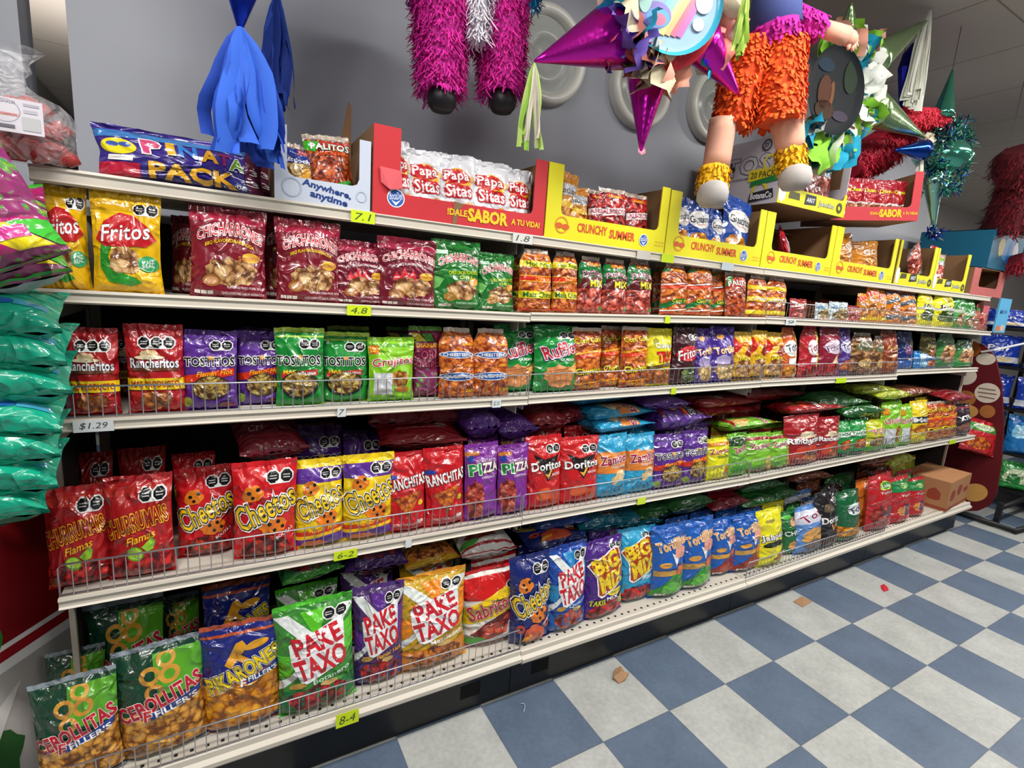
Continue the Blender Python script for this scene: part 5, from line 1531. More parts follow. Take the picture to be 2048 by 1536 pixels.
def in_box(key, boxroot_loc, xs, z0, y, h, w, label, lx, lean=.12, tops=None, yaw=0, rolls=None):
    for i, x in enumerate(xs):
        sw, sh, sd = SPEC[key]['size']
        c, s = math.cos(yaw), math.sin(yaw)
        bx, by = boxroot_loc[0] + x * c - y * s, boxroot_loc[1] + x * s + y * c
        hh = h * (tops[i] if tops else 1)
        bag(key, (bx, by, z0), (-lean, (rolls[i] if rolls else rnd.uniform(-.05, .05)), yaw + rnd.uniform(-.12, .12)), (w / sw, .85, hh / sh), 'top', labelx=lx)


def Zt(X): return zdeck('r0', X) + .001


# white box
bx = (-.331, -.092)
w, h = .239, .182
xc = sum(bx) / 2
loc = (xc, .108, Zt(xc) + .0)
tb = tray(loc, w, h, .30, 'c9d2e2', 'small pale blue snack display box with torn upright flap on the top ledge', band=.062, post=.030, art=[('t', 'Anywhere,', .53, .23, .52, .12, '1c3c84', O(rot=-.16, bold=.05)), ('t', 'anytime', .55, .10, .40, .12, '1c3c84', O(rot=-.16, bold=.05)), ('ring', .17, .20, .10, .085, 'b4c0d6'), ('ring', .9, .2, .06, .05, 'b4c0d6')])
m = MB()
m.poly([(.075, .24, .17), (.118, .24, .17), (.118, .245, .33), (.11, .245, .345)], kraft)
m.poly([(.075, .244, .17), (.118, .244, .17), (.118, .249, .33), (.11, .249, .345)][::-1], kraft)
m.build('upright_flap', tb)
m = MB()
m.poly([(-.118, .02, .18), (-.116, .13, .18), (-.1165, .10, .25), (-.118, .03, .285)], card('b8b8b0'))
m.poly([(-.121, .02, .18), (-.119, .13, .18), (-.1195, .10, .25), (-.121, .03, .285)][::-1], card('b8b8b0'))
m.build('upright_flap', tb)
in_box_px('bisc', [(562, 640, 284, .05)], loc[2] + .035, .13, 'in the small pale display box', lean=.2)
in_box_px('palt', [(622, 718, 266, -.12)], loc[2] + .035, .12, 'in the small pale display box', lean=.2)
# candy pack and meat pack at the far left of the ledge
r = bag('pina', (-.52, .155, Zt(-.55)), (-.10, .0, .03), (1.16, 1, .50), 'top', labelx='front one, top ledge')
r = bag('pina', (-.49, .27, Zt(-.50) + .01), (-.35, 0, -.03), (1.2, 1, .56), 'top', labelx='behind the front one, top ledge')

# red box
X0, X1 = -.088, .474
w, h = X1 - X0 - .004, .232
xc = (X0 + X1) / 2
loc = (xc, .105, Zt(xc))
SAB = lambda w, h, e=.045: emb(.115, .21, e, w, h) + [('t', '!DALE', .45, .15, .115, .085, 'f2cc28', O(bold=.05)), ('t', 'SABOR', .635, .145, .25, .17, 'f2cc28', O(bold=.08)), ('t', 'A TU VIDA!', .875, .135, .19, .08, 'f2cc28', O(bold=.05))]
tb = tray(loc, w, h, .30, 'cc3038', 'red snack display box with yellow slogan and torn front on the top ledge', band=.062, post=.075, postr=.045, art=SAB(w, h))
corrug(tb, w, h, .30)
m = MB()
m.add([(-.04, -.0012, .066), (-.005, -.0012, .060), (-.022, -.0012, .045), (-.03, -.0012, .002), (-.043, -.0012, .0)], [(0, 4, 3, 2, 1)], kraft)
m.build('torn_edge', tb)
m = MB()
m.add([(-.262, -.006, .125), (-.205, -.014, .12), (-.20, -.012, .075), (-.235, -.010, .068), (-.258, -.004, .085)], [(4, 3, 2, 1, 0)], card('e8646c'))
m.add([(-.262, -.004, .125), (-.205, -.012, .12), (-.20, -.010, .075), (-.235, -.008, .068), (-.258, -.002, .085)], [(0, 1, 2, 3, 4)], card('e8646c'))
m.build('torn_flap', tb)
in_box_px('papa', [(780, 833, 280), (818, 898, 299), (885, 962, 308), (948, 1028, 322), (1016, 1074, 337)], loc[2] + .03, .118, 'in the red slogan box')


def summer(xa, xb, label, h=.236, tail=True):
    w = xb - xa - .006
    xc = (xa + xb) / 2
    loc = (xc, .105, Zt(xc))
    art = [('t', 'CRUNCHY', .36, .20, .24, .13, 'd8502c', O(bold=.05)), ('t', 'SUMMER', .61, .175, .22, .13, 'd8502c', O(bold=.05)), ('ring', .12, .20, .05, .042, 'e89430'), ('e', .10, .19, .028, .04, 'd8642c'), ('e', .15, .18, .028, .04, 'd8642c')] + emb(.80, .155, .04, w, h)
    art += [('p', [(.90 + .03 * i, .10 + .05 * j), (.915 + .03 * i, .12 + .05 * j), (.93 + .03 * i, .10 + .05 * j), (.915 + .03 * i, .108 + .05 * j)], 'd8902c') for i in range(3) for j in range(2)]
    tb = tray(loc, w, h, .30, 'e8e020', label, band=.078, post=.058, postr=.040, art=art)
    corrug(tb, w, h, .30)
    return loc, w, h


loc, w, h = summer(.474, 1.022, 'yellow summer-slogan display box next to the red box on the top ledge')
in_box_px('gusc', [(1112, 1160, 342, .12), (1135, 1190, 374)], loc[2] + .04, .118, 'in the first yellow box')
in_box_px('albo', [(1186, 1218, 380), (1212, 1266, 378), (1262, 1312, 389)], loc[2] + .04, .118, 'in the first yellow box')
loc, w, h = summer(1.022, 1.60, 'yellow summer-slogan display box holding blue cracker bags')
in_box_px('gus', [(1356, 1394, 393), (1382, 1436, 401), (1424, 1458, 419, .1), (1452, 1518, 394, .14)], loc[2] + .04, .114, 'in the second yellow box')
loc, w, h = summer(1.60, 2.14, 'nearly empty yellow summer-slogan display box with one red bag')
in_box('rbag', loc, [-.07], loc[2] + .085, .035, .15, .16, '', 'slumped in the third yellow box', lean=.5, rolls=[.9])
in_box('wine', loc, [-.15], loc[2] + .02, .20, .14, .10, '', 'at the back of the third yellow box', lean=.1)
loc, w, h = summer(2.14, 2.74, 'yellow summer-slogan display box holding two orange crisp bags')
in_box_px('gofr', [(1672, 1722, 470, -.2), (1720, 1768, 483, -.1)], loc[2] + .05, .118, 'in the fourth yellow box')


def bota(xa, xb, label, h=.236):
    w = xb - xa - .006
    xc = (xa + xb) / 2
    loc = (xc, .105, Zt(xc))
    art = [('b', .05, .22, .05, .2, 'dfe4ea', 3), ('p', [(.12, .15), (.28, .17), (.28, .28), (.14, .27)], '4c4c20'), ('p', [(.36, .10), (.56, .13), (.54, .30), (.38, .28)], '24282c'), ('t', 'ARIT', .46, .2, .14, .09, 'd8dce0', O(bold=.04)), ('t', 'Jamito', .72, .14, .24, .12, 'd8e0d0', O(oc='5c5c20')), ('ring', .92, .14, .05, .02, '4c4c30')]
    tb = tray(loc, w, h, .30, 'e0d81c', label, band=.068, post=.022, postr=.040, art=art)
    corrug(tb, w, h, .30)
    return loc, w, h


loc, w, h = bota(2.76, 3.20, 'yellow tray with brand shields and one slumped pink ring bag')
in_box('ringp', loc, [0.0], loc[2] + .20, .035, .22, .17, '', 'slumped in the nearer shield tray', lean=-.0, rolls=[2.35])
loc, w, h = bota(3.20, 3.645, 'yellow tray with brand shields, one upright pink ring bag')
in_box('ringp', loc, [-.07], loc[2] + .02, .05, .20, .15, '', 'in the farther shield tray', lean=.08)
in_box('rbag', loc, [-.15], loc[2] + .06, .04, .20, .10, '', 'in the farther shield tray', lean=.08)
# cardboard box with small red front
xc = 3.98
w, h = .50, .175
loc = (xc, .105, Zt(xc))
tb = tray(loc, w, h, .38, 'b8605c', 'brown cardboard box with faded red front under the blue box', band=.055, post=.10, postr=.10, side=kraft)
in_box('mixw', loc, [0.02], loc[2] + .01, .07, .12, .14, '', 'inside the faded red box', lean=.5)
m = MB()
m.box((0, .19, h - .002), (w, .38, .004), kraft)
m.build('top_panel', tb)
# blue crate on it
loc = (4.14, .10, Zt(xc) + h + .004)
tb = tray(loc, .52, .245, .40, '1c5c78', 'tall teal blue carton with party picture near the end of the ledge', band=.235, post=.02, side=card('0c6080'))
flat_art([('b', .55, .55, .22, .34, '3c8cc8', 2), ('b', .30, .6, .10, .25, 'c8b478', 3), ('b', .75, .5, .10, .3, 'c8c0c0', 4), ('p', [(.48, .2), (.56, .2), (.62, .8), (.54, .8)], '0c6cb8')], .52, .245, (-.26, 0, 0), 'party_picture', tb)
flat_art([('b', .25, .3, .16, .18, 'b8804c', 2), ('t', 'Festival', .28, .3, .3, .2, 'c87c2c')], .40, .245, (-.2606, .404, 0), 'side_picture', tb, n=(-1, 0, 0), ux=(0, -1, 0))
m = MB()
m.box((0, .2, .243), (.52, .40, .004), card('5c6868'))
m.build('top_panel', tb)

# second storey: white 20-pack carton
loc = (1.855, .07, 1.897)
w, h = .51, .275
tb = tray(loc, w, h, .40, 'e0d81c', 'white snack carton marked 20 PACK stacked above the yellow boxes', band=.07, post=.018, postr=.018, side=card('c8c4cc'), back_h=.275, posth=(.12, .10),
          art=[('b', .05, .22, .06, .2, 'dfe4ea', 3), ('p', [(.14, .10), (.30, .10), (.29, .20), (.15, .21)], '4c4c20'), ('p', [(.37, .06), (.54, .08), (.53, .22), (.38, .22)], '24282c'), ('t', 'ARIT', .455, .14, .12, .07, 'd8dce0', O(bold=.04)), ('t', 'Jamito', .70, .12, .24, .1, 'd8e0d0', O(oc='5c5c20')), ('ring', .90, .13, .045, .02, '4c4c30')])
flat_art([('t', 'ITOS', .55, .62, .62, .28, 'c8c4cc', O(oc='3c343c', ol=.03, bold=.04)), ('e', .40, .60, .03, .045, '2c2830'), ('t', 'FROM OUR FAMILY TO YOUR FAMILY', .40, .42, .5, .035, '3c343c'), ('r', .62, .36, .98, .54, 'e0cc20'), ('t', '20 PACK', .80, .45, .30, .10, '4c3c18', O(bold=.03)),
          ('ring', .78, .20, .10, .07, 'e0cc20'), ('ring', .86, .62, .08, .055, 'd8cc50'), ('p', [(.66, .28), (1, .33), (1, .42), (.66, .36)], '1c7c3c'), ('p', [(.66, .04), (.96, .08), (.94, .22), (.67, .18)], '24242c'), ('t', 'BotanaCo', .81, .13, .26, .1, 'e8e8e8', O(bold=.05)), ('ring', .80, .88, .06, .045, '3c343c'), ('t', '3Y', .80, .88, .06, .08, '3c343c', O(bold=.04))],
         .40, h, (-w / 2 - .0006, .404, 0), 'side_lettering', tb, n=(-1, 0, 0), ux=(0, -1, 0))
in_box('ringp', loc, [-.07, .04, .13], loc[2] + .02, .06, .24, .13, '', 'in the white carton', lean=.06, tops=[.9, 1.05, .95])
for q in (.30,):
    m = MB()
    m.box((.22, .15, .2), (.004, .26, .15), kraftd)
    m.build('side_flap', tb)
# second storey: red box turned towards the aisle
w, h = .42, .225
loc = (2.298, .03, 1.905)
tb = tray(loc, w, h, .26, 'd0404a', 'red snack display box with yellow slogan stacked on the yellow boxes', band=.062, post=.030, postr=.040, yaw=-.51, tilt=-.06,
          art=emb(.10, .16, .055, w, h) + [('t', '!DALE', .50, .145, .12, .06, 'f2cc28', O(bold=.04)), ('t', 'SABOR', .68, .15, .26, .17, 'f2cc28', O(bold=.08)), ('t', 'A TU VIDA!', .90, .15, .17, .06, 'f2cc28', O(bold=.04))])
corrug(tb, w, h, .26)
in_box('trio2', loc, [-.15, -.085, -.02, .065, .13], loc[2] + .012, .05, .19, .085, '', 'in the upper red box', yaw=-.51, lean=.05)

# ================================================================== WALL DISCS
dm = plain('dcdcd4', rough=.3, var=.03, name='white_plastic', spec=.6)
dm2 = plain('a4a8a4', rough=.25, var=.05, name='clear_grey_plastic')
for (cx, cy, rr), lb in (((1098, 108, .185), 'round white rimmed dish on the grey wall behind the green streamers'), ((1287, 175, .170), 'round white rimmed dish on the wall behind the magenta star'), ((1432, 213, .165), 'round white rimmed dish on the wall beside the orange-shorts figure')):
    p = atY(cx, cy, .56)
    root = empty('wall_dish', (p[0], .5995, p[2]), (PI / 2, 0, 0))
    tag(root, lb, 'wall dish', 'round white dishes on the grey wall')
    m = MB()
    m.lathe([(rr, 0), (rr, .03), (rr * .97, .05), (rr * .86, .055), (rr * .80, .045), (rr * .78, .02)], dm, n=48)
    m.build('rim', root, True)
    m = MB()
    m.lathe([(rr * .78, .02), (rr * .6, .016), (rr * .55, .026), (rr * .36, .026), (rr * .33, .012), (0.001, .010)], dm2, n=40)
    m.build('center', root, True)

# ================================================================== PINATAS
tissue_cols = {'purple': '6a54b0', 'peach': 'e8a690', 'cream': 'd8cfae', 'lime': '88c838', 'aqua': '189cc0', 'white': 'e0e4dc', 'salmon': 'd88474'}


def tissue(c): return plain(c, rough=.75, var=.10, scale=22, name='tissue_paper')


def foil(c, rough=.18, name='foil', sc=60):
    key = (name, c, rough)
    if key in MATS: return MATS[key]
    m, nt, b = newmat(name)
    b.inputs['Base Color'].default_value = lin(c)
    b.inputs['Metallic'].default_value = .85
    b.inputs['Roughness'].default_value = rough
    tc = N(nt, 'ShaderNodeTexCoord')
    v = N(nt, 'ShaderNodeTexVoronoi', Scale=sc)
    nt.links.new(tc.outputs['Object'], v.inputs['Vector'])
    bp = N(nt, 'ShaderNodeBump', Strength=.16, Distance=.003)
    nt.links.new(v.outputs[0], bp.inputs['Height'])
    nt.links.new(bp.outputs[0], b.inputs['Normal'])
    MATS[key] = m
    return m


def cone(root, a, b, ra, mat, name='foil_cone', rb=.004, n=28):
    """cone from base centre a to tip b, in the root's own frame"""
    a, b = Vector(a), Vector(b)
    m = MB()
    k = 8
    m.tube([a.lerp(b, i / k) for i in range(k + 1)], [ra + (rb - ra) * i / k for i in range(k + 1)], mat, n=n)
    return m.build(name, root, True)


def petals(root, pts, size, cols, name='tissue_ruffle', seed=1, out=None):
    """crumpled paper leaves around the given points; one mesh per colour"""
    r = random.Random(seed)
    ms = {c: MB() for c in cols}
    for i, p in enumerate(pts):
        p = Vector(p)
        c = cols[i % len(cols)]
        m = ms[c]
        s = size * r.uniform(.7, 1.25)
        d = (Vector(out(p)) if out else Vector((r.uniform(-1, 1), -1, r.uniform(-1, 1)))).normalized()
        sd = d.cross(Vector((r.uniform(-1, 1), r.uniform(-1, 1), r.uniform(-1, 1)))).normalized()
        up = d.cross(sd)
        n = 5
        vs = []
        for a in range(n + 1):
            for b2 in range(n + 1):
                u, v = a / n, b2 / n
                wd = (u - .5) * (1.2 - .5 * (v - .4) ** 2) * (1 if v < .8 else .8 + .2 * math.sin(a * 3))
                q = p + d * (v * s) + sd * (wd * s) + up * (.35 * s * noise.noise(Vector((u * 2.5 + i, v * 2.5, seed))) + .12 * s * math.sin(u * 7 + i))
                vs.append(q)
        fs = [(a * (n + 1) + b2, (a + 1) * (n + 1) + b2, (a + 1) * (n + 1) + b2 + 1, a * (n + 1) + b2 + 1) for a in range(n) for b2 in range(n)]
        m.add(vs, fs, tissue(c))
    for c, m in ms.items(): m.build(name, root, True)


def streamers(root, top, n, L, spread, w, mats, seed=1, name='streamer_tassel', drop=(0, 0, 0), yspread=.5, wave=.02, merge=False):
    """paper strips hanging from a point; one mesh per colour"""
    r = random.Random(seed)
    ms = {}
    top = Vector(top)
    for i in range(n):
        mt = mats[i % len(mats)]
        m = ms.setdefault(mt, MB())
        th = r.uniform(0, 2 * PI)
        q = r.uniform(.2, 1) if n > 3 else .5
        ex = Vector((math.cos(th) * spread * q, math.sin(th) * spread * q * yspread, 0)) + Vector(drop)
        l = L * r.uniform(.82, 1.05)
        ww = w * r.uniform(.7, 1.3)
        tw = r.uniform(-.9, .9)
        k = 9
        vs = []
        for j in range(k + 1):
            t = j / k
            s_ = t ** .6
            c = top + Vector((ex.x * s_, ex.y * s_, -l * t)) + Vector((noise.noise(Vector((i * 3.1, t * 2.2, seed))), noise.noise(Vector((i * 5.3, t * 2.2, seed + 4))), 0)) * wave * (t * 2)
            a = tw * (1 + t)
            sd = Vector((math.cos(a), math.sin(a) * .8, 0)) * ww / 2 * (.35 + .65 * min(1, t * 3))
            vs += [c - sd, c + sd * .1 + Vector((0, -.2 * ww, 0)), c + sd]
        fs = []
        for j in range(k):
            for e in range(2):
                b2 = j * 3 + e
                fs.append((b2, b2 + 1, b2 + 4, b2 + 3))
        m.add(vs, fs, mt)
    for m in ms.values(): m.build(name, root, True)


def cord(root, p0, p1, r=.0015, col='3c3c3c'):
    m = MB()
    m.tube([p0, p1], r, plain(col, name='string'), n=5)
    return m.build('hanging_string', root)


def rel(q, o): return (q[0] - o[0], q[1] - o[1], q[2] - o[2])


# blue star pinata ends: foil cone with pale blue streamers
bl = foil('1c3cc8', name='blue_foil')
o = atY(478, 30, .02)
root = empty('star_pinata', tuple(o))
tag(root, 'bright blue paper streamers hanging from the point of a blue foil star pinata', 'pinata')
cone(root, (.02, 0, .32), rel(atY(480, 62, .02), o), .13, bl)
cone(root, (.02, 0, .32), (-.16, 0, .56), .12, bl)
cone(root, (.02, 0, .32), (.22, 0, .60), .12, bl)
streamers(root, rel(atY(480, 55, .02), o), 34, .265, .085, .034, [tissue('2c60cc'), tissue('244cb8')], seed=3, wave=.03)
cord(root, (.02, 0, .44), (.02, 0, CEIL - o[2]))
o = atY(555, 5, .33)
root = empty('paper_tassel', tuple(o))
tag(root, 'dark blue paper tassel hanging behind the bright blue streamers, near the wall', 'tassel')
streamers(root, (0, 0, .02), 26, .30, .050, .035, [tissue('1c3c9c'), tissue('244cb0')], seed=8, wave=.015)
cord(root, (0, 0, .02), (0, 0, CEIL - o[2]))


def fur(mb, p, nrm, L, w, mat, r, curl=.5):
    """one paper strip hanging from surface point p"""
    p, nrm = Vector(p), Vector(nrm).normalized()
    d = (nrm * .55 + Vector((r.uniform(-.35, .35), r.uniform(-.2, .2), -1.0))).normalized()
    sd = d.cross(nrm)
    if sd.length < 1e-3: sd = Vector((1, 0, 0))
    sd.normalize()
    c = Vector((r.uniform(-1, 1), r.uniform(-1, 1), r.uniform(-.5, 1))) * curl * L
    a, b2, e = p, p + d * L * .55 + nrm * L * .15, p + d * L + c
    mb.add([a - sd * w / 2, a + sd * w / 2, b2 + sd * w / 2, b2 - sd * w / 2, e + sd * w * .3, e - sd * w * .3], [(0, 1, 2, 3), (3, 2, 4, 5)], mat)


def limb(root, p0, p1, r0, r1, mat, furm, name, seed, dens=9000, L=.028, w=.0045, caps=True, curl=.45, mid=None):
    """tapered paper limb covered in fringe"""
    p0, p1 = Vector(p0), Vector(p1)
    m = MB()
    k = 10
    pr = []
    for i in range(k + 1):
        t = i / k
        q = r0 + (r1 - r0) * t
        if mid: q = q * (1 + mid * math.sin(PI * t))
        if i == 0 or i == k: q *= .8
        pr.append(q)
    m.tube([p0.lerp(p1, i / k) for i in range(k + 1)], pr, mat, n=18)
    r = random.Random(seed)
    ax = (p1 - p0)
    H = ax.length
    axn = ax.normalized()
    e1 = axn.cross(Vector((0, 1, .01))).normalized()
    e2 = axn.cross(e1)
    n = int(dens * 2 * PI * (r0 + r1) / 2 * H)
    for i in range(n):
        t = r.random()
        th = r.uniform(0, 2 * PI)
        q = r0 + (r1 - r0) * t
        if mid: q = q * (1 + mid * math.sin(PI * t))
        nr = e1 * math.cos(th) + e2 * math.sin(th)
        fur(m, p0 + ax * t + nr * q * .98, nr, L * r.uniform(.6, 1.2), w, furm[i % len(furm)], r, curl)
    return m.build(name, root, False)


# magenta animal pinata
o = atY(945, 90, .14)
root = empty('animal_pinata', tuple(o))
tag(root, 'hot pink shaggy animal pinata with white belly and black feet', 'pinata')
pk = [tissue('d8209c'), tissue('e82ca8'), tissue('b81888')]
lp = lambda x, y, Y=.14: rel(atY(x, y, Y), o)
limb(root, lp(885, -30, .12), lp(880, 186, .10), .078, .060, pk[2], pk, 'leg', 1, dens=16000)
limb(root, lp(1000, -30, .12), lp(1003, 188, .10), .078, .062, pk[2], pk, 'leg', 2, dens=16000)
limb(root, lp(942, -90, .17), lp(940, 75, .15), .115, .085, pk[2], pk, 'body', 3, dens=14000)
wt = [tissue('e4e2ea'), tissue('f4f2f6')]
limb(root, lp(952, -60, .075), lp(956, 75, .055), .048, .016, wt[0], wt, 'belly_patch', 4, dens=22000, L=.035)
tl = [tissue('0c7cb0'), tissue('1490c8')]
limb(root, lp(1052, -40, .18), lp(1058, 20, .20), .05, .03, tl[0], tl, 'side_fringe', 5, dens=14000)
limb(root, lp(838, -50, .18), lp(838, 5, .20), .035, .02, tissue('5c2c9c'), [tissue('5c2c9c')], 'side_fringe', 6, dens=12000)
for (x, y), nm in (((884, 196), 'foot'), ((1005, 200), 'foot')):
    m = MB()
    m.lathe([(.001, -.035), (.028, -.034), (.040, -.018), (.042, 0), (.036, .015)], plain('141218', rough=.5, name='black_paper'), n=18, M=Matrix.Translation(lp(x, y, .085)))
    m.build(nm, root, True)
cord(root, (0, 0, .3), (0, 0, CEIL - o[2]))

# magenta star pinata with party plate
o = atY(1340, 15, -.05)
root = empty('star_pinata', tuple(o))
tag(root, 'magenta foil star pinata with tissue ruffles and a rainbow party plate', 'pinata')
mg = foil('d420b4', name='magenta_foil', rough=.22, sc=70)
lp = lambda x, y, Y=-.05: rel(atY(x, y, Y), o)
m = MB()
m.lathe([(.001, -.11), (.09, -.08), (.14, -.03), (.155, 0), (.14, .03), (.09, .08), (.001, .11)], tissue('c8b8c0'), n=24)
m.build('core', root, True)
cone(root, lp(1232, 68), lp(1070, 122, -.06), .092, mg)
cone(root, lp(1296, 150), lp(1282, 302, -.07), .066, mg)
cone(root, lp(1400, 82, -.10), lp(1478, 190, -.12), .066, mg)
cone(root, lp(1330, -60, -.02), (0.0, .02, .36), .055, mg)
cols = [tissue_cols[c] for c in ('purple', 'peach', 'cream', 'purple', 'salmon', 'cream', 'lime', 'peach', 'aqua')]
rr = random.Random(5)
pts = []
for i in range(110):
    a = rr.uniform(0, 2 * PI)
    if -1.2 < (a - 2 * PI if a > PI else a) < -.35: a += 1.4
    q = rr.uniform(.12, .17)
    pc = lp(1348, 3, -.12)
    pts.append((pc[0] + q * math.cos(a), rr.uniform(-.09, .03), pc[2] + q * math.sin(a)))
petals(root, pts, .095, cols, seed=5, out=lambda p: (p.x + rr.uniform(-.06, .06), -.05, p.z + rr.uniform(-.06, .06)))
for (bx_, by_) in ((1235, 60), (1300, 140), (1388, 88)):
    c0 = Vector(lp(bx_, by_))
    pts = [c0 + Vector((rr.uniform(-.05, .05), rr.uniform(-.05, .02), rr.uniform(-.05, .05))) for _ in range(16)]
    petals(root, pts, .075, cols, seed=bx_, out=lambda p: (rr.uniform(-1, 1), -.6, rr.uniform(-1, 1)))
M = Matrix.Translation(lp(1348, 3, -.17)) @ Matrix.Rotation(PI / 2, 4, 'X') @ Matrix.Rotation(-.35, 4, 'Y') @ Matrix.Scale(1.42, 4)
m = MB()
m.lathe([(.100, .010), (.097, .004), (.090, .001)], plain('44b4d4', rough=.25, name='plate_card'), n=40, M=M)
m.lathe([(.090, .001), (.080, 0), (.001, 0)], plain('94b8d0', rough=.25, name='plate_card'), n=40, M=M)
pl = m.build('party_plate', root, True)
m = MB()
m.lathe([(.122, -.022), (.118, -.012), (.001, -.012)], plain('b82c38', rough=.2, name='red_gloss_card'), n=40, M=M @ Matrix.Translation((-.012, 0, .0)))
m.build('backing_plate', root, True)
m = MB()
def dab(pts, c, z=.0022):
    m.add([M @ Vector((x, y, z)) for x, y in pts], [tuple(range(len(pts)))], plain(c, rough=.3, var=.08, scale=30, name='print_ink'))


for i, c in enumerate(('7cc8e8', '8cdcb8', 'f0ec90', 'f4b878', 'e87088', 'c06cb0')):
    dab([(-.050 + i * .012, -.060), (-.038 + i * .012, -.064), (.010 + i * .011, .020), (-.001 + i * .011, .024)], c, .0020 + i * .0001)
for i, (x, y, a, b2, c) in enumerate(((-.035, -.030, .032, .024, '8878c8'), (-.030, -.034, .024, .017, '58a8d8'), (-.028, -.037, .015, .011, 'd87898'), (-.03, .035, .040, .032, 'e0ccdc'), (.035, .045, .034, .026, 'e0a0b4'),
                                      (.04, .048, .022, .016, 'd8606c'), (.062, .005, .018, .020, 'e8eef4'), (.055, -.035, .012, .012, 'f0d0e4'), (-.06, .0, .014, .03, 'a8d8d0'), (.0, .062, .03, .018, 'b8a8d8'))):
    dab([(x + a * math.cos(j * PI / 10), y + b2 * math.sin(j * PI / 10)) for j in range(20)], c, .003 + .0001 * i)
m.build('rainbow_print', root)
streamers(root, lp(1069, 126, -.06), 9, .215, .040, .014, [tissue('98cc48'), tissue('b8d870')], seed=4, wave=.01)
streamers(root, lp(1069, 126, -.06), 6, .21, .050, .012, [tissue('c8c0b0')], seed=6, wave=.01)
streamers(root, lp(1478, 195, -.06), 7, .12, .030, .010, [tissue('38b4d8'), tissue('d8d8c8')], seed=9, wave=.02)
petals(root, [lp(1476, 200 + 6 * i, -.06) for i in range(5)], .028, ['38b4d8', '48c0e0'], seed=11, out=lambda p: (rr.uniform(-1, 1), -.5, -1))
petals(root, [lp(1283, 296, -.07)], .02, ['e8a0b0'], seed=12, out=lambda p: (.1, -.2, -1))
cord(root, (0, .02, .36), (0, .02, CEIL - o[2]))

# doll pinata: orange shorts
DY = -.15
o = atY(1540, 150, .04 + DY)
root = empty('doll_pinata', tuple(o))
tag(root, 'doll pinata in orange fringed shorts, pink top and yellow socks', 'pinata')
lp = lambda x, y, Y=.04: rel(atY(x, y, Y + DY), o)
og = [tissue('ee5c14'), tissue('e04c10'), tissue('f86c20')]
skn = plain('e0a890', rough=.8, var=.05, scale=12, name='skin_tone_paper')
limb(root, lp(1560, 85, .05), lp(1556, 245, .02), .084, .078, og[1], og, 'shorts_leg', 21, dens=6500, L=.022, w=.012, curl=.15)
limb(root, lp(1500, 85, .10), lp(1462, 255, .12), .085, .062, og[1], og, 'shorts_leg', 22, dens=6500, L=.022, w=.012, curl=.15)
for a, b2, r0, r1, nm in (((1572, 235, .02), (1582, 300, .01), .056, .046, 'lower_leg'), ((1446, 240, .12), (1432, 335, .12), .046, .046, 'lower_leg')):
    m = MB()
    pa, pb = Vector(lp(*a)), Vector(lp(*b2))
    m.tube([pa.lerp(pb, i / 4) for i in range(5)], [r0 + (r1 - r0) * i / 4 for i in range(5)], skn, n=20)
    m.build(nm, root, True)
yl = [tissue('e8b010'), tissue('f4c01c')]
limb(root, lp(1582, 290, .01), lp(1584, 345, .01), .048, .042, yl[0], yl, 'sock', 23, dens=11000, L=.022, w=.009, curl=.15)
limb(root, lp(1430, 330, .12), lp(1424, 380, .12), .048, .048, yl[0], yl, 'sock', 24, dens=11000, L=.022, w=.009, curl=.15)
shoe = plain('b0aca8', rough=.8, var=.15, scale=30, name='white_grey_paper')
for x, y, Y in ((1590, 355, -.02), (1425, 388, .09)):
    m = MB()
    m.lathe([(.001, -.045), (.03, -.042), (.044, -.022), (.045, .005), (.038, .03), (.02, .042), (.001, .045)], shoe, n=18, M=Matrix.Translation(lp(x, y, Y)), sy=1.3)
    m.build('shoe', root, True)
pn = [tissue('d020a0'), tissue('b81c90')]
limb(root, lp(1545, 55, .06), lp(1550, 92, .05), .085, .078, tissue('c01c98'), pn, 'top_hem', 25, dens=7000, L=.025, w=.009, curl=.2)
m = MB()
m.tube([lp(1550, -60, .08), lp(1552, 0, .07), lp(1552, 62, .06)], [.06, .078, .082], plain('4c5c98', rough=.8, name='blue_paper'), n=20)
m.build('torso', root, True)
limb(root, lp(1580, 30, .04), lp(1645, 55, -.02), .042, .036, pn[0], pn, 'sleeve', 26, dens=9000, L=.022, w=.008, curl=.2)
m = MB()
m.tube([lp(1640, 55, -.02), lp(1668, 64, -.04), lp(1690, 72, -.05)], [.026, .028, .030], skn, n=14)
m.build('arm', root, True)
m = MB()
hb = Vector(lp(1698, 76, -.055))
m.tube([hb + Vector((-.02, 0, .004)), hb, hb + Vector((.02, -.004, -.006))], [.018, .026, .020], skn, n=12)
for i, (dx, dz, l_) in enumerate(((.95, .10, .026), (.95, -.25, .030), (.80, -.60, .028), (.50, -.85, .024), (-.25, -.95, .022))):
    d = Vector((dx, -.15, dz)).normalized()
    s0 = hb + d * .014 + Vector((.006, 0, -.002))
    m.tube([s0, s0 + d * l_ * .6, s0 + d * l_ + Vector((0, 0, -.003))], [.0085, .0075, .004], skn, n=8)
m.build('hand', root, True)
m = MB()
bkm = plain('12100f', rough=.7, var=.2, scale=30, name='black_paper_hair')
m.lathe([(.001, -.06), (.07, -.05), (.10, 0), (.105, .06), (.06, .12), (.001, .13)], bkm, n=20, M=Matrix.Translation(lp(1565, -25, .06)))
m.build('hair', root, True)
cord(root, (0, .04, .45), (0, .04, CEIL - o[2]))
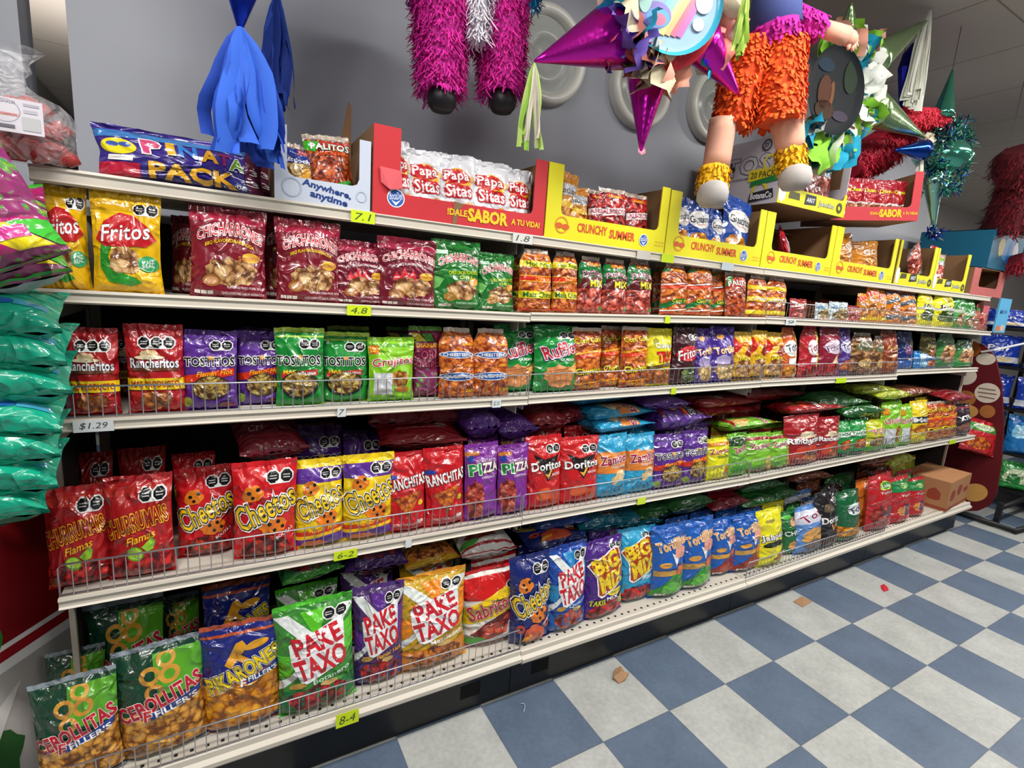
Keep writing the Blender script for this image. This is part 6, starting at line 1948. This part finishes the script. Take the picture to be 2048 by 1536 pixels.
# lime streamers in front of the doll
o = atY(1492, 0, -.28)
root = empty('paper_tassel', tuple(o))
tag(root, 'lime green paper tassel hanging just in front of the doll figure', 'tassel')
streamers(root, (0, 0, .03), 16, .17, .026, .015, [tissue('a8c858'), tissue('98bc44')], seed=14, wave=.01)
cord(root, (0, 0, .03), (0, 0, CEIL - o[2]))

# green star pinata
YG = .03
o = atY(1690, 190, YG)
root = empty('star_pinata', tuple(o))
tag(root, 'pale green foil star pinata with dark round plate and white tassels', 'pinata')
lp = lambda x, y, Y=YG: rel(atY(x, y, Y), o)
gf = foil('9cbc84', name='green_foil', rough=.2, sc=90)
m = MB()
m.lathe([(.001, -.06), (.12, -.05), (.165, -.01), (.165, .02), (.12, .06), (.001, .07)], tissue('b8c0a8'), n=24, M=Matrix.Rotation(PI / 2, 4, 'X') @ Matrix.Translation((0, 0, -.03)))
m.build('core', root, True)
cone(root, lp(1735, 128), lp(1856, 40), .078, gf)
cone(root, lp(1735, 215), lp(1850, 274), .082, gf)
cone(root, lp(1692, 95, .04), lp(1703, 4, .0), .055, gf)
cone(root, lp(1640, 250), lp(1600, 310, .06), .06, gf)
M = Matrix.Translation(lp(1668, 183, -.035)) @ Matrix.Rotation(PI / 2, 4, 'X') @ Matrix.Rotation(-.10, 4, 'Y') @ Matrix.Scale(1.38, 4)
m = MB()
m.lathe([(.118, .010), (.112, .004), (.092, 0), (.001, 0)], plain('10161a', rough=.65, spec=.2, name='plate_card'), n=40, M=M)
m.build('party_plate', root, True)
m = MB()
for (x, y, a, b2, c) in ((-.04, -.01, .028, .045, '4c2c1c'), (-.03, -.055, .04, .026, '3c2818'), (.06, .05, .03, .045, '1c2c1c'), (-.05, .06, .035, .018, '1c2c3c'), (-.01, -.01, .010, .035, '6c4428'), (.04, -.06, .035, .014, '3c3444')):
    m.add([M @ Vector((x + a * math.cos(j * PI / 8), y + b2 * math.sin(j * PI / 8), .002)) for j in range(16)], [tuple(range(16))], plain(c, rough=.7, spec=.2, name='print_ink'))
m.build('dark_print', root)
cg = [tissue_cols[c] for c in ('white', 'lime', 'peach', 'aqua', 'white', 'cream', 'aqua', 'lime')]
rr = random.Random(15)
pts = []
for i in range(95):
    a = rr.uniform(-PI * .72, PI * .42)
    q = rr.uniform(.165, .205)
    pc = lp(1672, 185, .0)
    pts.append((pc[0] + q * math.cos(a), rr.uniform(-.04, .05), pc[2] + q * math.sin(a)))
petals(root, pts, .10, cg, seed=25, out=lambda p: (p.x + rr.uniform(-.05, .05), -.04, p.z + rr.uniform(-.06, .04)))
petals(root, [Vector(lp(1850, 275)) + Vector((rr.uniform(-.01, .02), 0, rr.uniform(-.02, .02))) for _ in range(6)], .04, ['e4e0d0', 'd8c8a8'], seed=27, out=lambda p: (rr.uniform(-1, 1), -.5, -.3))
streamers(root, lp(1860, 22), 40, .40, .055, .034, [tissue('e8e8dc'), tissue('d8dacc')], seed=31, wave=.006)
streamers(root, lp(1852, 285), 3, .20, .02, .016, [tissue('d8d8c8')], seed=33)
cord(root, lp(1703, 5, .0), (lp(1703, 5, .0)[0], lp(1703, 5, .0)[1], CEIL - o[2]))

# tinsel star pinata behind
YT = .02
o = atY(1885, 315, YT)
root = empty('star_pinata', tuple(o))
tag(root, 'shiny green and blue tinsel star pinata hanging near the end of the ledge', 'pinata')
lp = lambda x, y, Y=YT: rel(atY(x, y, Y), o)
gt = foil('5cb49c', name='green_foil', rough=.12, sc=40)
bt = foil('1444a8', name='blue_foil', rough=.15, sc=40)
st_ = foil('c8d8d0', name='silver_foil', rough=.12, sc=40)
m = MB()
m.lathe([(.001, -.08), (.09, -.06), (.13, 0), (.09, .06), (.001, .08)], gt, n=24)
m.build('core', root, True)
cone(root, lp(1865, 350), lp(1868, 462), .05, foil('8cc0b4', name='green_foil', rough=.15, sc=40))
cone(root, lp(1885, 235), lp(1905, 140), .05, gt)
cone(root, lp(1845, 300), lp(1790, 300, .05), .05, bt)


def tinsel(root, pts, L, mats, seed, name='tinsel'):
    r = random.Random(seed)
    m = MB()
    for p in pts:
        p = Vector(p)
        for _ in range(9):
            d = Vector((r.uniform(-1, 1), r.uniform(-1, .4), r.uniform(-1, 1))).normalized()
            sd = d.cross(Vector((r.uniform(-1, 1), r.uniform(-1, 1), 1))).normalized() * .0035
            l = L * r.uniform(.5, 1.1)
            up = d.cross(sd).normalized() * .006 * r.uniform(-1, 1)
            m.add([p - sd, p + sd, p + d * l * .5 + sd + up, p + d * l * .5 - sd + up, p + d * l + sd * .6, p + d * l - sd * .6], [(0, 1, 2, 3), (3, 2, 4, 5)], r.choice(mats))
    m.build(name, root)


rr = random.Random(44)
ringp = []
for i in range(170):
    a = rr.uniform(0, 2 * PI)
    q = rr.uniform(.10, .16)
    ringp.append((q * math.cos(a) * .95 + .02, rr.uniform(-.06, .05), q * math.sin(a) * 1.15))
tinsel(root, ringp, .05, [gt, st_, gt, bt], 45)
tinsel(root, [Vector(lp(1868, 466)) + Vector((rr.uniform(-.05, .05), rr.uniform(-.02, .02), rr.uniform(-.02, .01))) for _ in range(26)], .04, [bt, st_, bt], 46)
cord(root, lp(1905, 140), (lp(1905, 140)[0], 0, CEIL - o[2]))

# red fringed pinata and dark blue foil star behind the green one
YR = .22
o = atY(1750, 300, YR)
root = empty('animal_pinata', tuple(o))
tag(root, 'crimson fringed pinata with outstretched arm behind the green star', 'pinata')
lp = lambda x, y, Y=YR: rel(atY(x, y, Y), o)
rd = [tissue('c81c3c'), tissue('e02c48'), tissue('a81430')]
limb(root, lp(1785, 285), lp(1690, 335), .10, .085, rd[2], rd, 'body', 51, dens=6000, L=.03, w=.008)
limb(root, lp(1800, 236, .1), lp(1888, 237, .04), .05, .05, rd[1], [tissue('e02840'), tissue('ee3c50')], 'arm', 52, dens=9000, L=.018, w=.008, curl=.3)
limb(root, lp(1800, 290), lp(1800, 225, .18), .08, .06, rd[2], rd, 'neck', 53, dens=6000, L=.025, w=.008)
cord(root, lp(1800, 225, .18), (lp(1800, 225, .18)[0], .0, CEIL - o[2]))
o = atY(1818, 150, .12)
root = empty('paper_tassel', tuple(o))
tag(root, 'navy blue crumpled foil tassel between the green star and white tassel', 'tassel')
lp = lambda x, y, Y=.12: rel(atY(x, y, Y), o)
m = MB()
nb = foil('1c1c8c', name='navy_foil', rough=.3, sc=30)
m.lathe([(.001, -.16), (.03, -.13), (.055, -.05), (.075, .02), (.06, .09), (.02, .14), (.001, .15)], nb, n=10, sy=.6)
m.build('foil_bundle', root)
streamers(root, lp(1818, 185), 12, .16, .035, .018, [tissue('1c2cb0'), tissue('2438c8')], seed=55)
cord(root, (0, 0, .14), (0, 0, CEIL - o[2]))

# big red furry figure at the far right
YE = .05
o = atY(2010, 380, YE)
root = empty('animal_pinata', tuple(o))
tag(root, 'large dark red furry pinata figure above the teal carton', 'pinata')
lp = lambda x, y, Y=YE: rel(atY(x, y, Y), o)
re_ = [tissue('6c0c1c'), tissue('7c1020'), tissue('560a16')]
limb(root, lp(2046, 296), lp(2044, 372), .12, .11, re_[2], re_, 'head', 61, dens=3500, L=.05, w=.006, mid=.25)
limb(root, lp(2046, 362), lp(2040, 455), .12, .20, re_[2], re_, 'body', 62, dens=3500, L=.05, w=.006)
limb(root, lp(2000, 535, .15), lp(2060, 520, .0), .06, .06, re_[0], [tissue('8c1428')], 'leg', 63, dens=3500, L=.04, w=.006)
cord(root, lp(2020, 285), (lp(2020, 285)[0], lp(2020, 285)[1], CEIL - o[2]))

# ================================================================== LEFT SIDE RACK
steel = plain('3a3c40', rough=.4, metal=.6, name='dark_steel_wire')
root = empty('snack_rack', (-.98, .02, 0))
tag(root, 'narrow floor rack at the left end holding striped and teal bags', 'display rack')
for x in (-.16, .02):
    m = MB()
    m.tube([(x, .30, .0), (x, .30, 1.75)], .006, steel, n=8)
    m.build('post', root, True)
m = MB()
zs = [atY(xr_, yt_, -.10)[2] - .062 for xr_, yt_ in ((96, 640), (108, 700), (118, 765), (98, 838), (96, 893), (90, 950), (68, 1005))]
for z in zs:
    m.tube([(-.16, -.06, z), (.13, -.06, z), (.13, .30, z), (-.16, .30, z), (-.16, -.06, z), (-.02, -.06, z), (-.02, .30, z)], .003, steel, n=5)
m.build('tray_wire', root)
zb = [(1.335, 1.395, 92), (1.268, 0, 105), (1.20, 0, 118), (1.13, 0, 96), (1.062, 0, 94), (.997, 0, 92), (.93, 0, 76)]
for i, yt in enumerate((640, 700, 765, 838, 893, 950, 1005)):
    xr = (96, 108, 118, 98, 96, 90, 68)[i]
    p = atY(xr, yt, -.10)
    bag('tealb', (p[0] - .125, -.09, p[2] - .030), (-(PI / 2 - .62), rnd.uniform(-.03, .03), rnd.uniform(-.06, .06)), (.95, 1.15, .62), 'rack', labelx='in the left rack')
p = atY(-10, 560, -.16)
bag('strip', (atY(0, 550, -.16)[0], -.17, atY(0, 548, -.16)[2]), (-.30, -.45, .05), (.85, 1.0, .78), 'rack', labelx='upper one at far left')
bag('strip', (atY(20, 570, -.12)[0] - .03, -.08, atY(0, 580, -.12)[2]), (-.75, -.35, .05), (.9, 1.0, .6), 'rack', labelx='lower one at far left')

# red cardboard stand side
P0 = atZ(112, 1318, .50)
root = empty('display_stand', (-.835, .30, 0), (0, 0, 0))
tag(root, 'red cardboard display stand side with white striped base at far left', 'display stand')
m = MB()
rp = plain('8c0a14', rough=.5, var=.05, name='red_cardboard')
A, B = Vector((0, 0, 0)), Vector((-.42, -.62, 0))
dn = (B - A).normalized()
no = Vector((dn.y, -dn.x, 0))
if no.y > 0: no = -no
L_ = (B - A).length
m.add([A, B, B + Vector((0, 0, .93)), A + Vector((0, 0, .93)), A - no * .03, B - no * .03, B - no * .03 + Vector((0, 0, .93)), A - no * .03 + Vector((0, 0, .93))],
      [(0, 1, 2, 3), (7, 6, 5, 4), (0, 4, 5, 1), (3, 2, 6, 7), (0, 3, 7, 4), (1, 5, 6, 2)], rp)
m.build('side_panel', root)
flat_art([('r', 0, 0, 1, .52, 'b8b4b0'), ('r', 0, .50, 1, .53, W), ('r', 0, .53, 1, .56, 'a01420'), ('r', 0, .56, 1, .575, W), ('e', .66, .60, .10, .07, '2c8c30'), ('e', .66, .60, .07, .05, '5cb04c'), ('b', .6, .25, .2, .12, '2c5c2c', 3), ('p', [(.3, 0), (.5, .3), (.8, .45), (.5, 0)], 'd8d4d0')],
         L_, .93, tuple(B), 'printed_pattern', root, n=tuple(no), ux=tuple(-dn))

# clear pack of red crunchy sticks on the top ledge
cl = bpy.data.materials.get('clear_bag')
m_, nt, b = newmat('clear_plastic')
b.inputs['Base Color'].default_value = (.9, .9, .92, 1)
b.inputs['Roughness'].default_value = .12
b.inputs['Transmission Weight'].default_value = 0
b.inputs['Alpha'].default_value = .22
b.inputs['Coat Weight'].default_value = 1
creases(nt, b, .9, 14, 34)
clear = m_
red_meat = plain('a03430', rough=.35, var=.45, scale=34, bump=.6, bscale=40, name='red_snack_surface')
o = Vector((-.775, .09, zdeck('r0', -.78) + .002))
root = empty('snack_pack', tuple(o))
root.scale = (.78, .78, .72)
tag(root, 'clear gathered bag of red fried snacks with white label at the left end', 'snack pack')
for i, (x, z, l, q, rt) in enumerate(((-.02, .035, .11, .032, .05), (.035, .04, .07, .028, -.5), (-.03, .09, .10, .034, -.08), (.03, .10, .06, .027, .4), (-.02, .145, .085, .030, .12), (-.06, .12, .05, .028, .6), (-.08, .05, .06, .030, -.2))):
    m = MB()
    k = 8
    d = Vector((math.cos(rt), .1, math.sin(rt)))
    m.tube([Vector((x, .02 * (i % 2), z)) + d * l * (j / k - .5) * 1.2 + Vector((0, 0, .006 * math.sin(j * 2 + i))) for j in range(k + 1)], [q * (.45 + .55 * math.sin(PI * (j + .6) / (k + 1.2))) * (1 + .1 * math.sin(j * 3 + i)) for j in range(k + 1)], red_meat, n=14)
    m.build('snack_piece', root, True)
m = MB()
k, n = 16, 28
vs, fs = [], []
for j in range(k + 1):
    t = j / k
    z = .004 + .30 * t
    r0 = .112 * (math.sin(PI * min(1, t * 1.25 + .12)) ** .5 if t < .62 else 0)
    if t >= .62: r0 = .045 - .022 * math.sin(PI * (t - .62) / .2) if t < .82 else .025 + .05 * (t - .82) / .18
    for i in range(n):
        w_ = 2 * PI * i / n
        rr_ = r0 * (1 + .13 * noise.noise(Vector((math.cos(w_) * 2, math.sin(w_) * 2, t * 5))) + .10 * math.sin(w_ * 7) * max(0, t - .5))
        vs.append((rr_ * math.cos(w_) - .02 - .03 * t, rr_ * .6 * math.sin(w_) + .02, z))
for j in range(k):
    for i in range(n):
        l = (i + 1) % n
        fs.append((j * n + i, j * n + l, (j + 1) * n + l, (j + 1) * n + i))
m.add(vs, fs, clear)
m.build('clear_bag', root, True)
lab = flat_art([('r', 0, 0, 1, 1, 'd0ccd4'), ('ring', .32, .62, .28, .26, '9a9aa8'), ('t', 'ORIGINALES', .32, .88, .4, .08, '7c7c88'), ('r', .12, .48, .56, .56, 'd8a0a0'), ('t', 'CHICHARRON', .34, .52, .38, .06, 'a04040'), ('r', .66, .82, .94, .9, 'a8a8b4'), ('r', .66, .62, .9, .72, 'b4b4bc'), ('r', .62, .1, .94, .5, 'b8b8bc'), ('r', .2, .12, .48, .22, '6c6c74')], .105, .085, (-.07, -.085, .062), 'paper_label', root)

# ================================================================== FLOOR DEBRIS
def scrap(pts, z, label, mat, name):
    o = atZ(*pts[0], 0.0)
    m = MB()
    q = [atZ(x, y, 0.0) for x, y in pts]
    c = sum(q) / len(q)
    n = len(q)
    vs = [(p[0] - c[0], p[1] - c[1], .002 + z * (.5 + .5 * math.sin(i * 2.3))) for i, p in enumerate(q)] + [(0, 0, .003 + z * 1.4)] + [(p[0] - c[0], p[1] - c[1], .0008) for p in q]
    fs = [(i, (i + 1) % n, n) for i in range(n)] + [(i, n + 1 + i, n + 1 + (i + 1) % n, (i + 1) % n) for i in range(n)]
    m.add(vs, fs, mat)
    ob = m.build(name)
    ob.location = (c[0], c[1], 0)
    tag(ob, label, 'litter')


kp = plain('a07c5c', rough=.8, var=.12, scale=40, name='kraft_paper')
scrap([(1229, 1342), (1241, 1337), (1250, 1345), (1257, 1350), (1250, 1362), (1238, 1368), (1226, 1360)], .012, 'crumpled tan paper scrap on a pale tile near the kick plate', kp, 'paper_scrap')
scrap([(1586, 1204), (1603, 1194), (1625, 1203), (1606, 1215)], .002, 'square brown cardboard scrap on a pale tile', kp, 'cardboard_scrap')
scrap([(1761, 1172), (1768, 1169), (1776, 1176), (1777, 1181), (1768, 1184), (1763, 1179)], .002, 'small red wrapper scrap on the floor', plain('c02030', rough=.4, name='red_wrapper'), 'wrapper_scrap')
m = MB()
q = [atZ(x, y, .004) for x, y in ((1042, 1407), (1048, 1407), (1050, 1412), (1049, 1418), (1047, 1424))]
m.tube([Vector(p) - Vector((q[0][0], q[0][1], 0)) for p in q], .0012, plain('b8c4d0', name='white_thread'), n=5)
ob = m.build('thread')
ob.location = (q[0][0], q[0][1], 0)
tag(ob, 'tiny white curl of thread on a blue floor tile', 'litter')

# ================================================================== CARTON ON THE BASE DECK
zc = zdeck('base', 3.8) + .001
root = empty('cardboard_carton', (3.87, .10, zc), (0, 0, .10))
tag(root, 'brown printed cardboard carton at the far end of the bottom deck', 'carton')
m = MB()
ck = plain('a87850', rough=.8, var=.08, scale=10, name='brown_cardboard')
m.box((0, 0, .10), (.44, .26, .20), ck)
m.build('carton_body', root)
m = MB()
m.box((0, -.066, .2015), (.436, .126, .003), ck)
m.box((0, .066, .2015), (.436, .126, .003), ck)
m.build('carton_flap', root)
flat_art([('b', .2, .5, .1, .2, '94402c', 2), ('b', .5, .6, .1, .18, '94402c', 5), ('r', .72, .45, .92, .6, '9c4430'), ('r', 0, .04, 1, .12, '94402c')], .44, .2, (-.22, -.1303, 0), 'carton_print', root)
flat_art([('r', .05, .3, .4, .75, 'c8ccd0'), ('r', .1, .6, .35, .64, '707478'), ('b', .7, .5, .16, .2, '94402c', 4), ('r', 0, .04, 1, .12, '94402c')], .26, .2, (-.2203, .13, 0), 'carton_print', root, n=(-1, 0, 0), ux=(0, -1, 0))

# ================================================================== BREAD RACK SIDE AT THE RIGHT
XR = 4.42
rdp = plain('5c1018', rough=.45, var=.05, scale=5, name='wine_red_board')
out = [(1862, 1010), (1880, 760), (1885, 700), (1905, 682), (1940, 682), (1968, 690), (1990, 712), (2003, 770), (2007, 850), (2002, 930), (1992, 990), (1978, 1012), (1955, 1022), (1930, 1022)]
P = [atX(x, y, XR) for x, y in out]
root = empty('bread_rack', (XR, 0, 0))
tag(root, 'wine red rounded bread rack side board with pastry pictures on black legs', 'bread rack')
m = MB()
n = len(P)
vs = [(0, p[1], p[2]) for p in P] + [(.02, p[1], p[2]) for p in P]
m.add(vs, [tuple(range(n)), tuple(range(2 * n - 1, n - 1, -1))] + [(i, (i + 1) % n, n + (i + 1) % n, n + i) for i in range(n)], rdp)
m.build('side_board', root)
br = {'d': '8c4a1c', 'w': 'd0c4b4', 'p': 'b87c3c', 'c': 'c89450', 'b': 'a86838'}
m = MB()
for i, (x, y, a, b2, c) in enumerate(((1970, 698, 22, 17, 'd'), (1994, 718, 20, 12, 'w'), (1965, 752, 24, 18, 'w'), (1988, 786, 26, 20, 'w'), (1957, 797, 22, 16, 'b'), (1963, 823, 22, 13, 'c'), (1992, 823, 16, 13, 'b'), (1962, 985, 26, 18, 'c'))):
    # centres shifted onto the board
    x = {1970: 1940, 1994: 1972, 1965: 1930, 1988: 1975, 1957: 1930, 1963: 1935, 1992: 1975, 1962: 1950}[x]
    pts = []
    for j in range(20):
        w_ = 2 * PI * j / 20
        q = atX(x + a * math.cos(w_), y + b2 * math.sin(w_), XR)
        pts.append((-.001 - .0002 * i, q[1], q[2]))
    m.add(pts, [tuple(range(20))], plain(br[c], rough=.4, var=.15, scale=25, name='pastry_print'))
for x0_, y0_, x1_, y1_ in ((1958, 775, 1992, 780), (1956, 783, 1994, 788), (1958, 791, 1990, 797)):
    a = atX(x0_, y0_, XR)
    b2 = atX(x1_, y1_, XR)
    m.add([(-.004, a[1], a[2]), (-.004, b2[1], b2[2]), (-.004, b2[1], b2[2] - .006), (-.004, a[1], a[2] - .006)], [(0, 1, 2, 3)], plain('6c4c3c', name='pastry_print'))
m.build('pastry_pictures', root)
for y in (-.10, .30):
    m = MB()
    m.box((.03, y, .09), (.04, .03, .18), plain('17181a', rough=.5, name='black_steel'))
    m.build('leg', root)
m = MB()
bs = plain('17181a', rough=.5, name='black_steel')
m.tube([(-.02, .34, .025), (-.02, -.22, .025), (.9, -.30, .025)], .02, bs, n=8)
m.tube([(.03, -.10, .14), (1.2, -.10, .14)], .018, bs, n=8)
m.build('base_rail', root, True)
m = MB()
q = atX(1985, 712, XR)
m.tube([(-.01, atX(1964, 704, XR)[1], atX(1964, 704, XR)[2]), (-.02, atX(1990, 700, XR)[1], atX(1990, 700, XR)[2]), (.2, atX(2030, 680, XR)[1] - .05, atX(2030, 680, XR)[2])], .008, plain('d8d8d8', name='white_tie'), n=6)
m.build('white_tie', root)
bag('chex', tuple(atX(1950, 905, XR - .10)), (-.15, .18, -.62), (1.05, 1, 1.10), 'rack', labelx='clipped to the bread rack board')

# shelving unit behind the bread rack with blue bread bags
root = empty('bread_shelf_unit', (4.95, -.10, 0))
tag(root, 'black shelving unit behind the bread rack filled with blue bags', 'shelf unit')
for z in (.16, .45, .80, 1.12, 1.42):
    m = MB()
    m.box((.45, .05, z), (.9, .8, .022), bs)
    m.build('black_shelf', root)
for x in (0, .9):
    for y in (-.35, .45):
        m = MB()
        m.box((x, y, .75), (.03, .03, 1.5), bs)
        m.build('post', root)
XS = 4.86
for z, key, n_, hh, lx in ((.175, 'leafg', 3, .22, 'lowest shelf past the bread rack'), (.465, 'plant', 3, .30, 'second shelf past the bread rack'), (.815, 'deepb', 3, .25, 'middle shelf past bread rack'), (1.135, 'deepb', 3, .24, 'fourth shelf past bread rack'), (1.435, 'deepb', 3, .14, 'top shelf past bread rack')):
    for i in range(n_):
        sh = SPEC[key]['size']
        bag(key, (XS + .10 + .04 * (i % 2), .26 - i * .27, z), (-.1, 0, -PI / 2 + .5 + rnd.uniform(-.1, .1)), (1.0, 1, hh / sh[1]), 'rackz', labelx=lx)
# small display cards
p = atX(1972, 655, 4.30)
root = empty('display_card', (4.30, p[1], p[2] - .03))
tag(root, 'pale blue snack display card beside a brown carton at the shelf end', 'display card')
flat_art([('r', 0, 0, 1, 1, '5cb0dc'), ('t', 'Minis', .5, .62, .6, .14, '1c4c8c', O(rot=.1)), ('b', .3, .12, .2, .1, 'c87c50', 2), ('b', .7, .14, .2, .1, 'd8b8a0', 3)], .20, .24, (-.02, -.05, 0), 'printed_card', root)
m = MB()
m.box((.08, -.046, .12), (.20, .006, .24), card('5cb0dc'))
m.build('card_backing', root)
p = atX(1963, 655, 4.12)
root = empty('snack_carton', (4.02, .10, zdeck('r1', 4.0) + .001))
tag(root, 'dark brown small carton with pink patch at the far end of the second level', 'carton')
m = MB()
m.box((0, .08, .10), (.12, .16, .20), card('5c3028'))
m.build('carton_body', root)
flat_art([('r', .1, .55, .9, .85, 'c8606c'), ('r', .1, .4, .8, .45, 'b89080')], .12, .2, (-.06, -.0006, 0), 'carton_print', root)

# opposite gondola run behind the camera side keeps the aisle closed off at the far end
root = empty('far_gondola', (7.6, -.6, 0))
tag(root, 'distant low store fixture beyond the bread rack', 'store fixture')
m = MB()
m.box((0, 0, .5), (.6, 2.4, 1.0), plain('2a3446', rough=.6, var=.3, scale=6, name='dark_fixture'))
m.build('fixture_body', root)
m = MB()
m.box((0, 0, 1.01), (.64, 2.44, .02), beige2)
m.build('fixture_top', root)

label_bags()
